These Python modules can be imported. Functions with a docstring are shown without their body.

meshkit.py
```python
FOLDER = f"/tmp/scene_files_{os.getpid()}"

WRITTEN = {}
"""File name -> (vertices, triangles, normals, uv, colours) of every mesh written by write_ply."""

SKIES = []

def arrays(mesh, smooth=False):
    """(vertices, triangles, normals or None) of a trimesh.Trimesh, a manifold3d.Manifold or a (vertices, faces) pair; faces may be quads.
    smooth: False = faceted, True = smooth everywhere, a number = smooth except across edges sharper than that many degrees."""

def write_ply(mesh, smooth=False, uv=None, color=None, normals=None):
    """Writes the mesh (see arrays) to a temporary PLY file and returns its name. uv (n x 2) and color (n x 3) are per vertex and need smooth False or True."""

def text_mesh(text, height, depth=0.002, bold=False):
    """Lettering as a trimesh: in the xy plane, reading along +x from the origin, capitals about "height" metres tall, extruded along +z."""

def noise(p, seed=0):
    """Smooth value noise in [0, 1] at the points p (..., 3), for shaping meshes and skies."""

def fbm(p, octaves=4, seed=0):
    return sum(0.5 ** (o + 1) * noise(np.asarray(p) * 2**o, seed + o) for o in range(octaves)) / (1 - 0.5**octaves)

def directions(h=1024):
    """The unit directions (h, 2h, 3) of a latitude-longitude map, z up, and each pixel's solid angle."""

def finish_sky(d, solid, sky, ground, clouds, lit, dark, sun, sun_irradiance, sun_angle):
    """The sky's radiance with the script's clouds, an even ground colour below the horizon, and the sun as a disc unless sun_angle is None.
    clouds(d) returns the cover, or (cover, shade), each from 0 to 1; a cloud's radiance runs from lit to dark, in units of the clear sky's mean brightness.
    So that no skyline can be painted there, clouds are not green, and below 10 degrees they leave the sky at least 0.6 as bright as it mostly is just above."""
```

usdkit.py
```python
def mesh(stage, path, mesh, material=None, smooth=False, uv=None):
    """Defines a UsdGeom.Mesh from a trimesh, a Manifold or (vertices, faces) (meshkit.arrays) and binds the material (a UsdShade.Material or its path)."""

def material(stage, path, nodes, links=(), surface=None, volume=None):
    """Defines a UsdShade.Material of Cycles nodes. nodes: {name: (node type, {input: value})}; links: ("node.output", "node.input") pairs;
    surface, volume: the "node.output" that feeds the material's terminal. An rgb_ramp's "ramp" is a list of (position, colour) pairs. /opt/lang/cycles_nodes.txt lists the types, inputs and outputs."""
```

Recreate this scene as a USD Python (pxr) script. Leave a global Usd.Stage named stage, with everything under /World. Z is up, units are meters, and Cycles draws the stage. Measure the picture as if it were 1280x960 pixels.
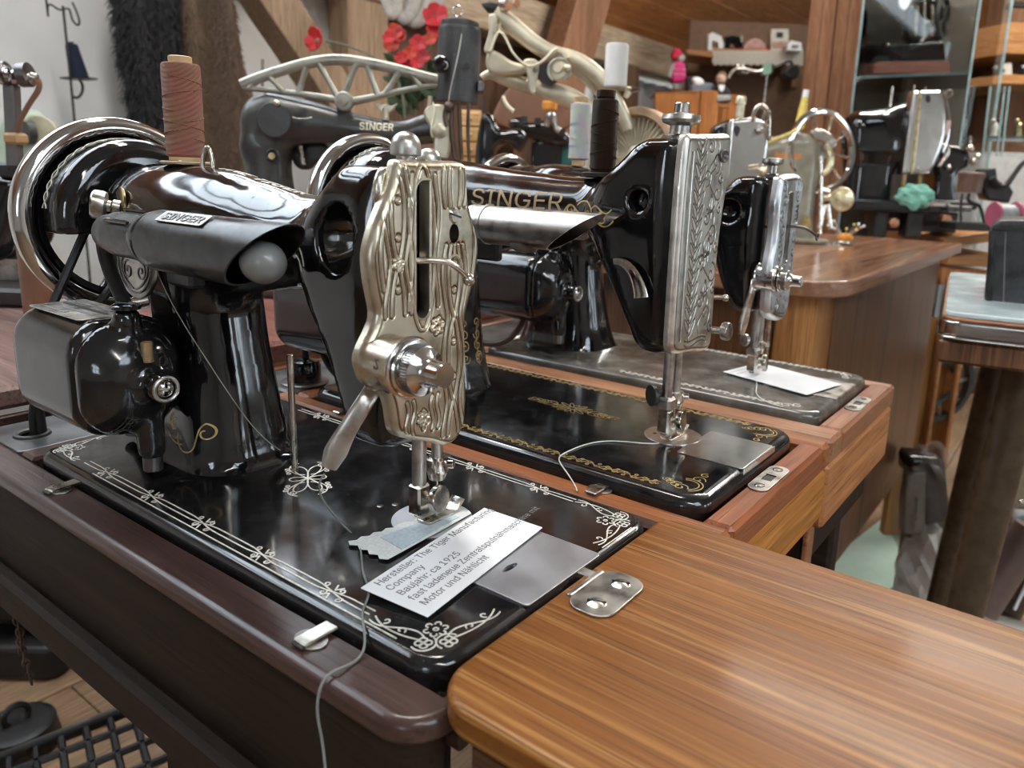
import math, numpy as np, trimesh, shapely, shapely.geometry as sg
import manifold3d as m3, mapbox_earcut as ec
from scipy.interpolate import PchipInterpolator, CubicSpline
from scipy.spatial import cKDTree
import usdkit, meshkit
from pxr import Usd, UsdGeom, UsdLux, Gf, Sdf, UsdShade, Vt

stage = Usd.Stage.CreateInMemory()
UsdGeom.SetStageUpAxis(stage, 'Z'); UsdGeom.SetStageMetersPerUnit(stage, 1.0)
UsdGeom.Xform.Define(stage, '/World'); UsdGeom.Scope.Define(stage, '/World/Looks')
rng = np.random.default_rng(7)
A_ = lambda *v: np.array(v, float)

# ---------------------------------------------------------------- camera
CAM = A_(.1831, -.1882, .9717); YAW, PIT, ROL, FPX, PX, PY = -.6144, .2101, .0377, 947.12, 695.67, 418.97
def cam_axes():
    fw = A_(math.sin(YAW)*math.cos(PIT), math.cos(YAW)*math.cos(PIT), -math.sin(PIT))
    r = np.cross(fw, [0, 0, 1]); r /= np.linalg.norm(r); u = np.cross(r, fw)
    c, s = math.cos(ROL), math.sin(ROL)
    return c*r+s*u, -s*r+c*u, fw
def make_camera():
    r, u, fw = cam_axes()
    c = UsdGeom.Camera.Define(stage, '/World/camera')
    c.CreateHorizontalApertureAttr(36.0); c.CreateVerticalApertureAttr(27.0)
    c.CreateFocalLengthAttr(36.0*FPX/1280)
    c.CreateHorizontalApertureOffsetAttr(-(PX-640)/1280*36.0); c.CreateVerticalApertureOffsetAttr(-(480-PY)/1280*36.0)
    c.CreateClippingRangeAttr(Gf.Vec2f(.02, 60))
    m = Gf.Matrix4d(*r, 0, *u, 0, *(-fw), 0, *CAM, 1)
    c.AddTransformOp().Set(m)
    c.CreateFStopAttr(11.0); c.CreateFocusDistanceAttr(.45)
    c.CreateExposureAttr(0.0)
make_camera()

# ---------------------------------------------------------------- light
def rect_light(name, pos, look, w, h, power, col=(1, 1, 1)):
    l = UsdLux.RectLight.Define(stage, '/World/'+name)
    l.CreateWidthAttr(w); l.CreateHeightAttr(h); l.CreateIntensityAttr(power); l.CreateColorAttr(Gf.Vec3f(*col))
    z = -(A_(*look)-A_(*pos)); z /= np.linalg.norm(z)
    x = np.cross([0, 1, 0] if abs(z[1]) < .9 else [1, 0, 0], z); x /= np.linalg.norm(x); y = np.cross(z, x)
    l.AddTransformOp().Set(Gf.Matrix4d(*x, 0, *y, 0, *z, 0, *pos, 1))
def lights():
    d = UsdLux.DomeLight.Define(stage, '/World/sky'); d.CreateIntensityAttr(3.0); d.CreateColorAttr(Gf.Vec3f(.80, .90, 1.0))
    s = UsdLux.DistantLight.Define(stage, '/World/sun'); s.CreateAngleAttr(.6); s.CreateIntensityAttr(22.0); s.CreateColorAttr(Gf.Vec3f(1, .90, .72))
    dirv = A_(-3.0, 1.6, -1.4); z = -dirv/np.linalg.norm(dirv)
    x = np.cross([0, 0, 1], z); x /= np.linalg.norm(x); y = np.cross(z, x)
    s.AddTransformOp().Set(Gf.Matrix4d(*x, 0, *y, 0, *z, 0, 0, 0, 0, 1))
    # attic tube lamps, out of view; fourth added to brighten the back (housings below)
    for n, (p, pw) in enumerate((((-.80, .35, 2.30), 46), ((1.5, -.9, 2.42), 34), ((-.4, 2.3, 2.42), 60), ((.4, 2.9, 2.42), 70))):
        if n > 1: rect_light('added_uplight%s' % ('' if n == 2 else '_%03d' % (n-2)), (p[0], p[1], p[2]+.09), (p[0], p[1], 9), 1.2, .16, 30, (1, .95, .88))  # uplights added only to brighten the ceiling boards
        rect_light('ceiling_tube_light%s' % ('' if n == 0 else '_%03d' % n), p, (p[0], p[1], 0), 1.2, .16, pw, (1, .95, .88))
lights()

# ---------------------------------------------------------------- mesh helpers
def nrm(v): v = np.asarray(v, float); return v/np.linalg.norm(v)
def tm(v, f): return trimesh.Trimesh(np.asarray(v, float), np.asarray(f, int), process=False)
def join(*ms): return trimesh.util.concatenate([m for m in ms if m is not None])
def hull(p): return trimesh.convex.convex_hull(np.asarray(p, float))
def man(m):
    if isinstance(m, m3.Manifold): return m
    m = m.copy(); m.merge_vertices(); m.fix_normals()
    return m3.Manifold(m3.Mesh(np.asarray(m.vertices, np.float32), np.asarray(m.faces, np.uint32)))
def unman(m):
    q = m.to_mesh(); return tm(q.vert_properties[:, :3], q.tri_verts)
def cut(a, *bs):
    a = man(a)
    for b in bs: a = a-man(b)
    return unman(a)
def box(x0, x1, y0, y1, z0, z1, r=.0015):
    r = min(r, (x1-x0)*.49, (y1-y0)*.49, (z1-z0)*.49); k = r*.42; p = []
    for x, a in ((x0, 1), (x1, -1)):
        for y, b in ((y0, 1), (y1, -1)):
            for z, c in ((z0, 1), (z1, -1)):
                p += [(x, y+b*r, z+c*r), (x+a*r, y, z+c*r), (x+a*r, y+b*r, z)]
                if r > .004: p += [(x+a*k*.7, y+b*k*.7, z+c*k*.7)]
    return hull(p)
def fr(m, o=(0, 0, 0), ex=(1, 0, 0), ey=(0, 1, 0)):
    ex, ey = nrm(ex), A_(*ey); ey = nrm(ey-ex*(ey@ex)); ez = np.cross(ex, ey)
    m = m.copy(); v = np.asarray(m.vertices); m.vertices = A_(*o)+v[:, :1]*ex+v[:, 1:2]*ey+v[:, 2:]*ez
    return m
def mv(m, x=0, y=0, z=0): m = m.copy(); m.apply_translation((x, y, z)); return m
def rot(m, deg, ax=(0, 0, 1), pt=(0, 0, 0)):
    m = m.copy(); m.apply_transform(trimesh.transformations.rotation_matrix(math.radians(deg), ax, pt)); return m
def lathe(prof, n=32, o=(0, 0, 0), d=(0, 0, 1), a0=0, a1=360, sc=None):
    prof = np.asarray(prof, float); full = abs(a1-a0) >= 359.9
    t = np.radians(np.linspace(a0, a1, n, endpoint=not full)); k = len(prof)
    v = np.stack([prof[None, :, 0]*np.cos(t)[:, None], prof[None, :, 0]*np.sin(t)[:, None], np.repeat(prof[None, :, 1], n, 0)], -1).reshape(-1, 3)
    f = []
    for i in range(n if full else n-1):
        j = (i+1) % n
        for q in range(k-1):
            a, b, c, e = i*k+q, j*k+q, j*k+q+1, i*k+q+1
            f += [(a, b, c), (a, c, e)]
    m = tm(v, f); m.update_faces(m.nondegenerate_faces())
    if sc is not None: m.vertices = m.vertices*np.asarray(sc)
    d = nrm(d); ex = np.cross([0, 1, 0] if abs(d[1]) < .9 else [1, 0, 0], d)
    return fr(m, o, ex, np.cross(d, nrm(ex)))
def cyl(p0, p1, r0, r1=None, n=16, b=None):
    p0, p1 = A_(*p0), A_(*p1); r1 = r0 if r1 is None else r1; L = np.linalg.norm(p1-p0); b = min(r0, r1, L)*.12 if b is None else b
    return lathe([(0, 0), (max(r0-b, 0), 0), (r0, b), (r1, L-b), (max(r1-b, 0), L), (0, L)], n, p0, p1-p0)
def smooth_path(p, n):
    p = np.asarray(p, float); s = np.r_[0, np.cumsum(np.linalg.norm(np.diff(p, axis=0), axis=1))]
    return CubicSpline(s, p)(np.linspace(0, s[-1], n))
def tube(p, r, n=8, closed=False, fl=None, up=None):
    """sweep of a circle (or an ellipse, fl = (a, b) factors) along the points"""
    p = np.asarray(p, float); K = len(p); r = np.broadcast_to(np.asarray(r, float), (K,))
    t = (np.roll(p, -1, 0)-np.roll(p, 1, 0)) if closed else np.gradient(p, axis=0)
    t /= np.linalg.norm(t, axis=1, keepdims=True)+1e-12
    a = np.zeros_like(p); x = np.cross(t[0], [0, 0, 1] if abs(t[0][2]) < .9 else [1, 0, 0]) if up is None else A_(*up)
    for i in range(K):
        x = (x if up is None else A_(*up)); x = x-t[i]*(x@t[i]); x = x/(np.linalg.norm(x)+1e-12); a[i] = x
    b = np.cross(t, a); th = np.arange(n)*2*np.pi/n; fa, fb = fl or (1, 1)
    v = (p[:, None]+r[:, None, None]*(fa*np.cos(th)[None, :, None]*a[:, None]+fb*np.sin(th)[None, :, None]*b[:, None])).reshape(-1, 3)
    f = []
    for i in range(K if closed else K-1):
        j = (i+1) % K
        for q in range(n):
            w = (q+1) % n; f += [(i*n+q, i*n+w, j*n+w), (i*n+q, j*n+w, j*n+q)]
    if not closed:
        for e, s in ((0, -1), (K-1, 1)):
            for q in range(1, n-1):
                f.append((e*n, e*n+q, e*n+q+1) if s > 0 else (e*n, e*n+q+1, e*n+q))
    return tm(v, f)
def ring(c, d, R, r, n=32, k=8, a0=0, a1=360):
    t = np.radians(np.linspace(a0, a1, n, endpoint=abs(a1-a0) < 359)); d = nrm(d)
    ex = nrm(np.cross([0, 1, 0] if abs(d[1]) < .9 else [1, 0, 0], d)); ey = np.cross(d, ex)
    return tube(A_(*c)+R*(np.cos(t)[:, None]*ex+np.sin(t)[:, None]*ey), r, k, closed=abs(a1-a0) > 359)
def ball(c, r, n=12, sc=(1, 1, 1)):
    m = trimesh.creation.uv_sphere(1, count=[n, n*2]); m.vertices = m.vertices*np.asarray(sc)*r+A_(*c); return m
def ccw(p):
    p = np.asarray(p, float); x, y = p[:, 0], p[:, 1]
    return p if (x*np.roll(y, -1)-y*np.roll(x, -1)).sum() > 0 else p[::-1]
def prism(p, h, b=0, nb=3, both=True):
    """extrusion of an outline along z from 0 to h with rounded rims of radius b"""
    p = ccw(p); t = np.roll(p, -1, 0)-np.roll(p, 1, 0); nn = np.stack([t[:, 1], -t[:, 0]], 1); nn /= np.linalg.norm(nn, axis=1, keepdims=True)+1e-12
    a = np.linspace(0, np.pi/2, nb+1) if b > 0 else [0]
    prof = [(b*(1-math.sin(x)), b*(1-math.cos(x))) for x in a] if both and b > 0 else [(0, 0)]
    prof += [(b*(1-math.cos(x)), h-b*(1-math.sin(x))) for x in a] if b > 0 else [(0, h)]
    n = len(p); v = np.vstack([np.c_[p-nn*i, np.full(n, z)] for i, z in prof]); f = []; i = np.arange(n); j = (i+1) % n
    for k in range(len(prof)-1):
        f += [np.stack([k*n+i, k*n+j, (k+1)*n+j], 1), np.stack([k*n+i, (k+1)*n+j, (k+1)*n+i], 1)]
    tri = np.asarray(ec.triangulate_float64(v[:n, :2], np.array([n], np.uint32))).reshape(-1, 3)
    tri2 = np.asarray(ec.triangulate_float64(v[-n:, :2], np.array([n], np.uint32))).reshape(-1, 3)
    m = tm(v, np.vstack(f+[tri[:, ::-1], tri2+(len(prof)-1)*n]))
    return m
def rrect(x0, x1, y0, y1, r, n=6):
    r = np.broadcast_to(r, (4,)); o = []
    for (cx, cy, a), q in zip(((x1, y1, 0), (x0, y1, 90), (x0, y0, 180), (x1, y0, 270)), r):
        sx, sy = (-1 if cx == x1 else 1), (-1 if cy == y1 else 1); q = max(q, 1e-5)
        for t in np.radians(np.linspace(a, a+90, n)): o.append((cx+sx*q+q*math.cos(t), cy+sy*q+q*math.sin(t)))
    return np.array(o)
def circ(cx, cy, rx, ry=None, n=28):
    t = np.arange(n)*2*np.pi/n; return np.c_[cx+rx*np.cos(t), cy+(ry or rx)*np.sin(t)]
def poly_ex(g, h):
    gs = [q for q in getattr(g, 'geoms', [g]) if q.area > 1e-9]
    return join(*[trimesh.creation.extrude_polygon(q, h, engine='earcut') for q in gs])
def ink(lines, w, h=.0003, dots=(), simp=None):
    """flat printed or inlaid line work: list of 2-D polylines -> one thin mesh"""
    g = [sg.LineString(l).buffer(w/2, quad_segs=2) for l in lines]+[sg.Point(x, y).buffer(r, quad_segs=3) for x, y, r in dots]
    g = shapely.union_all(g).simplify(simp or w*.08)
    return poly_ex(g, h)
def text(s, h, o, ex, ey, d=.0004, bold=False, w=None):
    m = meshkit.text_mesh(s, h, d, bold)
    if w: m.vertices[:, 0] *= w/np.ptp(m.vertices[:, 0])
    return fr(m, o, ex, ey)
# signed distance modelling of castings
def sec(P, ax, rows, e=.006):
    rows = np.asarray(rows, float); rows = rows[np.argsort(rows[:, 0])]; oth = [i for i in range(3) if i != ax]; t = P[..., ax]
    q = PchipInterpolator(rows[:, 0], rows[:, 1:])(np.clip(t, rows[0, 0], rows[-1, 0]))
    r = np.minimum(q[..., 4], np.minimum(q[..., 2], q[..., 3])*.98)
    dx = np.abs(P[..., oth[0]]-q[..., 0])-q[..., 2]+r; dy = np.abs(P[..., oth[1]]-q[..., 1])-q[..., 3]+r
    d = np.hypot(np.maximum(dx, 0), np.maximum(dy, 0))+np.minimum(np.maximum(dx, dy), 0)-r
    w = np.maximum(rows[0, 0]-t, t-rows[-1, 0])
    a, b = np.maximum(d+e, 0), np.maximum(w+e, 0)
    return np.minimum(np.maximum(d, w)+e, 0)+np.hypot(a, b)-e
def smin(a, b, k): h = np.clip(.5+.5*(b-a)/k, 0, 1); return b+(a-b)*h-k*h*(1-h)
def scap(P, a, b, r0, r1):
    a, b = A_(*a), A_(*b); t = np.clip(((P-a)@(b-a))/((b-a)@(b-a)), 0, 1); return np.linalg.norm(P-a-t[..., None]*(b-a), axis=-1)-(r0+(r1-r0)*t)
def sell(P, c, r): q = (P-A_(*c))/A_(*r); k = np.linalg.norm(q, axis=-1); return (k-1)*min(r)
def snet(fn, lo, hi, h):
    lo, hi = A_(*lo), A_(*hi); n = np.ceil((hi-lo)/h).astype(int)+1
    g = np.stack(np.meshgrid(*[lo[i]+h*np.arange(n[i]) for i in range(3)], indexing='ij'), -1); F = fn(g); S = F < 0
    acc = np.zeros((*(n-1), 3)); cnt = np.zeros(n-1); quads = []
    idx = np.arange(np.prod(n-1)).reshape(n-1)
    for ax in range(3):
        sl0 = [slice(None)]*3; sl1 = [slice(None)]*3; sl0[ax] = slice(0, -1); sl1[ax] = slice(1, None)
        a, b = F[tuple(sl0)], F[tuple(sl1)]; ch = (a < 0) != (b < 0); I = np.argwhere(ch)
        if len(I) == 0: continue
        t = (a[ch]/(a[ch]-b[ch])); p = lo+h*I; p[:, ax] += h*t
        o1, o2 = [i for i in range(3) if i != ax]
        ok = (I[:, o1] > 0) & (I[:, o2] > 0) & (I[:, o1] < n[o1]-1) & (I[:, o2] < n[o2]-1)
        I, p, neg = I[ok], p[ok], a[ch][ok] < 0; q = []
        for d1, d2 in ((0, 0), (1, 0), (1, 1), (0, 1)):
            J = I.copy(); J[:, o1] -= d1; J[:, o2] -= d2; np.add.at(acc, tuple(J.T), p); np.add.at(cnt, tuple(J.T), 1); q.append(idx[tuple(J.T)])
        q = np.stack(q, 1); flip = neg if ax != 1 else ~neg
        q[~flip] = q[~flip][:, ::-1]; quads.append(q[:, ::-1] if False else q)
    q = np.vstack(quads); used = np.unique(q); mp = np.full(idx.size, -1); mp[used] = np.arange(len(used)); q = mp[q]
    v = (acc.reshape(-1, 3)[used])/cnt.reshape(-1)[used][:, None]; e = h*.05
    for _ in range(3):
        f0 = fn(v); gr = np.stack([(fn(v+e*np.eye(3)[i])-fn(v-e*np.eye(3)[i]))/(2*e) for i in range(3)], -1)
        st = (f0/np.maximum((gr**2).sum(-1), .05))[:, None]*gr; L = np.linalg.norm(st, axis=1, keepdims=True); v = v-st*np.minimum(1, h*.5/np.maximum(L, 1e-12))
    m = tm(v, np.vstack([q[:, [0, 1, 2]], q[:, [0, 2, 3]]]))
    if m.volume < 0: m.invert()
    return m
def drape(m, fn, ax, sgn, off=.0002, steps=70):
    """pushes a flat decal along an axis until it lies on the casting"""
    m = tm(*trimesh.remesh.subdivide_to_size(m.vertices, m.faces, .0025, max_iter=12)); m.merge_vertices(); v = np.asarray(m.vertices).copy(); lift = v[:, ax]-(v[:, ax].min() if sgn > 0 else v[:, ax].max()); d = np.zeros(3); d[ax] = sgn; E0 = v[m.edges_unique]; p = v-lift[:, None]*np.eye(3)[ax]
    for _ in range(steps): p = p+d*np.clip(fn(p)*.8, -.02, .02)[:, None]
    E1 = p[m.edges_unique]; bad = (np.linalg.norm(E1[:, 0]-E1[:, 1], axis=1) > 3*np.linalg.norm(E0[:, 0]-E0[:, 1], axis=1)+.002) | (np.abs(fn(E1[:, 0])) > .003); ok = ~bad[m.faces_unique_edges].any(1)
    m.vertices = p-d*off+lift[:, None]*np.eye(3)[ax]; m.update_faces(ok); m.remove_unreferenced_vertices(); return m
def arc(cx, cy, r, a0, a1, n=14, ry=None): t = np.radians(np.linspace(a0, a1, n)); return np.c_[cx+r*np.cos(t), cy+(ry or r)*np.sin(t)]
def spiral(cx, cy, r0, r1, a0, a1, n=26): t = np.radians(np.linspace(a0, a1, n)); r = np.linspace(r0, r1, n); return np.c_[cx+r*np.cos(t), cy+r*np.sin(t)]
def spl(p, n=24): return smooth_path(p, n)
def emboss(outline, holes, lines, x0, thick=.006, amp=.0011, sig=.0009, h=.0008, edge=.004, fn=None, groove=.0):
    """a cast face plate in the y-z plane facing +x: raised line work, rolled rim, holes cut through"""
    P = sg.Polygon(outline); y0, z0, y1, z1 = P.bounds; Y, Z = np.meshgrid(np.arange(y0-h, y1+2*h, h), np.arange(z0-h, z1+2*h, h), indexing='ij')
    q = np.c_[Y.ravel(), Z.ravel()]; b = np.array([P.exterior.interpolate(s).coords[0] for s in np.arange(0, P.length, h*.5)]); db = cKDTree(b).query(q)[0]
    inside = shapely.contains_xy(P, q[:, 0], q[:, 1]); db = np.where(inside, db, 0)
    pts = np.vstack([smooth_path(l, max(8, int(sg.LineString(l).length/h*2))) if len(l) > 2 else np.linspace(l[0], l[1], max(8, int(sg.LineString(l).length/h*2))) for l in lines])
    dl = cKDTree(pts).query(q)[0]
    e = np.clip(db/edge, 0, 1); H = thick*(.35+.65*np.sqrt(1-(1-e)**2))+(amp*np.exp(-(dl/sig)**2)-groove*np.exp(-((dl-2.1*sig)/(.7*sig))**2))*np.clip((db-.001)/.003, 0, 1)
    if fn is not None: H = H+fn(q[:, 0], q[:, 1])*np.clip(db/.004, 0, 1)
    n0, n1 = Y.shape; N = n0*n1; I = np.arange(N).reshape(n0, n1); a, bb, c, d = I[:-1, :-1].ravel(), I[1:, :-1].ravel(), I[1:, 1:].ravel(), I[:-1, 1:].ravel()
    f = np.vstack([np.stack([a, bb, c], 1), np.stack([a, c, d], 1)])
    top = np.c_[H, q]; bot = np.c_[np.zeros(N), q]; rim = np.r_[I[:, 0], I[-1, 1:], I[::-1, -1][1:], I[0, ::-1][1:-1]]; rj = np.roll(rim, -1)
    m = m3.Manifold(m3.Mesh(np.vstack([top, bot]).astype(np.float32), np.vstack([f, f[:, ::-1]+N, np.stack([rim, rj+N, rj], 1), np.stack([rim, rim+N, rj+N], 1)]).astype(np.uint32)))
    tox = lambda g, hh, z=-.01: man(fr(mv(prism(g, hh), 0, 0, z), (0, 0, 0), (0, 1, 0), (0, 0, 1)))
    if m.status() != m3.Error.NoError: raise ValueError(str(m.status()))
    m = m ^ tox(np.array(P.exterior.coords)[:-1], .04)
    for g in holes: m = m-tox(np.asarray(g), .04)
    return mv(unman(m), x0)

# ---------------------------------------------------------------- scene helpers
NAMES = {}
def uniq(parent, name):
    k = NAMES.get((parent, name), 0); NAMES[(parent, name)] = k+1
    return '%s/%s%s' % (parent, name, '' if k == 0 else '_%03d' % k)
def tag(p, label=None, cat=None, group=None, kind=None):
    for k, v in (('label', label), ('category', cat), ('group', group), ('kind', kind)):
        if v: p.SetCustomDataByKey(k, v)
class Thing:
    def __init__(s, name, label, cat, loc=(0, 0, 0), yaw=0, group=None, kind=None, tilt=None):
        s.path = uniq('/World', name); x = UsdGeom.Xform.Define(stage, s.path); s.prim = x.GetPrim(); s.loc, s.yaw = loc, yaw
        x.AddTranslateOp().Set(Gf.Vec3d(*map(float, loc)))
        if yaw: x.AddRotateZOp().Set(float(yaw))
        if tilt: x.AddRotateXYZOp().Set(Gf.Vec3f(*tilt))
        tag(s.prim, label, cat, group, kind)
    def part(s, name, m, mat, smooth=35, under=None, label=None, kind=None):
        p = uniq(under or s.path, name)
        if isinstance(m, m3.Manifold): m = unman(m)
        usdkit.mesh(stage, p, m, '/World/Looks/'+mat, smooth)
        if label or kind: tag(stage.GetPrimAtPath(p), label=label, kind=kind)
        return p
def solo(name, m, mat, label=None, cat=None, group=None, kind=None, smooth=35, loc=None):
    p = uniq('/World', name); g = usdkit.mesh(stage, p, m, '/World/Looks/'+mat, smooth)
    if loc is not None: g.AddTranslateOp().Set(Gf.Vec3d(*map(float, loc)))
    tag(g.GetPrim(), label, cat, group, kind); return g
def copy_of(t, name, loc, yaw=0, label=None, group=None, scale=None):
    src = stage.GetPrimAtPath(t.path); p = uniq('/World', name); x = UsdGeom.Xform.Define(stage, p); pr = x.GetPrim()
    pr.GetReferences().AddInternalReference(src.GetPath()); x.ClearXformOpOrder()
    x.AddTranslateOp(opSuffix='c').Set(Gf.Vec3d(*map(float, loc)))
    x.AddRotateZOp(opSuffix='c').Set(float(yaw))
    if scale: x.AddScaleOp(opSuffix='c').Set(Gf.Vec3f(scale, scale, scale))
    pr.SetInstanceable(True); was = src.GetCustomData()
    tag(pr, label or was.get('label'), was.get('category'), group or was.get('group'))
    return pr
# ---------------------------------------------------------------- materials
def material(name, nodes, links, surface='p.BSDF'): usdkit.material(stage, '/World/Looks/'+name, nodes, links, surface)
def plain(name, col, rough=.5, metal=0, var=.12, scale=40, bump=0, rvar=.1, spec=.5, dust=0, coat=0, dcol=(.35, .33, .3), aniso=None):
    """one colour with a little unevenness; dust adds pale specks and smears with shapes of their own"""
    c = A_(*col); n = {'t': ('texture_coordinate', {}), 'n': ('noise_texture', {'scale': scale, 'detail': 6}), 'm': ('mapping', {'scale': aniso or (1, 1, 1)}),
         'r': ('rgb_ramp', {'ramp': [(.3, tuple(c*(1-var))), (.7, tuple(np.minimum(c*(1+var), 1)))]}),
         'q': ('map_range', {'from_min': .3, 'from_max': .7, 'to_min': max(rough-rvar, .02), 'to_max': min(rough+rvar, 1)}),
         'p': ('principled_bsdf', {'metallic': metal, 'specular_ior_level': spec, 'coat_weight': coat, 'coat_roughness': .06})}
    l = [('t.object', 'm.vector'), ('m.vector', 'n.vector'), ('n.fac', 'r.fac'), ('n.fac', 'q.value'), ('q.result', 'p.roughness')]
    last = 'r.color'
    if dust:
        n['d'] = ('noise_texture', {'scale': 420, 'detail': 3}); n['dr'] = ('map_range', {'from_min': .66, 'from_max': .76, 'to_min': 0, 'to_max': dust, 'clamp': True})
        n['d2'] = ('noise_texture', {'scale': 22, 'detail': 8, 'roughness': .7}); n['dr2'] = ('map_range', {'from_min': .5, 'from_max': .8, 'to_min': 0, 'to_max': dust*.35, 'clamp': True})
        n['da'] = ('math', {'math_type': 'maximum'}); n['x'] = ('mix', {'color2': dcol})
        l += [('t.object', 'd.vector'), ('d.fac', 'dr.value'), ('t.object', 'd2.vector'), ('d2.fac', 'dr2.value'), ('dr.result', 'da.value1'), ('dr2.result', 'da.value2'), ('da.value', 'x.fac'), (last, 'x.color1')]; last = 'x.color'
    l.append((last, 'p.base_color'))
    if bump:
        n['b'] = ('bump', {'strength': 1.0, 'distance': bump}); l += [('n.fac', 'b.height'), ('b.normal', 'p.normal')]
    material(name, n, l)
def wood(name, dark, mid, light, axis='x', rough=.35, fine=1.0, coat=.3, bump=.0002, worn=0, wcol=(.55, .38, .22), fleck=.55, fcol=None, pore=.75, spec=.35):
    """grain runs along the axis: broad bands, fine pores, short bright flecks"""
    f = {'x': (1, 0), 'y': (0, 1), 'z': (2, 2)}
    lo, hi = 1.6, 38*fine
    sc = lambda a, b: {'x': (a, b, b), 'y': (b, a, b), 'z': (b, b, a)}[axis]
    n = {'t': ('texture_coordinate', {}), 'm1': ('mapping', {'scale': sc(.9, 16*fine)}), 'm2': ('mapping', {'scale': sc(14, 420*fine)}), 'm3': ('mapping', {'scale': sc(7, 130*fine)}),
         'n1': ('noise_texture', {'scale': 1.0, 'detail': 6, 'roughness': .6, 'distortion': .9}), 'n2': ('noise_texture', {'scale': 1.0, 'detail': 2}), 'n3': ('noise_texture', {'scale': 1.0, 'detail': 4, 'distortion': .4}),
         'r1': ('rgb_ramp', {'ramp': [(.28, dark), (.5, mid), (.74, light)]}), 'r2': ('map_range', {'from_min': .53, 'from_max': .70, 'to_min': 0, 'to_max': pore, 'clamp': True}),
         'r3': ('map_range', {'from_min': .50, 'from_max': .68, 'to_min': 0, 'to_max': fleck, 'clamp': True}),
         'x1': ('mix', {'color2': tuple(A_(*dark)*.55)}), 'x2': ('mix', {'color2': fcol or tuple(np.minimum(A_(*light)*1.25, 1))}),
         'q': ('map_range', {'from_min': .3, 'from_max': .7, 'to_min': rough-.08, 'to_max': rough+.12}), 'b': ('bump', {'strength': 1.0, 'distance': bump}),
         'p': ('principled_bsdf', {'coat_weight': coat, 'coat_roughness': .12, 'specular_ior_level': spec})}
    l = [('t.object', 'm1.vector'), ('t.object', 'm2.vector'), ('t.object', 'm3.vector'), ('m1.vector', 'n1.vector'), ('m2.vector', 'n2.vector'), ('m3.vector', 'n3.vector'),
         ('n1.fac', 'r1.fac'), ('n2.fac', 'r2.value'), ('n3.fac', 'r3.value'), ('r3.result', 'x2.fac'), ('r1.color', 'x2.color1'), ('r2.result', 'x1.fac'), ('x2.color', 'x1.color1'),
         ('n1.fac', 'q.value'), ('q.result', 'p.roughness'), ('n2.fac', 'b.height'), ('b.normal', 'p.normal')]
    last = 'x1.color'
    if worn:
        n['w'] = ('noise_texture', {'scale': 9, 'detail': 9, 'roughness': .72}); n['wr'] = ('map_range', {'from_min': .54, 'from_max': .72, 'to_min': 0, 'to_max': worn, 'clamp': True}); n['x3'] = ('mix', {'color2': wcol})
        l += [('t.object', 'w.vector'), ('w.fac', 'wr.value'), ('wr.result', 'x3.fac'), (last, 'x3.color1')]; last = 'x3.color'
    material(name, n, l+[(last, 'p.base_color')])
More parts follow.
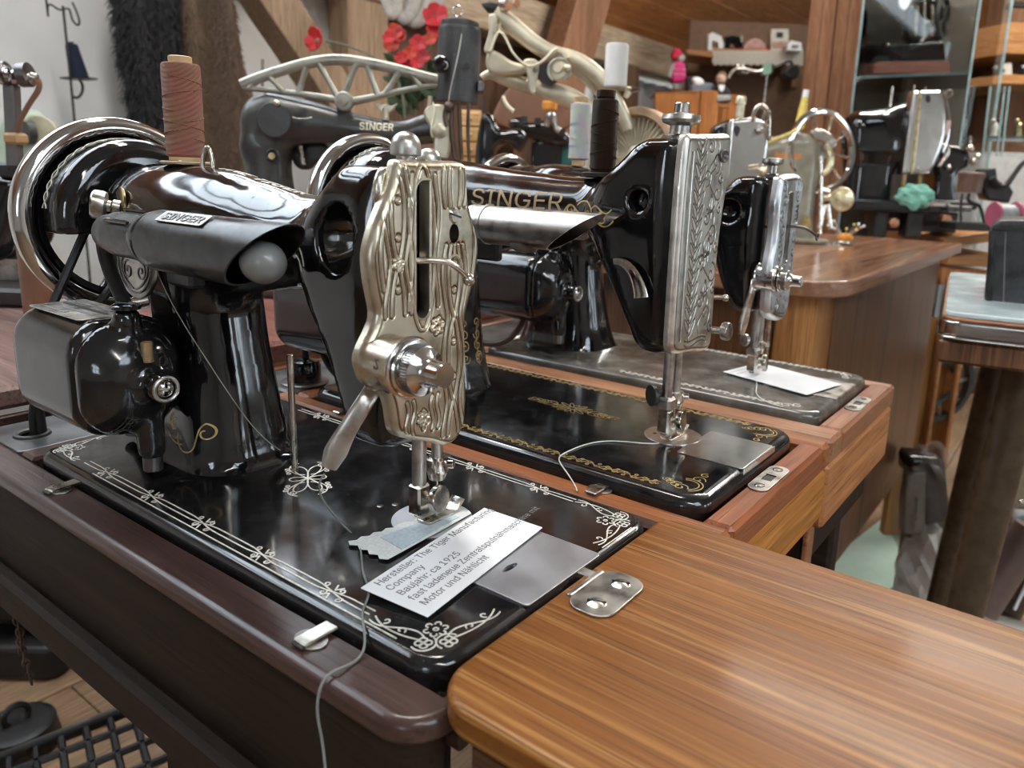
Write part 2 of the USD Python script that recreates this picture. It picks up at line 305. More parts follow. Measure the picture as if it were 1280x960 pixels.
def thread_mat(name, col, ax=2, scale=900, spec=.25):
    n = {'t': ('texture_coordinate', {}), 'w': ('wave_texture', {'scale': scale/1.6, 'distortion': .6, 'detail': 1, 'bands_direction': 'xyz'[ax]}), 'n': ('noise_texture', {'scale': 60, 'detail': 4}),
         'r': ('rgb_ramp', {'ramp': [(.1, tuple(A_(*col)*.75)), (.7, col)]}), 'x': ('mix', {'mix_type': 'overlay', 'fac': .35}), 'b': ('bump', {'strength': 1.0, 'distance': .00025}), 'p': ('principled_bsdf', {'roughness': .5, 'specular_ior_level': spec})}
    material(name, n, [('t.object', 'w.vector'), ('t.object', 'n.vector'), ('w.fac', 'r.fac'), ('r.color', 'x.color1'), ('n.color', 'x.color2'), ('x.color', 'p.base_color'), ('w.fac', 'b.height'), ('b.normal', 'p.normal')])
plain('black_enamel', (.005, .005, .006), .11, var=.3, dust=.045, rvar=.06, coat=.5)
plain('worn_enamel', (.012, .012, .012), .24, var=.4, dust=.22, rvar=.10)
plain('bed_enamel', (.008, .008, .009), .15, var=.4, dust=.10, rvar=.08, coat=.3)
plain('grey_bed_enamel', (.085, .080, .070), .22, var=.45, dust=.25, scale=30, rvar=.10, coat=.2)
plain('bakelite', (.008, .008, .009), .11, dust=.05, rvar=.05, coat=.3)
plain('lamp_black', (.012, .013, .015), .26, dust=.08, rvar=.08)
plain('black_iron', (.018, .017, .016), .45, dust=.25, bump=.0003)
plain('dark_cast', (.006, .005, .005), .5)
plain('black_rubber', (.012, .012, .012), .5)
plain('brown_rubber', (.05, .028, .02), .45)
plain('clean_plate', (.66, .66, .64), .24, 1, var=.05, scale=12, rvar=.04)
plain('nickel', (.60, .56, .50), .22, 1, var=.18, scale=70, rvar=.10)
plain('dull_nickel', (.44, .42, .39), .34, 1, var=.2, scale=60, rvar=.12)
plain('chrome', (.58, .57, .56), .10, 1, var=.12, rvar=.06)
plain('brushed_steel', (.52, .53, .56), .40, 1, var=.10, scale=30, rvar=.06)
plain('brass_nickel', (.56, .51, .41), .33, 1, var=.14, scale=45, rvar=.09)
plain('etched_silver', (.52, .51, .47), .30, 1, var=.25, scale=60, rvar=.10)
plain('old_brass', (.46, .36, .20), .35, 1, var=.2)
plain('dark_steel', (.16, .15, .15), .35, 1, var=.2)
plain('steel_plate', (.13, .135, .14), .30, .6, var=.25, scale=15, dust=.2)
plain('silver_decal', (.66, .64, .58), .35, .2, var=.2, scale=300)
plain('gold_decal', (.42, .30, .12), .38, .4, var=.35, scale=200)
plain('white_card', (.80, .81, .83), .6, var=.03)
plain('print_pale', (.50, .50, .51), .7)
plain('print_grey', (.16, .16, .17), .7)
plain('white_cloth', (.62, .64, .62), .85, var=.12, scale=500, bump=.0002)
plain('blue_cloth', (.45, .53, .58), .85, var=.12, scale=500, bump=.0002)
plain('frosted_bulb', (.17, .175, .17), .35, var=.1, coat=.4)
plain('spool_wood', (.50, .33, .17), .5, var=.2, scale=60)
plain('felt', (.42, .33, .22), .9, bump=.0004, scale=200)
wood('dark_mahogany', (.022, .010, .008), (.042, .020, .016), (.075, .040, .033), 'x', .30, coat=.25, worn=.22, wcol=(.13, .065, .055))
wood('dark_panel', (.011, .0065, .004), (.017, .010, .0062), (.025, .015, .009), 'x', .6, coat=0, spec=.2)
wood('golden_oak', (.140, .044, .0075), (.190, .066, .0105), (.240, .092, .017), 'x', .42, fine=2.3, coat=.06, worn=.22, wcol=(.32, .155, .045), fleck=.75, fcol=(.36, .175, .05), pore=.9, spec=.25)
wood('red_oak', (.17, .050, .014), (.25, .080, .024), (.33, .125, .045), 'x', .38, coat=.1, fine=1.3)
wood('red_oak_y', (.16, .042, .013), (.23, .066, .022), (.31, .105, .040), 'y', .38, coat=.1, fine=1.3)
wood('end_oak', (.24, .085, .014), (.38, .145, .024), (.50, .215, .045), 'y', .4, coat=.1, fine=1.4, fleck=.8)
wood('red_lid', (.14, .05, .035), (.20, .075, .055), (.25, .105, .08), 'x', .3, coat=.4)
thread_mat('brown_thread', (.34, .150, .100)); thread_mat('dark_thread', (.034, .018, .010), spec=.12); thread_mat('white_thread', (.62, .62, .60)); thread_mat('bright_thread', (.85, .85, .84)); thread_mat('navy_thread', (.014, .022, .045))
plain('grey_thread', (.20, .21, .19), .6); plain('pale_thread', (.62, .62, .58), .6); plain('dark_cotton', (.05, .04, .035), .7)
wood('lit_mahogany', (.10, .055, .045), (.17, .10, .085), (.24, .15, .13), 'x', .35, coat=.3)  # lighter mahogany for the folded lid, light put into its colour
wood('pale_oak', (.19, .075, .030), (.27, .115, .052), (.35, .17, .085), 'x', .4, worn=.25, wcol=(.6, .42, .3))
wood('pale_oak_y', (.17, .065, .030), (.25, .100, .048), (.33, .155, .08), 'y', .4, worn=.25, wcol=(.6, .42, .3))
wood('mid_oak', (.26, .085, .025), (.38, .15, .05), (.50, .22, .085), 'y', .45, worn=.2, wcol=(.66, .40, .2))
def dark_recess_metal(name, col, dark, xb, depth, rough):
    """plate metal with a darker colour in its engraved recesses (xb: level of the plain field)"""
    n = {'t': ('texture_coordinate', {}), 's': ('separate_xyz', {}), 'm': ('map_range', {'from_min': xb-depth*2, 'from_max': xb+depth, 'clamp': True}), 'n': ('noise_texture', {'scale': 60, 'detail': 5}), 'nr': ('rgb_ramp', {'ramp': [(.3, tuple(A_(*col)*.85)), (.7, tuple(A_(*col)*1.08))]}),
         'r': ('rgb_ramp', {'ramp': [(0, (0, 0, 0)), (.28, (0, 0, 0)), (.36, (1, 1, 1)), (.50, (1, 1, 1)), (.62, (0, 0, 0)), (1, (0, 0, 0))]}), 'x': ('mix', {'color2': dark}), 'q': ('map_range', {'from_min': .3, 'from_max': .7, 'to_min': rough-.07, 'to_max': rough+.1}), 'p': ('principled_bsdf', {'metallic': 1})}
    material(name, n, [('t.object', 's.vector'), ('s.x', 'm.value'), ('m.result', 'r.fac'), ('t.object', 'n.vector'), ('n.fac', 'nr.fac'), ('nr.color', 'x.color1'), ('r.color', 'x.fac'), ('x.color', 'p.base_color'), ('n.fac', 'q.value'), ('q.result', 'p.roughness')])
dark_recess_metal('plate_a_metal', (.58, .53, .42), (.16, .12, .075), -.0710, .0006, .34); dark_recess_metal('plate_b_metal', (.68, .66, .61), (.20, .185, .16), -.0470, .0007, .33); dark_recess_metal('plate_c_metal', (.66, .68, .70), (.20, .20, .20), -.0620, .0007, .36)
wood('light_timber', (.22, .145, .09), (.33, .23, .15), (.42, .31, .21), 'z', .75, coat=0, worn=.2, wcol=(.45, .35, .26)); plain('linen', (.42, .40, .36), .9, var=.15, scale=80)
wood('table_brown', (.05, .020, .008), (.085, .034, .013), (.12, .052, .020), 'x', .45, coat=.1)
# ================================================================ sewing tables (frame: bed top of each machine = z .78)
ZT = .78
OA, OB, OC = A_(0, 0, ZT), A_(.014, .207, ZT), A_(.012, .437, ZT)
def catch(o, deg, label):
    """small sprung metal tongue let into the table edge"""
    t = Thing('bed_catch', label, 'metal catch', o, deg)
    t.part('socket_plate', prism(circ(0, 0, .0085, .0062), .0009, .0003), 'dull_nickel')
    t.part('tongue', box(-.0042, .0042, -.006, .012, .0009, .0026, .0006), 'nickel')
    t.part('slot', box(-.0038, .0038, -.0075, -.006, .0005, .0018, .0003), 'black_iron')
def wood_screws(t, pts, z, r=.0036, deg=30, mat='nickel'):
    for x, y in pts:
        s = t.part('screw', lathe([(0, .0012), (r*.6, .001), (r, 0), (r, -.001)], 20, (x, y, z)), mat)
        t.part('screw_slot', rot(box(-r*.95, r*.95, -.0004, .0004, .0006, .0014, .0001), deg, (0, 0, 1)).apply_translation((x, y, z)), 'black_iron', under=s)
def tables():
    # ---- A : dark mahogany, leaf of golden oak
    t = Thing('sewing_table', 'dark mahogany sewing table carrying the nearest black machine', 'sewing table', OA)
    zs = -.0065; th = .022
    t.part('front_strip', prism(rrect(-.486, .0125, -.0240, -.0008, (.001, .001, .002, .020), 9), .0115, .0045, 5).apply_translation((0, 0, zs-.0115)), 'dark_mahogany', 40)
    t.part('back_strip', box(-.375, .0125, .1788, .1885, zs-th, zs, .002), 'dark_mahogany')
    t.part('end_strip', box(.0004, .0125, -.0006, .1786, zs-th, zs-.004, .001), 'dark_mahogany')
    t.part('left_board', box(-.392, -.3716, -.0006, .1885, zs-th, zs, .002), 'dark_mahogany')
    t.part('well_floor', box(-.486, -.3924, -.004, .1885, zs-th, zs-.008, .001), 'black_iron')
    t.part('well_edge', box(-.486, -.4795, -.004, .1885, zs-.008, zs, .001), 'dark_mahogany')
    t.part('apron', prism(rrect(-.50, .006, -.0190, -.002, (.001, .001, .001, .012), 6), .0745).apply_translation((0, 0, -.0927)), 'dark_panel')
    t.part('lower_rail', box(-.70, .004, -.030, -.0186, -.102, -.077, .003), 'dark_panel')
    t.part('left_apron', box(-.50, -.485, -.002, .17, -.10, zs-th, .001), 'dark_panel')
    t.part('rear_apron', box(-.50, .004, .17, .185, -.10, zs-th, .001), 'dark_panel')
    t.part('folded_lid', box(-1.06, -.487, -.024, .1885, -.004, .015, .004), 'lit_mahogany')
    for x in (-.24, -.03):
        for y in (.03, .15):
            t.part('leg', box(x-.018, x+.018, y-.015, y+.015, -ZT+.001, -.094, .004), 'dark_panel')
    p = Thing('cover_plate', 'grey steel cover plate with a cable hole left of the nearest machine', 'cover plate', OA+A_(-.427, .085, zs-.007))
    g = cut(prism(rrect(-.0345, .0345, -.086, .085, .006), .006, .0012), fr(cyl((0, 0, -.02), (0, 0, .02), .0095), (.002, -.066, 0)))
    p.part('plate', g, 'steel_plate'); p.part('grommet', ring((.002, -.066, .006), (0, 0, 1), .0098, .0022, 24, 8), 'black_rubber')
    catch(OA+A_(-.064, -.0105, zs), 0, 'metal bed catch at the right end of the dark front strip, below the white label')
    catch(OA+A_(-.305, -.0115, zs), 8, 'metal bed catch at the left end of the dark front strip, near the motor')
    # leaf
    t = Thing('table_leaf', 'worn golden oak extension leaf with a rounded corner in the right foreground', 'table leaf', OA)
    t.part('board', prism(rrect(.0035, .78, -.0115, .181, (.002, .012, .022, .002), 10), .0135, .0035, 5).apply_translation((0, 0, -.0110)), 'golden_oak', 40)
    t.part('under_rail', box(.024, .78, -.0085, .012, -.040, -.0111, .002), 'table_brown'); t.part('far_rail', box(.03, .78, .150, .168, -.040, -.0111, .002), 'table_brown')
    t = Thing('leaf_hinge', 'oval steel hinge plate with two screws on the golden oak leaf', 'hinge', OA+A_(.023, .087, .0026), 0)
    t.part('plate', prism(rrect(-.0115, .0115, -.020, .020, .009, 8), .0012, .0004), 'dull_nickel')
    wood_screws(t, ((.001, -.0105), (.001, .0105)), .0012, .0046, 20, 'nickel')
    t.part('knuckle', cyl((-.013, -.012, -.002), (-.013, .016, -.002), .0030), 'dull_nickel'); t.part('pin', box(-.0225, -.0130, .008, .014, -.003, .0005, .0008), 'dull_nickel')
    # ---- B and C : oak boxes
    def oak_table(o, label, y0, y1, x1, hgt, strip0, mats, lidlab, face):
        t = Thing('sewing_table', label, 'sewing table', o)
        bx, bw = .002, .1785
        t.part('front_strip', box(-.4, x1, y0, strip0, zs-th, zs, .003), mats[0])
        t.part('back_strip', box(-.4, x1, strip0+bw+.001, y1, zs-th, zs, .003), mats[0])
        t.part('end_strip', box(.0012, x1, strip0+.0008, strip0+bw+.0004, zs-th, zs, .003), mats[1])
        t.part('left_board', box(-.39, -.372, strip0+.0008, strip0+bw+.0004, zs-th, zs, .002), mats[1])
        t.part('end_face', box(x1-.014, x1-.0005, y0+.001, y1-.001, -hgt, zs-th-.0004, .003), mats[2])
        t.part('front_apron', box(-.48, x1-.0146, y0+.001, y0+.014, -hgt, zs-th-.0004, .001), mats[0])
        t.part('back_apron', box(-.48, x1-.0146, y1-.014, y1-.001, -hgt, zs-th-.0004, .001), mats[0])
        t.part('well_floor', box(-.47, -.4004, y0, y1, -.03, -.014, .001), 'black_iron')
        t.part('steel_cover', box(-.462, -.3906, y0+.012, y1-.01, -.0136, -.005, .002), 'steel_plate')
        t.part('well_edge', box(-.478, -.4705, y0, y1, -.03, zs, .001), mats[1])
        t.part('folded_lid', box(-.80, -.479, y0+.004, y1-.002, -.004, .018, .004), mats[3])
        for x in (-.24, x1-.05):
            for y in (y0+.03, y1-.03): t.part('leg', box(x-.018, x+.018, y-.015, y+.015, -ZT+.001, -hgt+.0005, .004), 'dark_panel')
        l = Thing('lock_plate', face, 'lock plate', o+A_(x1-.011, strip0+.088, zs+.0001))
        l.part('plate', cut(prism(rrect(-.0072, .0072, -.026, .026, .0068, 7), .0010, .0003), box(-.0035, .0035, -.006, .006, -.01, .01, .0002)), 'dull_nickel')
        l.part('keyhole_well', box(-.0034, .0034, -.0058, .0058, .0001, .0003, .0001), 'black_iron')
        for q in (-.0175, .0175):
            s = l.part('screw', lathe([(0, .0009), (.0030, .0007), (.0036, 0)], 18, (0, q, .0011)), 'nickel'); l.part('screw_slot', rot(box(-.0034, .0034, -.0004, .0004, .0008, .0012, .0001), 35).apply_translation((0, q, .0008)), 'black_iron', under=s)
        return t
    oak_table(OB, 'reddish oak sewing table under the middle machine, box end showing golden grain', -.0175, .1945, .0212, .071, -.0008, ('red_oak', 'red_oak_y', 'end_oak', 'red_lid'), '', 'steel lock plate with a square keyhole on the middle oak table')
    t = oak_table(OC, 'oak sewing table under the third machine with a chipped box corner', -.0325, .1885, .0232, .084, -.0008, ('pale_oak', 'pale_oak_y', 'mid_oak', 'red_lid'), '', 'steel lock plate on the far oak table beside the third machine')
    t.part('lower_drawer', box(-.44, .008, -.028, .18, -.128, -.0845, .002), 'dark_panel')
    t.part('drawer_edge', box(.0081, .0125, -.030, -.012, -.135, -.0845, .001), 'pale_oak')
    catch(OA+A_(-.0545, .2035, zs), 180, 'metal bed catch on the front strip of the middle oak table, thread lying over it')
    catch(OA+A_(-.300, .2020, zs), 180, 'metal bed catch behind the lifter lever at the left of the middle oak table')
tables()

# ================================================================ machine parts shared by the three near machines
def bed_outline(r0=.019, r1=.012): return rrect(-.371, 0, 0, .178, (r0, r1, r1, r0), 9)
def scroll_border(p0, p1, unit=.046, gap=.0034, w=.0007):
    """twin lines that cross and curl at intervals, as printed along the bed edges"""
    p0, p1 = A_(*p0), A_(*p1); L = np.linalg.norm(p1-p0); ex = (p1-p0)/L; ey = A_(-ex[1], ex[0]); n = max(1, round(L/unit)); u = L/n; out = []
    s = np.linspace(0, 1, 33)
    for i in range(n):
        k = np.where(s < .25, 1, np.where(s > .75, -1, np.cos((s-.25)*2*np.pi)))*gap/2
        if i % 2: k = -k
        for sg_ in (1, -1):
            out.append(p0+(i*u+s*u)[:, None]*ex+(sg_*k)[:, None]*ey)
        for sx, sy in ((.36, 1), (.64, -1), (.44, -1), (.56, 1)):
            c = p0+(i+sx)*u*ex+sy*gap*.85*ey; q = spiral(0, 0, .0019, .0006, -70, 260, 16)*A_(1, sy); out.append(c+q[:, :1]*ex+q[:, 1:]*ey)
        for sy in (1, -1): out.append(A_(p0+(i+.46)*u*ex+sy*gap*1.5*ey, p0+(i+.5)*u*ex+sy*gap*.5*ey, p0+(i+.54)*u*ex+sy*gap*1.5*ey))
    return out
def corner_ornament(c, sx, sy, k=1.0):
    """two arching stems that meet in a rosette at a bed corner"""
    L = []
    f = lambda p: A_(*c)+np.asarray(p)*A_(sx, sy)*k
    L.append(f(spl([(.045, .003), (.036, .0035), (.026, .0090), (.0155, .0085)]))); L.append(f(spl([(.045, .0065), (.036, .0035), (.027, .0035), (.0165, .0062)])))
    L.append(f(spl([(.003, .045), (.0035, .036), (.0090, .026), (.0085, .0155)]))); L.append(f(spl([(.0065, .045), (.0035, .036), (.0035, .027), (.0062, .0165)])))
    for cx, cy in ((.0135, .0058), (.0058, .0135)):
        for a in (0, 90, 180, 270): L.append(f(arc(cx+.0021*math.cos(math.radians(a+45)), cy+.0021*math.sin(math.radians(a+45)), .0017, 0, 360, 12)))
        L.append(f(arc(cx, cy, .0056, 100 if cx > cy else -100, 290 if cx > cy else 80, 14)))
    L += [f(spiral(.028, .0062, .0024, .0007, 180, -100)), f(spiral(.0062, .028, .0024, .0007, -90, 190)), f(spiral(.0385, .0072, .0022, .0007, 250, 0)), f(spiral(.0072, .0385, .0022, .0007, -160, 90))]
    for a in range(0, 360, 60): L.append(f(arc(.0165+.0042*math.cos(math.radians(a)), .0165+.0042*math.sin(math.radians(a)), .0014, a-110, a+110, 8)))
    L.append(f(arc(.0165, .0165, .0011, 0, 360, 10)))
    return L
def knot(c, ex, k=1.0):
    """four long looped petals with curling sprays, as printed on the middle of the bed"""
    ey = A_(-ex[1], ex[0]); f = lambda q: A_(*c)+k*(np.asarray(q)[:, :1]*A_(*ex)+np.asarray(q)[:, 1:]*ey); t = np.linspace(0, 2*np.pi, 30); L = []
    for a, l, w in ((18, .021, .0045), (162, .021, .0045), (198, .021, .0045), (-18, .021, .0045), (90, .011, .004), (270, .011, .004)):
        a = math.radians(a); u = l*.5*(1-np.cos(t)); v = w*np.sin(t)*np.sin(t/2); L.append(f(np.c_[u*math.cos(a)-v*math.sin(a), u*math.sin(a)+v*math.cos(a)]))
    for s in (1, -1):
        for q in (1, -1):
            L += [f(spiral(s*.021, q*.0085, .0026, .0007, 0, 420*s)), f(spl([(s*.006, q*.002), (s*.013, q*.010), (s*.021, q*.011), (s*.026, q*.006)]))]
            for j in range(3): L.append(f(arc(s*(.010+.0035*j), q*(.0115+.0006*j), .0012, 0, 360, 8)))
    return L+[f(arc(0, 0, .0016, 0, 360, 10))]
def screw_head(t, name, o, d, r=.004, h=.002, mat='nickel', deg=20):
    p = t.part(name, lathe([(r, -.001), (r, h*.5), (r*.75, h), (0, h)], 20, o, d), mat)
    d = nrm(d); ex = nrm(np.cross([0, 1, 0] if abs(d[1]) < .9 else [1, 0, 0], d)); ey = np.cross(d, ex); c, s = math.cos(math.radians(deg)), math.sin(math.radians(deg)); e = c*ex+s*ey
    t.part(name+'_slot', fr(box(-r*.9, r*.9, -.0005, .0005, h*.6, h+.0002, .0001), o, e, np.cross(d, e)), 'black_iron', under=p)
def spool(name, label, loc, prof_core, prof_thread, core, thr, tilt=None, extra=None):
    t = Thing(name, label, 'thread spool', loc, tilt=tilt)
    t.part('core', lathe(prof_core, 28), core, 40); t.part('winding', lathe(prof_thread, 40), thr, 40)
    R = max(p[0] for p in prof_thread); z0, z1 = prof_thread[0][1], prof_thread[-1][1]; w = []
    for k in range(7):
        a = np.linspace(0, np.pi*1.3, 26)+k*1.9; zc = z0+(z1-z0)*(.12+.11*k); zz = zc+(.5-np.linspace(0, 1, 26))*(z1-z0)*.16*(-1)**k
        rr = np.interp(zz, [p[1] for p in prof_thread], [p[0] for p in prof_thread])+.00015
        w.append(tube(np.c_[rr*np.cos(a), rr*np.sin(a), zz], .00035, 5))
    t.part('loose_turns', join(*w), thr, True)
    return t
def handwheel(t, x, yz, R, spokes=5, w=.018, rim='chrome', body='black_enamel', ph=20):
    c = A_(x, *yz); prof = [(R-.0125, -w*.25), (R-.010, -w*.46), (R-.004, -w*.5), (R, -w*.28), (R+.001, 0), (R, w*.28), (R-.004, w*.5), (R-.010, w*.46), (R-.0125, w*.25), (R-.0125, -w*.25)]
    p = t.part('handwheel', join(lathe([(R-.0165, -w*.3), (R-.0122, -w*.42), (R-.0122, w*.42), (R-.0165, w*.3), (R-.0165, -w*.3)], 72, c, (1, 0, 0)), lathe([(.0, -.012), (.017, -.012), (.020, -.008), (.020, .01), (.014, .016), (0, .016)], 36, c, (1, 0, 0))), body)
    t.part('rim', lathe(prof, 96, c, (1, 0, 0)), rim, 60, under=p)
    for k in range(spokes):
        a = math.radians(ph+k*360/spokes); d = A_(0, math.cos(a), math.sin(a)); q = A_(0, -math.sin(a), math.cos(a))
        pts = [c+d*s+q*b for s, b in ((.015, 0), (.028, .0025), (.042, .003), (R-.015, 0))]
        t.part('spoke', tube(smooth_path(pts, 12), np.linspace(.0052, .0038, 12), 10, up=(1, 0, 0), fl=(1.3, .8)), body, under=p)
# ================================================================ machine A : the nearest machine
def pillar_rows(s=0.):
    return [(-.004, -.2825, .082, .058, .040, .032), (.004, -.284, .081, .050, .0365, .03), (.02, -.283, .080, .0455, .034, .028), (.05, -.282, .079, .0405, .031, .027), (.085, -.283, .078, .0365, .0295, .026), (.115, -.285, .077, .0355, .0300, .026), (.15, -.288, .076, .040, .0320, .026)]
def body_a(P):
    pil = sec(P, 2, pillar_rows(), .004)
    arm = sec(P, 0, [(-.352, .076, .152, .031, .031, .03), (-.325, .076, .152, .0345, .0365, .034), (-.29, .076, .152, .0335, .0365, .033), (-.25, .076, .152, .0305, .0345, .03), (-.214, .076, .1515, .0275, .0295, .027), (-.17, .076, .150, .0245, .0250, .024), (-.12, .076, .150, .0235, .0240, .023)], .012)
    head = sec(P, 2, [(.056, -.0975, .073, .0155, .0235, .010), (.068, -.1000, .073, .0180, .0255, .011), (.10, -.1065, .073, .0245, .0270, .013), (.125, -.1130, .073, .0310, .0300, .016), (.15, -.1155, .074, .0335, .0325, .018), (.168, -.1120, .074, .0300, .0310, .018), (.183, -.1045, .073, .0225, .0270, .014), (.192, -.0995, .073, .0175, .0235, .010)], .005)
    d = smin(smin(pil, arm, .022), head, .016)
    web = scap(P, (-.262, .076, .118), (-.18, .076, .132), .010, .006); d = smin(d, web, .012)
    hole = sell(P, (-.110, .036, .158), (.0130, .034, .0170)); d = -smin(-d, hole, .002)
    slot = np.maximum(np.abs(P[..., 1]-.0625)-.0065, np.maximum(np.abs(P[..., 2]-.155)-.036, -.108-P[..., 0])); d = np.maximum(d, -slot)
    return d
FA = [(.0485, .1945), (.0472, .1915), (.0450, .1850), (.0427, .1800), (.0373, .1703), (.0322, .1579), (.0314, .1501), (.0336, .1361), (.0352, .1277), (.0333, .1217), (.0263, .1105), (.0262, .1047), (.0301, .0966), (.0379, .0919), (.0431, .0823), (.0454, .0705), (.0494, .0664), (.0600, .0615), (.0691, .0582), (.0817, .0532), (.0895, .0560), (.094, .0640), (.0950, .0800), (.0940, .100), (.0945, .121), (.0977, .1300), (.1025, .1470), (.1029, .1563), (.0978, .1690), (.0945, .1799), (.0936, .1880), (.0930, .1935), (.0905, .1952), (.070, .1953), (.052, .1952)]
def closed_spline(p, n=140):
    p = np.asarray(p, float); q = np.vstack([p[-3:], p, p[:3]]); s = np.r_[0, np.cumsum(np.linalg.norm(np.diff(q, axis=0), axis=1)**.6)]
    return CubicSpline(s, q)(np.linspace(s[3], s[len(p)+3], n, endpoint=False))
def plate_a_lines():
    """two chains of long lenses with bracket lines, flowers at the crossings, short sprays at the foot"""
    L = []; P = .0430
    def chain(cy, zc, z0, z1, inner=.0040, out0=.0046, out1=.0034):
        z = np.linspace(z0, z1, int((z1-z0)/.0011)); ph = (z-zc)/P*np.pi; c = np.abs(np.cos(ph))
        for s in (1, -1):
            L.append(np.c_[cy+s*inner*np.abs(np.sin(ph))**.8, z]); L.append(np.c_[cy+s*(out0+out1*np.abs(np.sin(ph))**1.6), z])
    def flower(cy, cz, r=.0032, n=6):
        for a in np.arange(n)*2*np.pi/n+.26: L.append(A_(cy, cz)+r*np.c_[(.25+.75*np.sin(np.linspace(0, np.pi, 9)))*math.cos(a)-.33*np.cos(np.linspace(0, np.pi, 9))*math.sin(a), (.25+.75*np.sin(np.linspace(0, np.pi, 9)))*math.sin(a)+.33*np.cos(np.linspace(0, np.pi, 9))*math.cos(a)])
    chain(.0470, .1490, .1260, .1925); chain(.0835, .1205, .0600, .1560); chain(.0835, .1205, .1745, .1925)
    flower(.0470, .1490); flower(.0720, .1175, .0040); flower(.0625, .0730, .0034)
    for cy, zs in ((.0470, (.1375, .161, .1775)), (.0835, (.0900, .1080, .1340, .1470))):
        for z in zs: L.append(arc(cy, z, .0008, 0, 360, 9))
    for cy, a in ((.0545, 1), (.0710, -1)):
        z = np.linspace(.1275, .1890, 44); L.append(np.c_[cy+a*.0012*np.cos((z-.149)/P*2*np.pi), z])
    for cy, z0, z1 in ((.0965, .1400, .1690), (.0385, .1380, .1680)):
        z = np.linspace(z0, z1, 16); L.append(np.c_[cy+(1 if cy > .06 else -1)*.0016*np.sin((z-z0)/(z1-z0)*np.pi), z])
    L += [arc(.0622, .1545, .0078, 0, 180, 14, .0385)*1.0, arc(.0622, .1545, .0078, 180, 360, 14, .0375)]
    for cy in (.0520, .0560, .0685, .0725): z = np.linspace(.0660, .0830, 14); L.append(np.c_[cy+.0009*np.sin((z-.066)*370*(1 if cy > .06 else -1)), z])
    L += [spl([(.0625, .0690), (.0625, .0760)], 6) if False else np.array([(.0625, .0675), (.0625, .0770)]), np.array([(.0835, .1500), (.0835, .1560)]), spl([(.0790, .1480), (.0835, .1510), (.0880, .1480)], 10)]
    return [np.asarray(l, float) for l in L]
def presser(t, pb, nb, ztop, foot=True, fx=0., mats=('dull_nickel', 'nickel')):
    """presser bar with foot and thumb screw, needle bar with clamp and needle"""
    m0, m1 = mats
    p = t.part('presser_bar', cyl((pb[0], pb[1], .010), (pb[0], pb[1], ztop), .0039, n=20), m0)
    f = join(box(pb[0]-.0045, pb[0]+.0045, pb[1]-.0045, pb[1]+.0045, .0085, .026, .0012), box(pb[0]-.003, pb[0]+.004, pb[1]-.002, pb[1]+.018, .006, .0105, .001),
             fr(prism(rrect(-.0055, .0055, -.002, .020, .003), .0018, .0005), (pb[0], pb[1]+.004, .0016)), tube(smooth_path([(pb[0], pb[1]+.022, .0025), (pb[0], pb[1]+.027, .004), (pb[0], pb[1]+.031, .0075)], 8), .0050, 8, fl=(.22, 1), up=(0, 0, 1)))
    t.part('presser_foot', f, m1)
    s = t.part('thumb_screw', lathe([(0, 0), (.0024, 0), (.0024, .004), (.0070, .0045), (.0075, .0055), (.0075, .008), (.007, .0088), (.0045, .0083), (0, .0083)], 28, (pb[0]+.004, pb[1]+.003, .018), (1, .15, .1)), m1)
    p = t.part('needle_bar', cyl((nb[0], nb[1], .026), (nb[0], nb[1], ztop), .0032, n=20), m0)
    t.part('needle_clamp', lathe([(.0032, .013), (.0062, .0125), (.0066, .006), (.0055, .004), (.0045, .0005), (0, 0)], 20, (nb[0], nb[1], .024)), m1, under=p)
    t.part('clamp_screw', cyl((nb[0], nb[1], .033), (nb[0]+.009, nb[1]+.004, .034), .0024), m1, under=p)
    t.part('needle', cyl((nb[0], nb[1], .0012), (nb[0], nb[1], .026), .00025, .0008, 8), m1, under=p)
def tension(t, y, z, x, R=.0117, boss=.0138, L=1.0, mats=('brass_nickel', 'chrome')):
    """boss, discs, spring and knob of the thread tension, axis along +x"""
    b = t.part('tension_boss', lathe([(boss+.0012, -.0055), (boss, -.003), (boss, .011*L), (boss-.0012, .0125*L), (0, .0125*L)], 40, (x, y, z), (1, 0, 0)), mats[0])
    for k, a in enumerate((150, 185, 215)):
        a = math.radians(a+10); t.part('index_mark', mv(fr(text('2 1 0'.split()[k], .0042, (0, 0, 0), (1, 0, 0), (0, 1, 0), .0008, True), (x+.003, y+boss*math.cos(a), z+boss*math.sin(a)), (1, 0, 0), (0, -math.sin(a), math.cos(a)))), 'dark_steel', under=b)
    o = x+.0125*L
    t.part('tension_disc', lathe([(0, 0), (R+.0010, 0), (R+.0015, .0008), (R, .0014), (R*.8, .0016), (0, .0016)], 48, (o, y, z), (1, 0, 0)), mats[1])
    t.part('tension_disc', lathe([(0, .0018), (R*.9, .0018), (R+.0005, .0026), (R, .0034), (R*.86, .0038), (0, .0038)], 48, (o, y, z), (1, 0, 0)), mats[1])
    kn = [(R*.86, .004), (R*.86, .0042)]
    k = t.part('tension_knob', lathe([(0, .004), (R*.84, .004), (R*.86, .0046), (R*.86, .0092), (R*.82, .0098), (R*.60, .0112), (R*.50, .0130), (R*.46, .0150), (R*.46, .0205), (R*.42, .0215), (R*.3, .0214), (0, .0212)], 48, (o, y, z), (1, 0, 0)), mats[1])
    kb = join(*[fr(box(-.0003, .0003, R*.845, R*.885, .005, .0088, .0001), (o, y, z), (0, math.cos(a), math.sin(a)), (0, -math.sin(a), math.cos(a))) for a in np.arange(56)*2*np.pi/56])
    t.part('knurling', kb, 'dark_steel', under=k)
    t.part('check_spring', ring((o-.001, y, z), (1, 0, 0), R*1.06, .0005, 30, 6, 20, 330), 'nickel')
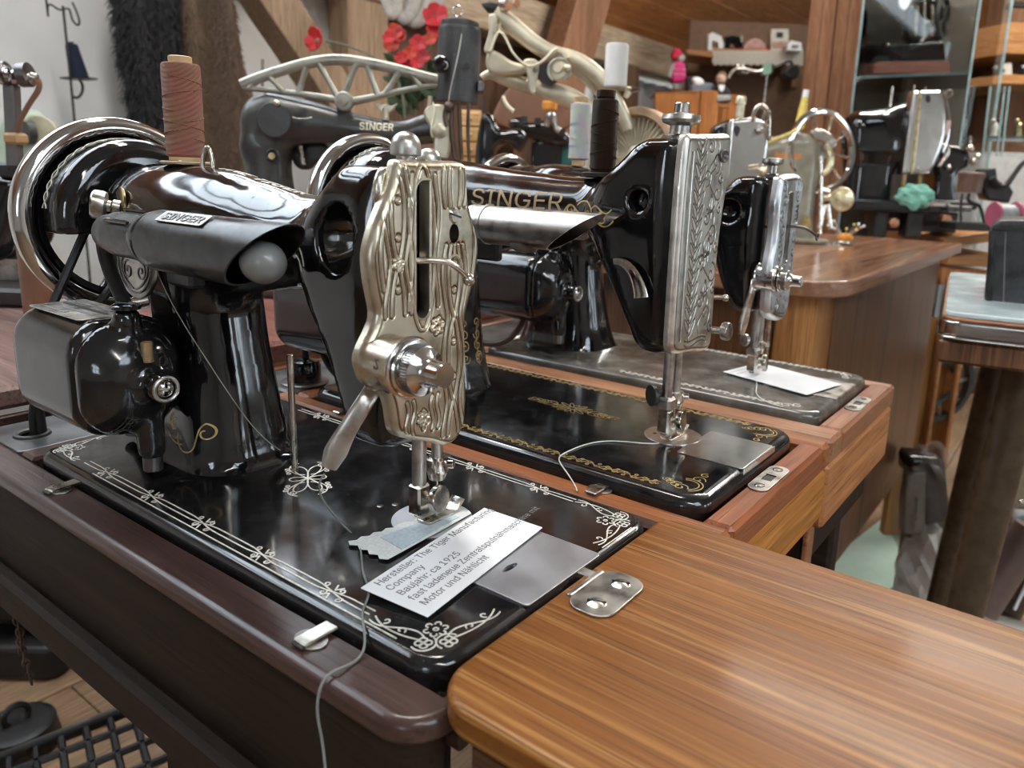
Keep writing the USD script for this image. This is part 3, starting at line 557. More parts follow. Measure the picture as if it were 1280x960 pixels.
def small_thumb_nut(t, name, o, r, h, mat='dull_nickel', dome=True):
    pr = [(0, 0), (r*.86, 0), (r*.86, h*.14), (r*.62, h*.16), (r*.62, h*.24), (r*.97, h*.27), (r, h*.31), (r, h*.50), (r*.97, h*.53)]
    pr += ([(r*.985*math.cos(a), h*.53+h*.47*math.sin(a)) for a in np.radians((12, 25, 40, 55, 70, 82))]+[(0, h)] if dome else [(r*.9, h*.64), (r*.5, h*.68), (r*.45, h*.95), (0, h)])
    t.part(name, lathe(pr, 28, o), mat, 40)
def motor(t, x0, x1, yc, zc, hy, hz, cap=.022, flip=False, brush=True, plate=True):
    body = lambda P: sec(P, 0, [(x0, yc, zc, hy*.93, hz*.93, .02), (x0+.01, yc, zc, hy, hz, .02), (x1, yc, zc, hy, hz, .02)], .005)
    t_ = t.part('motor_body', snet(body, (x0-.01, yc-hy-.01, zc-hz-.01), (x1+.01, yc+hy+.01, zc+hz+.01), .003), 'bakelite', True)
    def capf(P):
        d = sec(P, 0, [(x1+.0005, yc, zc, hy*1.01, hz*1.01, .024), (x1+cap*.35, yc, zc, hy*.93, hz*.93, .028), (x1+cap*.8, yc, zc, hy*.66, hz*.66, .026), (x1+cap, yc, zc, hy*.45, hz*.45, .02)], .004)
        d = smin(d, scap(P, (x1, yc+.004, zc-.002), (x1+cap+.006, yc+.004, zc-.002), .0095, .008), .006)
        d = smin(d, scap(P, (x1+cap*.55, yc+.004, zc), (x1+cap*.60, yc+.004, zc-hz-.008), .0085, .0075), .006)
        d = smin(d, scap(P, (x1+cap*.30, yc-.002, zc), (x1+cap*.38, yc-.002, zc+hz+.001), .008, .0075), .005)
        return np.maximum(d, x1+.0006-P[..., 0])
    t.part('motor_cap', snet(capf, (x1-.004, yc-hy-.01, zc-hz-.022), (x1+cap+.02, yc+hy+.01, zc+hz+.015), .0026), 'bakelite', True)
    a = t.part('axle_ring', ring((x1+cap+.013, yc+.004, zc-.002), (1, 0, 0), .0068, .0012, 28, 8), 'dull_nickel'); t.part('axle_end', ball((x1+cap+.0115, yc+.004, zc-.002), .0052, 10, (.6, 1, 1)), 'chrome', under=a)
    screw_head(t, 'brush_cap', (x1+cap*.38, yc-.002, zc+hz+.0085), (0, 0, 1), .0078, .0022, 'bakelite')
    t.part('foot_stud', cyl((x1+cap*.60, yc+.004, zc-hz-.022), (x1+cap*.60, yc+.004, zc-hz-.008), .0055), 'dark_steel')
    if brush: t.part('terminal', cyl((x1+cap*.95, yc+.002, zc+.012), (x1+cap*.95, yc+.002, zc+.024), .0032), 'old_brass')
    t.part('drive_pulley', lathe([(0, 0), (.009, 0), (.010, .001), (.0065, .004), (.0065, .006), (.010, .009), (.009, .010), (0, .010)], 28, (x0-.026, yc, zc), (1, 0, 0)), 'dark_steel'); t.part('shaft', cyl((x0-.018, yc, zc), (x0+.001, yc, zc), .003), 'dark_steel')
    return t_
def arc_grid(c, R, ln, y0, y1, th): pass
def machine_a():
    t = Thing('sewing_machine', 'nearest black sewing machine with an embossed nickel face plate, brown thread on top', 'sewing machine', OA)
    t.part('bed', prism(bed_outline(.019, .016), .018, .0058, 5).apply_translation((0, 0, -.018)), 'bed_enamel', 40)
    L = scroll_border((-.322, .0125), (-.052, .0125), .054)+scroll_border((-.315, .167), (-.05, .167), .052)
    L += corner_ornament((-.006, .0055), -1, 1, .95)+corner_ornament((-.0055, .172), -1, -1, .95)+corner_ornament((-.366, .006), 1, 1, .8)
    L += [[(-.30, .0062), (-.03, .0062)], [(-.0052, .128), (-.0052, .158)]]+knot((-.196, .086), (.80, -.6), 1.0)
    t.part('scrollwork', mv(ink(L, .00085, .0002), 0, 0, .00005), 'silver_decal')
    t.part('arm', snet(body_a, (-.37, .02, -.012), (-.07, .135, .21), .0028), 'black_enamel', True)
    # face plate
    zc = closed_spline(FA, 150)
    slot = rrect(.0572, .0672, .122, .187, (.0008, .006, .005, .005), 7); key = circ(.083, .1615, .0034, .0047)
    fp = t.part('face_plate', emboss(zc, (slot, key), plate_a_lines(), -.0785, .0075, .00085, .00055, .00042, .0045, groove=.00070), 'plate_a_metal', 30)
    screw_head(t, 'plate_screw', (-.0722, .0832, .1702), (1, 0, 0), .0042, .0022, 'nickel', 75)
    t.part('plate_rim', ring((-.0755, .0622, .1545), (1, 0, 0), .0060, .0008, 40, 6).apply_transform(np.array([[1, 0, 0, 0], [0, 1, 0, 0], [0, 0, 5.6, -.1545*4.6], [0, 0, 0, 1]])) if False else tube(np.c_[np.full(34, -.0712), slot[::1][:34 if len(slot) > 34 else None]] if False else np.c_[np.full(len(slot), -.0712), slot], .0007, 6, True), 'brass_nickel', under=fp)
    tension(t, .0395, .1055, -.0685, .0128, .0130)
    t.part('take_up_lever', join(tube(smooth_path([(-.086, .0615, .150), (-.070, .0625, .1500), (-.0645, .070, .1495), (-.0625, .0775, .1455), (-.0625, .0835, .1408)], 22), np.linspace(.0030, .0022, 22), 10, fl=(1, .6)), ball((-.0622, .084, .1400), .0031, 12), ring((-.0610, .0845, .1398), (1, 0, 0), .0020, .0007, 16, 6)), 'nickel', 60)
    t.part('lifter_lever', tube(smooth_path([(-.090, .046, .088), (-.080, .038, .0900), (-.0805, .030, .081), (-.086, .0235, .066), (-.089, .020, .0555)], 24), np.interp(np.linspace(0, 1, 24), [0, .2, .6, .85, 1], [.0036, .0040, .0042, .0054, .0036]), 12, fl=(.34, 1), up=(.75, -.65, .1)), 'dull_nickel', 60)
    t.part('thread_guide', join(tube(smooth_path([(-.080, .0445, .168), (-.079, .0425, .178), (-.079, .0435, .1865), (-.080, .0465, .1895)], 16), .0024, 10), ring((-.079, .0475, .1845), (1, .2, 0), .0026, .0009, 16, 6)), 'nickel', 60)
    small_thumb_nut(t, 'pressure_screw', (-.092, .0715, .1935), .0074, .0152); small_thumb_nut(t, 'needle_bar_cap', (-.093, .0880, .1900), .0062, .0118)
    presser(t, (-.095, .083), (-.095, .0965), .075)
    # plates let into the bed
    g = cut(prism(circ(-.0965, .0945, .0225, n=60), .0012, .0003), *[box(-.099+k, -.0982+k, .090, .103, -.01, .01, .0002) for k in (.0, .0045)], fr(cyl((0, 0, -.01), (0, 0, .01), .0012), (-.095, .0965, 0)))
    t.part('throat_plate', mv(g, 0, 0, -.0004), 'brushed_steel')
    g = cut(prism(rrect(-.0735, -.0012, .0585, .1205, .003), .0013, .0004), fr(prism(circ(-.029, .080, .0018, .0056), .03), (0, 0, -.01)))
    t.part('slide_plate', mv(g, 0, 0, -.0003), 'brushed_steel')
    for x, y in ((-.132, .088), (-.127, .095)): screw_head(t, 'oil_hole', (x, y, -.0004), (0, 0, 1), .0022, .0006, 'dark_steel')
    t.part('bed_pin', cyl((-.2125, .0885, -.002), (-.2135, .0885, .076), .0021, n=16), 'nickel')
    # hand wheel, belt guard, belt
    handwheel(t, -.388, (.076, .150), .0680, 5, .017, ph=36)
    g = lathe([(.034, -.366), (.047, -.368), (.0535, -.376), (.0545, -.372), (.0535, -.362), (.0490, -.350), (.040, -.340), (.031, -.336), (.0, -.336)], 60, (0, .076, .150), (1, 0, 0), 0, 180)
    def guard(P):
        r = np.hypot(P[..., 1]-.076, P[..., 2]-.150); d = np.maximum(np.hypot(np.maximum(r-.042, 0), np.maximum(-(P[..., 0]+.360), 0)*.0+np.maximum(P[..., 0]+.362, 0))-.012, -.378-P[..., 0])
        d = np.maximum(d, -(np.maximum(r-.048, np.maximum(P[..., 0]+.362, -.3785-P[..., 0]-.01)))); return np.maximum(d, .142-P[..., 2])
    gd = snet(guard, (-.385, .012, .135), (-.34, .14, .214), .0026); gm = t.part('belt_guard', gd, 'black_enamel', True)
    a = np.linspace(np.radians(75), np.radians(172), 60); w = [np.c_[(.0006+.0009*np.cos(a*30+k*np.pi)), a] for k in (0, 1)]
    gl = [tube(np.c_[-.374+.0025*np.cos(a*22+k*np.pi), .076+.0543*np.cos(a), .150+.0543*np.sin(a)], .00035, 5) for k in (0, 1)]
    t.part('guard_scrollwork', join(*gl), 'silver_decal', under=gm)
    t.part('wheel_shaft', cyl((-.384, .076, .150), (-.345, .076, .150), .014), 'black_enamel')
    motor(t, -.358, -.272, .019, .065, .030, .0345, .022)
    npl = t.part('motor_name_plate', fr(prism(rrect(-.0345, .0345, -.0165, .0165, .003), .0009, .0003), (-.318, .016, .0990), (1, 0, 0), (0, 1, 0)), 'dull_nickel')
    for k, (w0, w1) in enumerate(((-.026, .022), (-.028, .028), (-.012, .026), (-.024, .006))):
        t.part('plate_line', fr(box(w0, w1, -.0013, .0013, 0, .0003, .0001), (-.318, .0245-.0065*k, .0999)), 'print_grey' if k != 1 else 'black_iron', under=npl)
    a = np.linspace(0, 2*np.pi, 40, endpoint=False); c0, c1 = A_(-.380, .019, .065), A_(-.380, .076, .150)
    hb = sg.Point(.019, .065).buffer(.0085).union(sg.Point(.076, .150).buffer(.021)).convex_hull; q = np.array(hb.exterior.coords)[:-1][::-1]
    t.part('drive_belt', tube(np.c_[np.full(len(q), -.380), q], .0030, 8, True), 'black_rubber')
    # sewing lamp
    ly, lz = .020, .1490
    t.part('lamp_socket', lathe([(0, -.285), (.008, -.285), (.0105, -.281), (.0112, -.274), (.0122, -.271), (.0128, -.266), (.0128, -.236), (.0138, -.234), (.0150, -.230), (.0150, -.2275), (.0140, -.2265), (.0140, -.2235), (.0162, -.2225), (.0162, -.2215), (0, -.2215)], 40, (0, ly, lz), (1, 0, 0)), 'lamp_black')
    for k in range(3): t.part('socket_rib', fr(box(-.262, -.236, -.0012, .0012, .0134, .0150, .0006), (0, ly, lz), (1, 0, 0), (0, math.cos(k*.9+.6), -math.sin(k*.9+.6)) if False else (0, 1, 0)).apply_transform(trimesh.transformations.rotation_matrix(.9-k*.9, (1, 0, 0), (0, ly, lz))), 'bakelite')
    sh = man(lathe([(0, -.2222), (.0163, -.2222), (.0163, -.2210), (.0163, -.111), (.0154, -.111), (.0154, -.2195), (0, -.2195), (0, -.2222)], 56, (0, ly, lz), (1, 0, 0)))
    t.part('lamp_shade', sh-man(fr(box(-.12, .12, -.05, .05, -.2, 0, .001), (-.1135, ly, lz+.0138), (.80, .12, .60), (0, 1, 0))), 'lamp_black', 30)
    t.part('bulb', ball((-.1300, ly-.002, lz-.0025), .0100, 20, (1.15, 1, 1)), 'frosted_bulb', True)
    b = t.part('lamp_badge', fr(prism(rrect(-.021, .021, -.0042, .0042, .0012), .0006, .0002), (-.185, ly-.0087, lz+.0141), (1, 0, 0), (0, .85, .53)), 'dull_nickel')
    t.part('badge_lettering', text('SINGER', .0050, (-.203, ly-.0087-.0021, lz+.0141-.0013), (1, 0, 0), (0, .85, .53), .0010, True, .036), 'dark_steel', under=b)
    t.part('lamp_bracket', join(box(-.262, -.240, ly+.008, .050, lz-.012, lz-.002, .002), box(-.262, -.235, .040, .050, lz-.03, lz+.004, .002)), 'black_iron')
    t.part('lamp_cord', tube(smooth_path([(-.283, ly, lz+.002), (-.290, ly, lz-.004), (-.292, ly+.002, lz-.02), (-.294, ly+.012, lz-.05), (-.300, ly+.02, lz-.09), (-.318, .048, .02), (-.345, .05, .006)], 40), .0042, 10), 'black_rubber', 60)
    cd = t.part('cover_disc', lathe([(0, 0), (.024, 0), (.0245, .001), (.024, .0022), (.0215, .0026), (0, .0030)], 48, (-.297, .0425, .1305), (0, -1, .05)), 'dull_nickel')
    cl = [arc(0, 0, .0205, 0, 360, 40)]
    for s in (1, -1): cl += [spiral(s*.008, -.007, .006, .001, 90, 90-s*500), spiral(s*.0075, .007, .0055, .001, -90, -90+s*420), spl([(s*.002, -.018), (s*.010, -.014), (s*.016, -.006), (s*.012, .002)])]
    t.part('disc_scrollwork', fr(ink(cl, .0010, .0005), (-.297, .0396, .1305), (1, 0, 0), (0, .05, 1)), 'dark_steel', under=cd)
    t.part('winder_plate', lathe([(0, 0), (.013, 0), (.0135, .0012), (.012, .0022), (0, .0022)], 32, (-.318, .044, .160), (-.25, -1, .15)), 'old_brass')
    t.part('winder_screw', lathe([(0, 0), (.0045, 0), (.0045, .004), (.0035, .005), (.0035, .007), (.0082, .008), (.0088, .010), (.0088, .0145), (.008, .0155), (0, .0155)], 28, (-.312, .041, .161), (-.55, -.82, .15)), 'dull_nickel')
    # decals on the arm
    d = drape(text('THE TIGER', .0085, (-.262, .0745, .24), (1, 0, 0), (0, 1, 0), .0002, True, .085), body_a, 2, -1); t.part('arm_lettering', d, 'silver_decal')
    fl = [spl([(.0, 0), (.010, .004), (.018, .001), (.026, .004)]), spl([(0, 0), (.012, -.003), (.02, .001)])]+[arc(.030+.0042*math.cos(math.radians(a)), .003+.0046*math.sin(math.radians(a)), .0026, a-120, a+120, 9) for a in range(0, 360, 60)]+[spl([(.036, .005), (.042, .001), (.044, -.006)]), spl([(.034, -.002), (.040, -.004), (.0415, -.009)])]
    d = drape(fr(ink(fl, .0009, .0002), (-.176, -.02, .149), (1, 0, 0), (0, 0, 1)), body_a, 1, 1); t.part('arm_flower', d, 'silver_decal')
    fl = [spl([(0, 0), (.006, -.010), (.014, -.008), (.018, .004), (.022, .010)]), spiral(.022, .004, .006, .0015, 90, -250), spl([(-.006, .002), (-.010, .008), (-.004, .013)]), spiral(-.004, .005, .0045, .001, 60, 420), spl([(-.012, .000), (-.004, -.006), (.004, -.006)])]
    d = drape(fr(ink(fl, .0010, .0002), (-.272, -.02, .022), (1, 0, 0), (0, 0, 1)), body_a, 1, 1); t.part('pillar_scrollwork', d, 'gold_decal')
    t.part('spool_pin', cyl((-.296, .076, .185), (-.296, .076, .25), .002), 'nickel')
    t.part('felt_washer', lathe([(.0022, 0), (.0150, .0002), (.0155, .0012), (.0145, .0020), (.0022, .0022)], 32, (-.296, .076, .1886)), 'felt')
    t.part('arm_hook', tube(smooth_path([(-.268, .072, .186), (-.268, .072, .196), (-.266, .073, .1995), (-.2635, .0735, .196), (-.2635, .0735, .186)], 20), .0014, 8), 'nickel', 60)
    return t
machine_a()
spool('thread_spool', 'pink-brown thread spool standing on the nearest machine', OA+A_(-.296, .076, .1909), [(.0023, 0), (.0098, 0), (.0098, .0035), (.0068, .004), (.0068, .0585), (.0068, .0625), (.0062, .063), (.0023, .063)], [(.0098, .0022), (.0112, .0035), (.0114, .012), (.0114, .050), (.0112, .0575), (.0105, .0585), (.0068, .0588)], 'spool_wood', 'brown_thread')
# label and cloth scrap under the foot
def label_card(loc, corners, lines, hgt, name, lab, zlift, uo=.004, thick=.0003):
    t = Thing(name, lab, 'label', loc); c = np.asarray(corners, float)
    ex = nrm(c[1]-c[0]); W = np.linalg.norm(c[1]-c[0]); ey = nrm(c[0]-c[3]-((c[0]-c[3])@ex)*ex); H = np.linalg.norm((c[0]-c[3])@ey)
    n = np.cross(ex, ey); t.part('card', fr(mv(prism(rrect(0, W, 0, H, .0004), thick), 0, 0, -thick), c[3], ex, ey), 'white_card', False)
    for k, s in enumerate(lines):
        if not s: t.part('print_line', fr(join(*[box(uo+.004*j, uo+.004*j+.003, 0, hgt*.5, 0, .00008, .00001) for j in range(int((W-.012)/.004)-3*k)]), c[3]+ey*(H-hgt*1.8-k*hgt*1.9)+n*.00003, ex, ey), 'print_pale', False)
        else: t.part('print_line', text(s, hgt, c[3]+ex*uo+ey*(H-hgt*1.45-k*hgt*1.62)+n*.00003, ex, ey, .00008), 'print_grey', False)
label_card(OA, [(-.0675, .0215, .0035), (-.079, .1205, .0042), (-.040, .1245, .0024), (-.029, .0235, .0018)], ['Hersteller: The Tiger Manufacturing', 'Company', 'Baujahr: ca 1925', 'fast ladeneue Zentralspulnähmaschine mit', 'Motor und Nählicht'], .0041, 'description_label', 'white printed label lying on the nearest machine bed, in front of the needle', 0, .006)
def zigzag(p0, p1, n, a):
    p0, p1 = A_(*p0), A_(*p1); d = p1-p0; q = nrm(A_(-d[1], d[0])); return [p0+d*k/n+q*(a if k % 2 else 0) for k in range(n)]
def scraps():
    t = Thing('cloth_scrap', 'small pinked cloth scrap, cream and pale blue, under the nearest presser foot', 'cloth', OA+A_(0, 0, .0013))
    o = zigzag((-.080, .047), (-.110, .047), 8, .0022)+zigzag((-.110, .047), (-.104, .080), 9, -.002)+zigzag((-.104, .080), (-.098, .112), 8, -.002)+zigzag((-.098, .112), (-.083, .112), 4, .002)+zigzag((-.083, .112), (-.080, .047), 2, 0)
    t.part('cream_layer', prism(np.array(o), .0003), 'white_cloth', False); t.part('blue_layer', prism(np.array([(-.082, .058), (-.100, .060), (-.098, .078), (-.0945, .104), (-.085, .104)]), .0003).apply_translation((0, 0, .0003)), 'blue_cloth', False)
scraps()
def loose_thread(name, lab, pts, r, mat, n=80, loc=(0, 0, 0)):
    g = solo(name, tube(smooth_path(pts, n), r, 6), mat, lab, 'thread', smooth=True, loc=loc)
loose_thread('sewing_thread', 'grey-green thread running over the nearest bed and hanging down the dark table front', [(-.125, .045, .035), (-.128, .050, .012), (-.123, .056, .0015), (-.098, .045, .0012), (-.078, .030, .0012), (-.063, .020, .0012), (-.055, .010, .0012), (-.045, .002, .0008), (-.0395, -.003, -.0045), (-.0375, -.012, -.0055), (-.0385, -.0225, -.0055), (-.0378, -.0275, -.014), (-.036, -.0275, -.028), (-.030, -.030, -.045), (-.021, -.033, -.058), (-.012, -.034, -.066), (-.004, -.034, -.072)], .0006, 'grey_thread', 120, OA)
loose_thread('sewing_thread', 'thin pale thread slanting down the black pillar of the nearest machine', [(-.2155, .012, .134), (-.212, .020, .110), (-.205, .030, .085), (-.196, .040, .060), (-.188, .050, .040), (-.182, .058, .030)], .0003, 'grey_thread', 60, OA)
# ================================================================ machines B and C
def body_b(P):
    pil = sec(P, 2, [(-.004, -0.3090, .089, .057, .042, .034), (.006, -0.3080, .089, .052, .039, .032), (.03, -0.3060, .088, .046, .035, .03), (.07, -0.3050, .087, .041, .032, .028), (.11, -0.3070, .086, .040, .031, .027), (.15, -0.3140, .085, .042, .033, .028)], .004)
    arm = sec(P, 0, [(-.362, .085, .162, .033, .034, .033), (-.32, .085, .164, .036, .039, .036), (-.27, .085, .165, .033, .034, .033), (-.21, .085, .1655, .028, .0275, .027), (-.15, .085, .166, .025, .0235, .0235), (-.09, .082, .166, .024, .0245, .023)], .012)
    head = sec(P, 2, [(.074, -0.0695, .080, .0120, .028, .010), (.095, -0.0755, .080, .0180, .029, .012), (.12, -0.0825, .080, .0250, .030, .013), (.142, -0.0885, .080, .0310, .031, .014), (.165, -0.0905, .080, .0330, .0315, .015), (.185, -0.0885, .080, .0310, .0315, .015), (.203, -0.0795, .080, .0220, .031, .014), (.2165, -0.0725, .080, .0150, .0295, .012)], .007)
    d = smin(smin(pil, arm, .024), head, .02); d = smin(d, scap(P, (-.275, .085, .125), (-.20, .085, .142), .010, .006), .012)
    return np.maximum(d, -np.maximum(np.hypot(P[..., 0]+.083, P[..., 2]-.176)-.0068, P[..., 1]-.062))
PB = [(.0455, .2165), (.0475, .2185), (.060, .2195), (.080, .2208), (.100, .2222), (.1105, .2225), (.1128, .2205), (.1140, .212), (.1145, .1976), (.111, .177), (.1075, .156), (.106, .121), (.1075, .085), (.1055, .0745), (.100, .0715), (.075, .0745), (.050, .0775), (.0438, .082), (.0425, .090), (.042, .13), (.0425, .19), (.0445, .213)]
def plate_b_lines():
    L = []; S = lambda cy, cz, r, a, turn, n=24: L.append(spiral(cy, cz, r, r*.18, a, a+turn, n))
    for k, z in enumerate((.100, .1275, .156, .183, .203)):
        s = 1 if k % 2 else -1; S(.0925+s*.0025, z, .0078, 90*s, -400*s); S(.0785-s*.0015, z+.010, .0062, -90*s, 400*s); S(.0995, z-.011, .0045, 100, 380)
        L.append(spl([(.0815, z-.014), (.086+s*.006, z-.004), (.086-s*.005, z+.006), (.089, z+.016)]))
    for z in np.arange(.088, .208, .0085):
        L += [spl([(.0655, z), (.071, z+.004), (.0735, z+.0105), (.0695, z+.008), (.0655, z+.001)], 14), spl([(.0655, z+.002), (.0605, z+.005), (.0585, z+.0115), (.0625, z+.009), (.0655, z+.003)], 14)]
    L.append([(.0655, .083), (.0655, .15), (.066, .213)]); L.append([(.0535, .086), (.0530, .15), (.0535, .208)]); L.append([(.052, .086), (.0515, .15), (.052, .208)])
    for z in (.112, .141, .170): L += [spl([(.0865, z), (.090, z+.004), (.0885, z+.009), (.0865, z+.012), (.0845, z+.009), (.083, z+.004), (.0865, z)]), spl([(.0865, z-.004), (.0865, z+.012)], 8)]
    L += [spl([(.060, .082), (.070, .0795), (.082, .0815), (.094, .0795)]), spl([(.060, .085), (.070, .0835), (.082, .0845), (.094, .0825)])]
    return [np.asarray(l, float) for l in L]
def vine_border(p0, p1, n, amp=.0022):
    p0, p1 = A_(*p0), A_(*p1); L = np.linalg.norm(p1-p0); ex = (p1-p0)/L; ey = A_(-ex[1], ex[0]); s = np.linspace(0, 1, n*12); o = [p0+(s*L)[:, None]*ex+(amp*np.sin(s*n*np.pi))[:, None]*ey, p0+(s*L)[:, None]*ex+(amp*1.3*np.cos(s*n*np.pi*.5))[:, None]*ey]
    for k in range(n):
        c = p0+(k+.5)/n*L*ex; sg_ = 1 if k % 2 else -1; q = spiral(0, 0, amp*1.1, amp*.3, 0, 400, 14)*A_(1, sg_); o.append(c-sg_*amp*.9*ey+q[:, :1]*ex+q[:, 1:]*ey)
        o.append(arc(*(c+sg_*amp*1.2*ey), amp*.5, 0, 360, 8))
    return o
def gold_bed(x1=-.008):
    L = vine_border((-.345, .0125), (-.035, .0125), 44)+vine_border((-.345, .1655), (-.035, .1655), 44)
    for y, s in ((.0125, 1), (.1655, -1)):
        c = A_(-.022, y+s*.004)
        for k in range(4): L.append(spiral(c[0]-.004*k, c[1]+s*.002*k, .0052-.0007*k, .001, 60*k, 60*k+420))
        L += [c+A_(.002, s*.006)+q*A_(1, s) for q in (arc(0, 0, .010, -60, 120, 14), arc(0, 0, .0075, -60, 120, 14))]+[c+A_(.004, s*.018)+q for q in (spiral(0, 0, .005, .001, 0, 400), spiral(.001, s*.009, .0035, .0008, 90, 480))]
    return L
def medallion(c, k=1):
    """gilt rosette: radiating leaves and two long side sprays"""
    L = []; t = np.linspace(0, 2*np.pi, 20)
    for i in range(12):
        a = i*np.pi/6; l = .0095+.006*abs(math.cos(a)); u, v = .003+l*.5*(1-np.cos(t)), .0018*np.sin(t); L.append(A_(*c)+k*np.c_[u*math.cos(a)-v*math.sin(a), (u*math.sin(a)+v*math.cos(a))*.8])
    for s in (1, -1):
        for j in range(4):
            for q in (1, -1): L.append(A_(*c)+k*A_(s, q)*spl([(.017+.0055*j, 0), (.021+.0055*j, .0052-.0009*j), (.027+.0055*j, .0035), (.025+.0055*j, .0008)], 12))
        L.append(A_(*c)+k*A_([(s*.015, 0), (s*.044, 0)]) if False else A_(*c)+k*np.array([(s*.015, 0.), (s*.044, 0.)]))
    return L+[A_(*c)+k*arc(0, 0, .003, 0, 360, 14)]
def bed_fittings(t, cx, cy, y0, y1, steel='brushed_steel', z=0):
    g = cut(prism(circ(cx, cy, .0215, n=56), .0011, .0003), *[box(cx-.001+k, cx+k, cy-.006, cy+.008, -.01, .01, .0002) for k in (-.006, 0, .005)], fr(cyl((0, 0, -.01), (0, 0, .01), .0016), (cx-.012, cy-.006, 0)))
    t.part('throat_plate', mv(g, 0, 0, z-.0003), steel); t.part('slide_plate', prism(rrect(cx+.018, -.0025, y0, y1, .0025), .0008, .0003).apply_translation((0, 0, z-.0001)), steel); t.part('slide_edge', box(-.0024, -.0012, y0, y1, z-.006, z+.0006, .0003), steel)
def machine_b():
    t = Thing('sewing_machine', 'middle black sewing machine with a scroll-engraved face plate and gold lettering on its arm', 'sewing machine', OB)
    t.part('bed', prism(bed_outline(.02, .016), .020, .0075, 6).apply_translation((0, 0, -.018)), 'bed_enamel', 40)
    t.part('gold_border', mv(ink(gold_bed()+medallion((-.165, .105)), .0008, .0002), 0, 0, .0021), 'gold_decal')
    t.part('arm', snet(body_b, (-.37, .03, -.012), (-.035, .145, .235), .003), 'black_enamel', True)
    fp = t.part('face_plate', emboss(closed_spline(PB, 130), (), plate_b_lines(), -.0540, .0070, -.0006, .0006, .0005, .006), 'plate_b_metal', 30)
    t.part('oval_screw', lathe([(0, 0), (.0045, 0), (.0045, .001), (.0038, .0014), (.002, .0004), (0, .0002)], 20, (-.0465, .0985, .2075), (1, 0, 0), sc=(1, 1.5, 1)), 'dark_steel', under=fp)
    t.part('plate_thumb_screw', lathe([(0, 0), (.0025, 0), (.0025, .008), (.0062, .0085), (.0066, .0095), (.0066, .0125), (.006, .0135), (0, .0135)], 26, (-.047, .1035, .0865), (1, 0, .05)), 'dull_nickel')
    t.part('thread_stud', join(cyl((-.048, .104, .110), (-.040, .1045, .1105), .0018), ball((-.0392, .1045, .1105), .0026, 8)), 'nickel')
    t.part('pressure_screw', lathe([(0, 0), (.0085, 0), (.0088, .002), (.0074, .003), (.0070, .0085), (.0120, .0105), (.0132, .0125), (.0125, .0155), (.0070, .0165), (.0052, .0168), (.0050, .0225), (.0042, .0235), (0, .0235)], 30, (-.068, .0745, .2170)), 'dull_nickel')
    t.part('lifter_lever', tube(smooth_path([(-.098, .0475, .1345), (-.090, .0465, .1345), (-.080, .045, .1275), (-.073, .044, .1130)], 18), np.linspace(.0022, .0058, 18), 10, fl=(.3, 1), up=(0, -1, 0)), 'nickel', 60)
    presser(t, (-.070, .0860), (-.070, .1000), .085); bed_fittings(t, -.0700, .1000, .0700, .1290, 'clean_plate', .002)
    t.part('bar_screw', lathe([(0, 0), (.0022, 0), (.0022, .005), (.0075, .0055), (.0078, .0085), (0, .009)], 22, (-.0745, .0850, .0365), (-.5, -.8, 0)), 'black_iron')
    t.part('clamp_block', box(-.0755, -.0645, .0800, .0920, .026, .036, .002), 'dull_nickel')
    handwheel(t, -.388, (.085, .152), .0685, 5, .017, ph=10)
    def guard(P):
        r = np.hypot(P[..., 1]-.085, P[..., 2]-.152); d = np.maximum(np.hypot(np.maximum(r-.040, 0), np.maximum(P[..., 0]+.352, 0))-.0165, -.374-P[..., 0]); d = np.maximum(d, -np.maximum(r-.046, P[..., 0]+.362))
        return np.maximum(d, -np.maximum(np.hypot((P[..., 1]-.078), (P[..., 2]-.150)*1.0)-.019, -(P[..., 0]+.36)))
    g = t.part('belt_guard', snet(guard, (-.380, .02, .09), (-.33, .15, .215), .0028), 'black_enamel', True)
    cv = [tube(np.c_[-.366+.003*np.cos(a*26+k*np.pi), .085+.0570*np.cos(a), .152+.0570*np.sin(a)], .00035, 5) for k in (0, 1) for a in [np.linspace(np.radians(95), np.radians(170), 60)]]
    t.part('guard_scrollwork', join(*cv), 'silver_decal', under=g)
    t.part('wheel_shaft', cyl((-.384, .085, .152), (-.345, .085, .152), .014), 'black_enamel')
    motor(t, -.400, -.305, .018, .072, .034, .038, .022)
    ly, lz = .028, .1535
    t.part('lamp_socket', lathe([(0, -.242), (.012, -.242), (.0112, -.238), (.0114, -.212), (.0122, -.2105), (.0126, -.207), (.0126, -.198), (.0130, -.197), (.0130, -.1945), (0, -.1945)], 40, (0, ly, lz), (1, 0, 0)), 'bakelite')
    t.part('lamp_collar', lathe([(.0120, -.2085), (.0138, -.208), (.0138, -.1955), (.0143, -.195), (.0143, -.192), (.0120, -.1915)], 48, (0, ly, lz), (1, 0, 0)), 'dull_nickel')
    sh = man(lathe([(0, -.1915), (.0137, -.1915), (.0137, -.090), (.0130, -.090), (.0130, -.190), (0, -.190), (0, -.1915)], 56, (0, ly, lz), (1, 0, 0)))
    t.part('lamp_shade', sh-man(fr(box(-.12, .12, -.05, .05, -.2, 0, .001), (-.0985, ly, lz+.0120), (.84, .10, .54), (0, 1, 0))), 'dull_nickel', 30)
    t.part('bulb', ball((-.160, ly, lz-.0075), .0100, 18, (1.5, 1, 1)), 'frosted_bulb', True)
    t.part('lamp_bracket', join(box(-.232, -.214, ly+.010, .062, lz-.012, lz-.002, .002), box(-.232, -.205, .052, .06, lz-.03, lz, .002)), 'black_iron')
    m = text('SINGER', .0125, (-.236, -.0, .1655), (1, 0, 0), (0, 0, 1), .0002, False, .083); t.part('arm_lettering', drape(m, body_b, 1, 1), 'gold_letters')
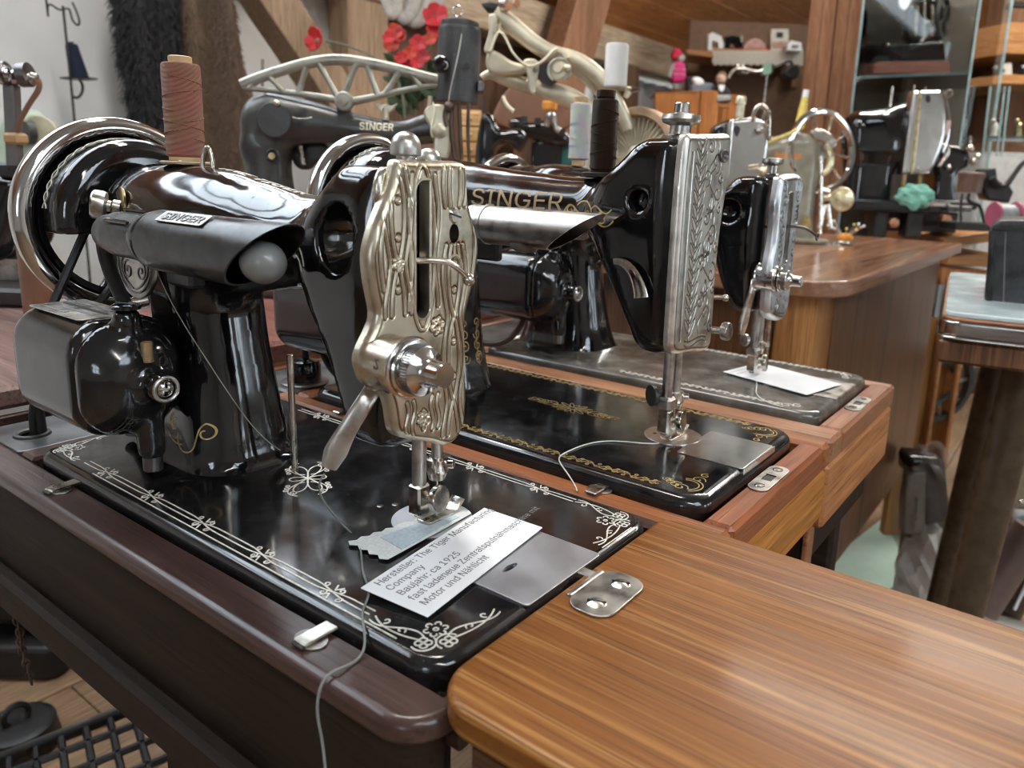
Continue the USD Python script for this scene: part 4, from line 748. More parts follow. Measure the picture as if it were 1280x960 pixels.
    L = [spiral(.006, .002, .004, .001, 0, 400), spl([(0, -.002), (.008, .005), (.016, -.001), (.022, .004)]), spl([(.012, .006), (.018, .009), (.026, .007), (.030, .002)]), spiral(.024, .0, .0045, .001, 180, 640), spl([(.03, .004), (.036, .006), (.042, .002), (.048, .0045)]), spiral(.041, -.002, .0045, .001, 90, 520), spl([(.036, -.004), (.044, -.007), (.050, -.003)])]
    t.part('arm_scrollwork', drape(fr(ink(L, .0011, .0002), (-.150, 0, .1645), (1, 0, 0), (0, 0, 1)), body_b, 1, 1), 'gold_decal')
    L = [spiral(-.271+.008*s, .02+.010*k, .005, .001, 90*k, 90*k+420*s) for k in range(4) for s in (-1, 1)]+[spl([(-.262, .012), (-.264, .03), (-.262, .05)]), spl([(-.25, .012), (-.253, .03), (-.251, .05)])]+[arc(-.262, .018, .004, 0, 360, 12)]
    d = fr(ink([A_(0, 0)+np.c_[l[:, 0]+.345, l[:, 1]] for l in L], .001, .0002), (-.2, .0470, .012), (0, 1, 0), (0, 0, 1)); d.vertices[:, 1] = .089+(d.vertices[:, 1]-d.vertices[:, 1].mean())
    t.part('pillar_scrollwork', drape(d, body_b, 0, -1), 'gold_decal')
    t.part('spool_pin', cyl((-.131, .080, .185), (-.131, .080, .246), .002), 'nickel')
    t.part('spool_cup', lathe([(0, 0), (.008, 0), (.0148, .0012), (.0152, .0035), (.0135, .0042), (0, .0040)], 32, (-.131, .080, .1895)), 'black_iron')
    t.part('arm_stud', cyl((-.1155, .055, .1635), (-.1155, .0600, .1635), .0030), 'black_iron')
    return t
plain('gold_letters', (.40, .30, .17), .45, .15, var=.15, scale=200)
machine_b()
spool('thread_spool', 'dark brown thread spool standing on the middle machine', OB+A_(-.131, .080, .1937), [(.0023, 0), (.0085, 0), (.0085, .0025), (.006, .003), (.006, .0515), (.0068, .052), (.0068, .0565), (.006, .057), (.0023, .057)], [(.0082, .0015), (.0092, .0025), (.0094, .01), (.0094, .042), (.0092, .0492), (.0086, .0505), (.006, .0508)], 'dark_thread', 'dark_thread')
def body_c(P):
    pil = sec(P, 2, [(-.004, -0.3170, .089, .060, .044, .036), (.006, -0.3170, .089, .054, .040, .033), (.03, -0.3170, .088, .047, .036, .03), (.06, -0.3180, .087, .043, .033, .029), (.09, -0.3200, .086, .042, .032, .028), (.15, -0.3260, .085, .046, .034, .03)], .004)
    arm = sec(P, 0, [(-.372, .085, .162, .034, .035, .034), (-.34, .085, .162, .037, .040, .036), (-.28, .085, .161, .033, .036, .033), (-.21, .085, .158, .028, .031, .028), (-.15, .085, .155, .025, .026, .025), (-.10, .080, .155, .024, .025, .023)], .012)
    head = sec(P, 2, [(.072, -.0900, .066, .0110, .026, .010), (.09, -.0955, .066, .0165, .027, .012), (.12, -.1010, .066, .0220, .029, .013), (.15, -.1050, .066, .0260, .030, .014), (.17, -.1050, .067, .0260, .030, .014), (.186, -.0980, .066, .0190, .029, .014), (.196, -.0930, .066, .0140, .027, .012)], .006)
    d = smin(smin(pil, arm, .024), head, .018); d = smin(d, scap(P, (-.275, .085, .11), (-.20, .085, .130), .010, .006), .012)
    d = -smin(-d, sell(P, (-.1095, .034, .164), (.0115, .014, .0115)), .002)
    return np.maximum(d, -np.maximum(np.abs(P[..., 1]-.0655)-.006, np.maximum(np.abs(P[..., 2]-.150)-.034, -.1-P[..., 0])))
PC = [(.040, .188), (.042, .195), (.052, .1975), (.088, .1990), (.0985, .194), (.1000, .178), (.0955, .150), (.0930, .120), (.0930, .080), (.0885, .066), (.0800, .0625), (.045, .071), (.038, .078), (.036, .095), (.0330, .110), (.0345, .124), (.0375, .135), (.0385, .155), (.0375, .172)]
def machine_c():
    t = Thing('sewing_machine', 'third black sewing machine with a worn grey bed and a slanted white label on it', 'sewing machine', OC)
    t.part('bed', prism(bed_outline(.019, .016), .019, .0060, 5).apply_translation((0, 0, -.018)), 'grey_bed_enamel', 40)
    L = vine_border((-.2, .0125), (-.035, .0125), 24)+vine_border((-.2, .1655), (-.02, .1655), 26)+[A_(-.03, .0125)+q for q in (spiral(0, 0, .006, .001, 0, 500), spiral(.008, .006, .005, .001, 90, 500))]+[A_(-.02, .160)+q for q in (spiral(0, 0, .006, .001, 0, 500), spiral(.004, -.01, .005, .001, 90, 500))]
    t.part('worn_border', mv(ink(L, .0008, .0002), 0, 0, .0011), 'silver_decal')
    t.part('arm', snet(body_c, (-.395, .03, -.012), (-.075, .145, .21), .0032), 'black_enamel', True)
    S = lambda cy, cz, r, a, tn: spiral(cy, cz, r, r*.2, a, a+tn, 20)
    L = [S(.0500+.002*(-1)**k, z, .0058, 90*k, 420*(-1)**k) for k, z in enumerate(np.arange(.125, .192, .0125))]+[spl([(.048, .115), (.0545, .135), (.046, .155), (.053, .175), (.047, .190)])]+[S(.0845, z, .0055, 60*k, 430*(-1)**k) for k, z in enumerate(np.arange(.115, .194, .0130))]+[S(.0650+.012*s, .0800, .0062, 90, s*430) for s in (-1, 1)]+[S(.065, .0905, .0055, 0, 400)]
    L += [[(y, .1935), (y, .189), (y, .1845)] for y in (.076, .081, .086, .091)]+[spl([(.044, .076), (.060, .0725), (.078, .0700)])]
    slot = rrect(.0600, .0710, .117, .183, (.0015, .0015, .0055, .0055), 6)
    fp = t.part('face_plate', emboss(closed_spline(PC, 120), (slot, circ(.0875, .165, .0022, .0075)), [np.asarray(l, float) for l in L], -.0715, .0095, -.0008, .0007, .0006, .007), 'plate_c_metal', 30)
    t.part('slot_rim', tube(np.c_[np.full(len(slot), -.0622), slot], .0007, 6, True), 'nickel', under=fp)
    tension(t, .0440, .1060, -.072, .0105, .0120, mats=('bright_plate', 'chrome'))
    t.part('take_up_lever', join(tube(smooth_path([(-.09, .0650, .152), (-.060, .0655, .1525), (-.050, .070, .152), (-.0445, .080, .148), (-.043, .0875, .1445)], 22), np.linspace(.0028, .002, 22), 10, fl=(1, .6)), ring((-.0425, .0905, .1432), (1, 0, 0), .0030, .0009, 18, 6)), 'dark_steel', 60)
    t.part('lifter_lever', tube(smooth_path([(-.084, .046, .106), (-.080, .041, .1015), (-.082, .038, .084), (-.0845, .0365, .066), (-.0865, .036, .052)], 20), np.interp(np.linspace(0, 1, 20), [0, .3, .8, 1], [.0028, .0032, .0042, .0028]), 12, fl=(.4, 1), up=(.5, -.85, .1)), 'nickel', 60)
    t.part('pressure_screw', lathe([(0, 0), (.0065, 0), (.0068, .002), (.0050, .003), (.0048, .010), (.0092, .0115), (.0100, .013), (.0095, .0160), (.004, .0170), (0, .017)], 28, (-.082, .0655, .1960)), 'dull_nickel')
    presser(t, (-.0885, .0790), (-.0885, .0925), .08); bed_fittings(t, -.0885, .0935, .0615, .1290, 'dull_nickel', .001)
    t.part('bar_screw', lathe([(0, 0), (.0022, 0), (.0022, .004), (.0060, .0045), (.0062, .0075), (0, .008)], 22, (-.093, .0780, .0395), (-.5, -.8, 0)), 'dull_nickel'); t.part('clamp_block', box(-.0945, -.083, .0725, .0850, .024, .032, .002), 'dull_nickel')
    handwheel(t, -.410, (.085, .150), .0620, 5, .016, ph=50)
    def guard(P):
        r = np.hypot(P[..., 1]-.085, P[..., 2]-.150); d = np.maximum(np.hypot(np.maximum(r-.036, 0), np.maximum(P[..., 0]+.375, 0))-.0140, -.394-P[..., 0]); return np.maximum(d, -np.maximum(r-.040, P[..., 0]+.382))
    t.part('belt_guard', snet(guard, (-.400, .03, .095), (-.355, .14, .206), .0035), 'black_enamel', True)
    t.part('wheel_shaft', cyl((-.406, .085, .150), (-.365, .085, .150), .014), 'black_enamel')
    motor(t, -.388, -.296, .0165, .073, .030, .036, .024, brush=False)
    t.part('motor_hood', fr(prism(rrect(-.036, .036, -.020, .020, .006), .010, .004), (-.336, .018, .1035), (1, 0, 0), (0, 1, 0)), 'bakelite')
    t.part('spool_pin', cyl((-.309, .085, .198), (-.309, .085, .272), .002), 'spool_wood')
    return t
plain('bright_plate', (.62, .64, .66), .22, 1, var=.2, scale=60, rvar=.09)
machine_c()
spool('thread_spool', 'white thread spool with wooden ends standing on the third machine', OC+A_(-.309, .085, .2010), [(.0023, 0), (.0075, 0), (.0075, .0065), (.0065, .007), (.0065, .0665), (.0075, .067), (.0075, .0725), (.007, .073), (.0023, .073)], [(.0075, .006), (.0112, .0075), (.0114, .012), (.0110, .04), (.0112, .062), (.0105, .0655), (.0075, .0665)], 'spool_wood', 'white_thread')
label_card(OC, [(-.1150, .082, .0035), (-.100, .141, .0045), (-.0100, .085, .0035), (-.0250, .052, .0028)], ['', ''], .004, 'description_label', 'white folded label lying slanted on the worn grey bed of the third machine', 0)
# cables and outlets beside the beds
def cable(name, lab, pts, r, mat, n=60, loc=(0, 0, 0), cat='cable'): solo(name, tube(smooth_path(pts, n), r, 10), mat, lab, cat, smooth=True, loc=loc)
def cables():
    for k in (0, 1):
        cable('motor_cable', ('lower', 'upper')[k]+' black cable rising from the grommet in the grey cover plate to the nearest motor', [(-.4255+.004*k, .021+.003*k, -.010), (-.4255+.004*k, .021+.003*k, .004), (-.418+.004*k, .022, .022+.006*k), (-.395+.003*k, .022, .032+.006*k), (-.370, .022, .040+.004*k), (-.362, .021, .046+.004*k)], .0032, 'black_rubber', loc=OA)
    s = Thing('cable_socket', 'round black cable socket on the steel cover of the middle table', 'socket', OB+A_(-.407, .022, -.0048))
    s.part('flange', lathe([(0, 0), (.021, 0), (.0215, .001), (.020, .002), (0, .002)], 36), 'dark_steel'); s.part('socket_body', lathe([(.0135, .002), (.0145, .0035), (.0145, .016), (.0125, .0205), (.006, .022), (0, .022)], 32), 'bakelite')
    cable('motor_cable', 'black cable arching out of the round socket behind the thin bed pin', [(-.406, .023, .017), (-.405, .023, .030), (-.397, .022, .0385), (-.385, .021, .034), (-.368, .018, .021), (-.350, .0185, .0105), (-.330, .025, .0095), (-.318, .028, .022), (-.312, .028, .040)], .0032, 'black_rubber', loc=OB)
    cable('motor_cable', 'brown cable hanging in a loop below the motor of the third machine', [(-.425, .02, -.0045), (-.418, .0, .004), (-.405, -.004, .014), (-.385, -.006, .010), (-.360, -.003, .0055), (-.338, .003, .012), (-.326, .010, .028), (-.322, .014, .040)], .0034, 'brown_rubber', loc=OC)
    loose_thread('sewing_thread', 'pale thread running from the middle needle over the oak strip', [(-.070, .100, .012), (-.068, .092, .0035), (-.075, .070, .003), (-.100, .055, .0028), (-.108, .040, .0026), (-.110, .020, .0026), (-.108, .006, .0018), (-.098, -.001, -.0015), (-.088, -.006, -.0055), (-.078, -.016, -.0058)], .0005, 'pale_thread', 90, OB)
    loose_thread('sewing_thread', 'pale thread curling off the worn grey bed of the third machine', [(-.0885, .0925, .010), (-.088, .088, .0030), (-.080, .070, .0022), (-.070, .045, .0022), (-.062, .025, .0022), (-.050, .010, .0022), (-.030, .004, .0016)], .0005, 'pale_thread', 70, OC)
cables()
# ================================================================ the attic room
XW = -1.9
plain('plaster', (.84, .855, .855), .85, var=.06, scale=6, bump=.0006)
plain('white_boards', (.60, .60, .58), .6, var=.08, scale=5)
plain('shadow_plaster', (.46, .45, .43), .85, var=.1, scale=6)
wood('floor_boards', (.13, .075, .04), (.20, .125, .07), (.29, .19, .11), 'y', .55, coat=0, worn=.3, wcol=(.45, .36, .27))
wood('ceiling_wood', (.42, .165, .05), (.58, .245, .08), (.70, .33, .12), 'y', .5, coat=.1)
wood('timber', (.12, .065, .035), (.20, .115, .065), (.28, .17, .10), 'z', .7, coat=0, worn=.25, wcol=(.36, .26, .18))
wood('timber_warm', (.17, .080, .042), (.26, .130, .072), (.33, .175, .105), 'z', .65, coat=0, worn=.2, wcol=(.42, .26, .16))
wood('log_wood', (.24, .18, .12), (.38, .29, .20), (.50, .40, .29), 'y', .8, coat=0, bump=.001)
wood('cabinet_wood', (.26, .085, .02), (.36, .13, .03), (.44, .18, .05), 'z', .4)
wood('shelf_wood', (.28, .11, .035), (.40, .18, .06), (.50, .25, .10), 'x', .5)
wood('brown_board', (.06, .03, .018), (.10, .055, .032), (.15, .085, .05), 'z', .5)
wood('table_top_wood', (.14, .055, .025), (.22, .10, .05), (.30, .15, .085), 'y', .22, coat=.4, worn=.25, wcol=(.36, .22, .15))
wood('table_side_wood', (.06, .024, .012), (.11, .048, .022), (.18, .085, .04), 'z', .35, coat=.2)
wood('corner_wood', (.28, .11, .03), (.40, .18, .055), (.52, .26, .10), 'z', .4, coat=.2)
material('window_glass', {'t': ('transparent_bsdf', {'color': (.97, .98, .98)}), 'g': ('glossy_bsdf', {'roughness': .02, 'color': (1, 1, 1)}), 'f': ('fresnel', {'IOR': 1.45}), 'x': ('mix_closure', {})}, [('f.fac', 'x.fac'), ('t.BSDF', 'x.closure1'), ('g.BSDF', 'x.closure2')], 'x.closure')
material('vitrine_glass', {'t': ('transparent_bsdf', {'color': (.94, .965, .96)}), 'g': ('glossy_bsdf', {'roughness': .03, 'color': (1, 1, 1)}), 'f': ('fresnel', {'IOR': 1.28}), 'x': ('mix_closure', {})}, [('f.fac', 'x.fac'), ('t.BSDF', 'x.closure1'), ('g.BSDF', 'x.closure2')], 'x.closure')
plain('glass_edge', (.24, .34, .35), .15, var=.2, scale=20)
def room():
    st = dict(kind='structure')
    # floor of single boards
    f = Thing('floor', None, None, (0, 0, 0), **st)
    f.part('subfloor', box(-2.2, 4.6, -4.2, 7.7, -.08, -.024, .001), 'black_iron')
    k = 0
    for i, x in enumerate(np.arange(-1.9, 4.3, .16)):
        y = -3.7+(i*.83) % 1.9; y0 = -4.2
        while y0 < 7.5:
            y1 = min(y if y0 == -4.2 else y0+2.6, 7.6)
            if (-1.9 < x < .9 and -1 < y1 and y0 < 5): f.part('floor_board', box(x+.0015, x+.1585, y0+.001, y1-.001, -.024, float(rng.uniform(-.002, 0)), .002), 'floor_boards', False)
            else: f.part('far_board', box(x+.0015, x+.1585, y0+.001, y1-.001, -.024, -.001, .002), 'floor_boards', False)
            y0 = y1
    # knee wall on the left with a window, wall plate, roof slopes
    g = man(box(XW-.2, XW, -4.2, 7.6, -.05, 1.66, .001))-man(box(-3, 0, 3.02, 3.92, .75, 1.50, .001))-man(box(-3, 0, 4.3, 5.3, .8, 1.45, .001))
    solo('wall_left', unman(g), 'plaster', smooth=False, **st)
    for n, (y0, y1, z0, z1) in enumerate(((3.02, 3.92, .75, 1.50), (4.3, 5.3, .8, 1.45))):
        w = Thing('window_%d' % (n+1), None, None, (XW-.05, 0, 0), **st)
        fr_ = join(box(-.05, .04, y0-.03, y0+.03, z0, z1, .004), box(-.05, .04, y1-.03, y1+.03, z0, z1, .004), box(-.05, .04, y0, y1, z0-.03, z0+.03, .004), box(-.05, .04, y0, y1, z1-.03, z1+.03, .004), box(-.03, .02, (y0+y1)/2-.02, (y0+y1)/2+.02, z0, z1, .003), box(-.03, .02, y0, y1, (z0+z1)/2-.012, (z0+z1)/2+.012, .003))
        w.part('window_frame', fr_, 'grey_paint'); w.part('pane', box(-.012, -.008, y0, y1, z0, z1, .0005), 'window_glass')
    solo('trim_1', box(XW-.15, -1.76, -4.2, 7.6, 1.475, 1.64, .02), 'log_wood', **st)
    def slope(name, x0, z0, x1, z1, holes=()):
        d = A_(x1-x0, 0, z1-z0); L = np.linalg.norm(d); d /= L; t = Thing(name, None, None, (x0, 0, z0), **st); nn = A_(-d[2], 0, d[0])*(1 if x1 > x0 else -1)
        w = .145; n = int(L/w)+1
        for i in range(n):
            segs = [(-4.2, 7.6)]
            for (a, b, y0, y1) in holes:
                if i*w < b and (i+1)*w > a: segs = [(-4.2, y0), (y1, 7.6)]
            for y0, y1 in segs:
                t.part('ceiling_board', fr(box(i*w+.001, (i+1)*w-.001, 0, y1-y0, 0, .02, .003), (0, y0, 0), d, (0, 1, 0)) if x1 > x0 else fr(box(i*w+.001, (i+1)*w-.001, -(y1-y0), 0, 0, .02, .003), (0, y0, 0), d, (0, -1, 0)), 'ceiling_wood' if i*w < 1.35 and x0 < 0 else 'white_boards', False)
        return t
    slope('ceiling', -1.95, 1.62, .95, 3.5, [(.40, .88, -1.1, 1.1)]); slope('ceiling', 3.95, 1.62, .95, 3.5, [(.45, 2.30, -1.08, .20), (.45, 2.3, 2.4, 3.6)][:1])
    g = man(box(3.9, 4.1, -4.2, 7.6, -.05, 1.7, .001)); ys = ((.8, 1.4), (2.0, 2.6), (3.2, 3.9))
    for y0, y1 in ys: g = g-man(box(3.8, 4.2, y0, y1, .55, 1.45, .001))
    solo('wall_right', unman(g), 'plaster', smooth=False, **st)
    for n, (y0, y1) in enumerate(ys):
        w = Thing('window_%d' % (n+6), None, None, (3.95, 0, 0), **st)  # unseen windows added so the face plates catch more light
        w.part('window_frame', join(*[box(-.05, .03, y-.025, y+.025, .55, 1.45, .004) for y in (y0, (y0+y1)/2, y1)], *[box(-.05, .03, y0, y1, z-.025, z+.025, .004) for z in (.55, 1.45)]), 'grey_paint'); w.part('pane', box(-.004, 0, y0, y1, .55, 1.45, .0005), 'window_glass')
    gable = [(-2.1, -.05), (4.1, -.05), (4.1, 1.55), (.95, 3.6), (-2.1, 1.55)]
    solo('wall_back', fr(prism(np.array(gable), .15), (0, 7.6, 0), (1, 0, 0), (0, 0, 1)), 'plaster', smooth=False, **st)
    g = man(fr(prism(np.array(gable), .15), (0, -4.1, 0), (1, 0, 0), (0, 0, 1)))-man(box(.85, 1.72, -4.6, -3.9, .95, 2.25, .001))
    solo('wall_front', unman(g), 'plaster', smooth=False, **st)
    w = Thing('window_3', None, None, (0, -4.2, 0), **st)  # unseen window behind the camera, added for extra daylight
    w.part('window_frame', join(*[box(x-.03, x+.03, -.03, .04, .95, 2.25, .004) for x in (.85, 1.285, 1.72)], *[box(.85, 1.72, -.03, .04, z-.03, z+.03, .004) for z in (.95, 1.6, 2.25)]), 'grey_paint')
    for nm, (x0, z0, x1, z1), (a, b, y0, y1) in (('window_4', (-1.95, 1.62, .95, 3.5), (.435, .87, -1.1, 1.1)), ('window_5', (3.95, 1.62, .95, 3.5), (.435, 2.32, -1.08, .20))):
        d = nrm(A_(x1-x0, 0, z1-z0)); w = Thing(nm, None, None, (x0, 0, z0), **st); ey = (0, 1 if x1 > x0 else -1, 0); s_ = ey[1]; ya, yb = min(y0*s_, y1*s_), max(y0*s_, y1*s_)
        w.part('window_frame', fr(join(*[box(q-.03, q+.03, ya-.03, yb+.03, -.03, .05, .004) for q in (a, b)], *[box(a, b, q-.03, q+.03, -.03, .05, .004) for q in (ya, yb)], box((a+b)/2-.015, (a+b)/2+.015, ya, yb, -.01, .03, .003)), (0, 0, 0), d, ey), 'grey_paint'); w.part('pane', fr(box(a, b, ya, yb, .008, .012, .0005), (0, 0, 0), d, ey), 'window_glass')
    # timber frame
    solo('trim_2', box(-1.86, -1.77, 1.42, 1.585, 0, 1.475, .008), 'light_timber', **st)
    for a, b, wd in (((-1.72, .94, 1.60), (-1.72, 1.62, .82), .055), ((-1.66, 2.66, 1.95), (-1.66, 2.05, .55), .105)):
        a, b = A_(*a), A_(*b); d = nrm(b-a); L = np.linalg.norm(b-a)
        solo('trim_3', fr(box(-wd, wd, -.06, .06, 0, L, .008), a, np.cross([1, 0, 0], d), (1, 0, 0)) if False else fr(box(0, L, -wd, wd, -.05, .05, .008), a, d, np.cross(d, [1, 0, 0])), 'light_timber' if wd < .1 else 'timber_warm', **st)
    solo('trim_4', box(-1.84, -1.70, 2.96, 3.09, 0, 1.48, .01), 'brown_board', **st)
    solo('trim_5', box(-1.9, -1.885, 1.60, 2.9, 0, 1.475, .002), 'brown_board', **st)
plain('grey_paint', (.33, .32, .30), .5)
room()

# ---------------------------------------------------------------- things placed along the camera's own sight lines at real depths
def at(x, y, d):
    r, u, fw = cam_axes(); return CAM+d*(fw+r*(x-PX)/FPX-u*(y-PY)/FPX)
YAW0 = math.degrees(-YAW)
class PV(Thing):
    """a thing whose local x runs to the right, z up, y away; q() gives local points"""
    def __init__(s, name, label, cat, px, py, d, turn=0, group=None, z=None, kind=None):
        s.d, s.o = d, at(px, py, d)
        if z is not None: s.o = A_(s.o[0], s.o[1], z)
        super().__init__(name, label, cat, s.o, YAW0+turn, group, kind); s.s = d/FPX; a = math.radians(YAW0+turn); s.R = A_((math.cos(a), math.sin(a), 0), (-math.sin(a), math.cos(a), 0), (0, 0, 1)); s.c = math.cos(math.radians(turn))
    def q(s, x, y, dep=0):
        a, b = s.R@(CAM-s.o), s.R@(at(x, y, 1.0)-CAM); return a+b*((dep-a[1])/b[1])
    def Q(s, pts, dep=0): return np.array([s.q(p[0], p[1], p[2] if len(p) > 2 else dep) for p in pts])
    def slab(s, pts, dep=0, th=.01, b=.002, dense=0, nb=3):
        p = s.Q(pts, dep); p2 = closed_spline(p[:, [0, 2]], dense) if dense else p[:, [0, 2]]
        m = prism(p2, th, b, nb); return fr(m, (0, p[:, 1].mean()+th, 0), (1, 0, 0), (0, 0, 1))
    def rod(s, pts, r, n=24, dep=0, k=10, **kw):
        p = s.Q(pts, dep); return tube(smooth_path(p, n) if len(p) > 2 else p, np.asarray(r)*s.s if np.ndim(r) == 0 else np.interp(np.linspace(0, 1, n if len(p) > 2 else 2), np.linspace(0, 1, len(r)), r)*s.s, k, **kw)
    def ball(s, x, y, r, dep=0, sc=(1, 1, 1), n=12): return ball(s.q(x, y, dep), r*s.s, n, sc)
    def turned(s, x, y, prof, d=(0, 0, 1), dep=0, n=28): return lathe(np.asarray(prof, float)*s.s, n, s.q(x, y, dep), d)
    def bx(s, x0, x1, y0, y1, dep=0, th=.05, r=.003):
        p = s.Q([(x0, y0), (x1, y0), (x1, y1), (x0, y1)], dep); return box(p[:, 0].min(), p[:, 0].max(), p[:, 1].mean(), p[:, 1].mean()+th, p[:, 2].min(), p[:, 2].max(), r)

# ================================================================ fourth table and what stands on it
ZD = .85
def table_d():
    t = Thing('sewing_table', 'brown table with a glossy top and rounded corner behind the third machine', 'sewing table', (0, 0, 0))
    t.part('table_top', prism(rrect(-1.55, -.071, .765, 1.76, (.004, .004, .004, .085), 12), .022, .003).apply_translation((0, 0, ZD-.022)), 'table_top_wood')
    for k, y in enumerate((1.0, 1.26, 1.52)): t.part('inlay_line', box(-.84, -.09, y, y+.0016, ZD-.0002, ZD+.0003, .0001), 'table_side_wood')
    c = []
    for a in np.radians(np.linspace(-90, 0, 9)): c.append((-.150+.040*math.cos(a), .837+.040*math.sin(a)))
    t.part('rounded_corner', prism(np.array([(-.155, .797)]+c+[(-.110, .905), (-.155, .905)]), ZD-.0225-.40, .001).apply_translation((0, 0, .40)), 'corner_wood')
    t.part('side_panel', box(-.125, -.108, .906, 1.735, .32, ZD-.0225, .002), 'table_side_wood')
    t.part('front_panel', box(-1.34, -.156, .80, .82, .40, ZD-.0225, .002), 'table_side_wood'); t.part('back_panel', box(-1.34, -.126, 1.71, 1.73, .32, ZD-.0225, .002), 'table_side_wood'); t.part('left_panel', box(-1.34, -1.32, .821, 1.709, .32, ZD-.0225, .002), 'table_side_wood')
    for x, y in ((-.42, .90), (-.42, 1.6), (-1.25, .9), (-1.25, 1.6)): t.part('leg', box(x-.03, x+.03, y-.03, y+.03, .001, ZD-.0226, .003), 'table_side_wood')
    t.part('panel_edge', box(-.128, -.105, .985, 1.0, .32, .60, .002), 'mid_oak')
    t.part('steel_rod', cyl((-.158, .782, .50), (-.158, .782, ZD-.0226), .004), 'nickel')
table_d()
def beige_machine():
    t = PV('sewing_machine', 'beige sewing machine with orange lettering and a thin-spoked wheel', 'sewing machine', 1012, 301, 1.56, z=ZD)
    s = t.s
    def body(P):
        X = lambda x: t.q(x, 200)[0]; Z = lambda y: t.q(1000, y)[2]
        pil = sec(P, 2, [(.0, X(1006), .03, 25*s, .040, .03), (Z(280), X(1006), .03, 22*s, .036, .03), (Z(240), X(1005), .03, 23*s, .034, .03), (Z(205), X(1003), .03, 26*s, .034, .03), (Z(180), X(1001), .03, 25*s, .033, .03), (Z(166), X(999), .03, 16*s, .026, .02)], .012)
        arm = sec(P, 0, [(X(935), .03, Z(205), .026, 20*s, .026), (X(960), .03, Z(200), .028, 26*s, .028), (X(1000), .03, Z(200), .030, 33*s, .03)], .01); return smin(pil, arm, .015)
    lo, hi = t.q(925, 300), t.q(1040, 150); b = snet(body, (lo[0], -.03, -.01), (hi[0], .09, hi[2]), .004); t.part('body', b, 'beige_paint', True)
    p0 = t.q(972, 197, -.02); t.part('body_lettering', drape(text('Rast & Gasser', .0125, p0, (1, 0, .0), (0, 0, 1), .0006, True, 32*s), body, 1, 1), 'orange_print')
    t.part('base_plate', box(-.10, .03, -.03, .10, .0, .012, .004), 'beige_paint')
    t.part('side_rib', t.rod([(1026, 195), (1026, 230), (1025, 292)], 2.2, 12, -.003), 'nickel')
    c = t.q(1027, 189, .03); n = (.38, -.92, .1)
    w = t.part('wheel', ring(c, n, 48*s, 4.2*s, 72, 10), 'chrome')
    e1 = nrm(np.cross(n, [0, 0, 1])); e2 = np.cross(n, e1)
    for k in range(9):
        a = k*2*np.pi/9+.2; d = math.cos(a)*e1+math.sin(a)*e2; t.part('spoke', tube(smooth_path([c+d*9*s, c+d*24*s+nrm(n)*1.5*s, c+d*46*s], 8), np.array([2.6, 2.2, 1.8, 1.6, 1.6, 1.8, 2, 2.6])*s, 8), 'nickel', under=w)
    t.part('hub', lathe(A_((0, -3), (9, -3), (11, 0), (9, 5), (0, 7))*s, 24, c, n), 'beige_paint', under=w)
    t.part('wheel_guard', t.slab([(1014, 163), (1030, 162), (1042, 170), (1046, 182), (1040, 186), (1028, 178), (1016, 172)], .0, .012, .004, 40), 'nickel')
    t.part('belt_arm', t.rod([(1032, 182), (1038, 195), (1036, 210), (1028, 218)], [3, 4.5, 4.5, 3], 20, -.005), 'beige_metal')
    f = t.part('tension_disc', t.turned(1052, 249, [(0, 0), (14, 0), (15, 1.5), (13.5, 4), (9, 5), (8.5, 8), (5, 9), (4.5, 11), (0, 11)], (-.25, -.95, .15), .0), 'beige_metal')
    t.part('tension_post', t.rod([(1028, 247), (1040, 247), (1050, 248)], [5, 4, 4], 12, .006), 'beige_metal')
    for x, y0, x1, y1 in ((1030, 256, 1024, 285), (1034, 255, 1038, 286), (1026, 238, 1036, 241)): t.part('foot_bar', t.rod([(x, y0), (x1, y1)], 3.6, 2, .0), 'nickel')
    t.part('decal', t.slab([(1006, 268), (1012, 270), (1014, 280), (1010, 288), (1004, 284)], -.0135, .002, .0005), 'gold_decal')
    t.part('spool_pin', t.rod([(998, 163), (1001, 150)], 1.6, 2, .02), 'nickel')
    t.part('thread_strand', t.rod([(996, 161, .0), (985, 168, -.014), (970, 174, -.014), (956, 180, -.013)], 1.8, 20), 'yellow_thread')
    sp = PV('thread_spool', 'tall narrow cone of pale yellow thread on the beige machine', 'thread spool', 999, 161, 1.575)
    sp.part('winding', lathe(A_((0, 0), (5.2, 0), (6.0, 3), (5.4, 22), (3.8, 38), (0, 38.2))*sp.s, 24, (0, 0, 0), (.09, 0, 1)), 'yellow_thread'); sp.part('core', lathe(A_((3.4, 37), (3.8, 38.3), (3.6, 47), (0, 47.4))*sp.s, 20, (0, 0, 0), (.09, 0, 1)), 'white_card')
    # pin cushion
    p = PV('pin_cushion', 'orange pin cushion full of pale pins in a metal dish', 'pin cushion', 1056, 303, 1.55, z=ZD)
    p.part('dish', lathe(A_((0, 0), (10, 0), (12, 3), (11, 5.5), (9, 5.2), (0, 5))*p.s, 28), 'nickel'); p.part('cushion', ball((0, 0, 9*p.s), 9.5*p.s, 14, (1, 1, .62)), 'orange_felt')
    pr = np.random.default_rng(3)
    for k in range(11):
        a, e = pr.uniform(0, 6.28), pr.uniform(.5, 1.3); d = A_(math.cos(a)*math.cos(e), math.sin(a)*math.cos(e), math.sin(e)); b0 = A_(0, 0, 9*p.s)+d*A_(8, 8, 5)*p.s; e1 = b0+d*pr.uniform(13, 22)*p.s
        q = p.part('pin', cyl(b0, e1, .7*p.s, n=6), 'nickel'); p.part('pin_head', ball(e1, 1.7*p.s, 6), 'white_card' if k % 3 else 'yellow_thread', under=q)
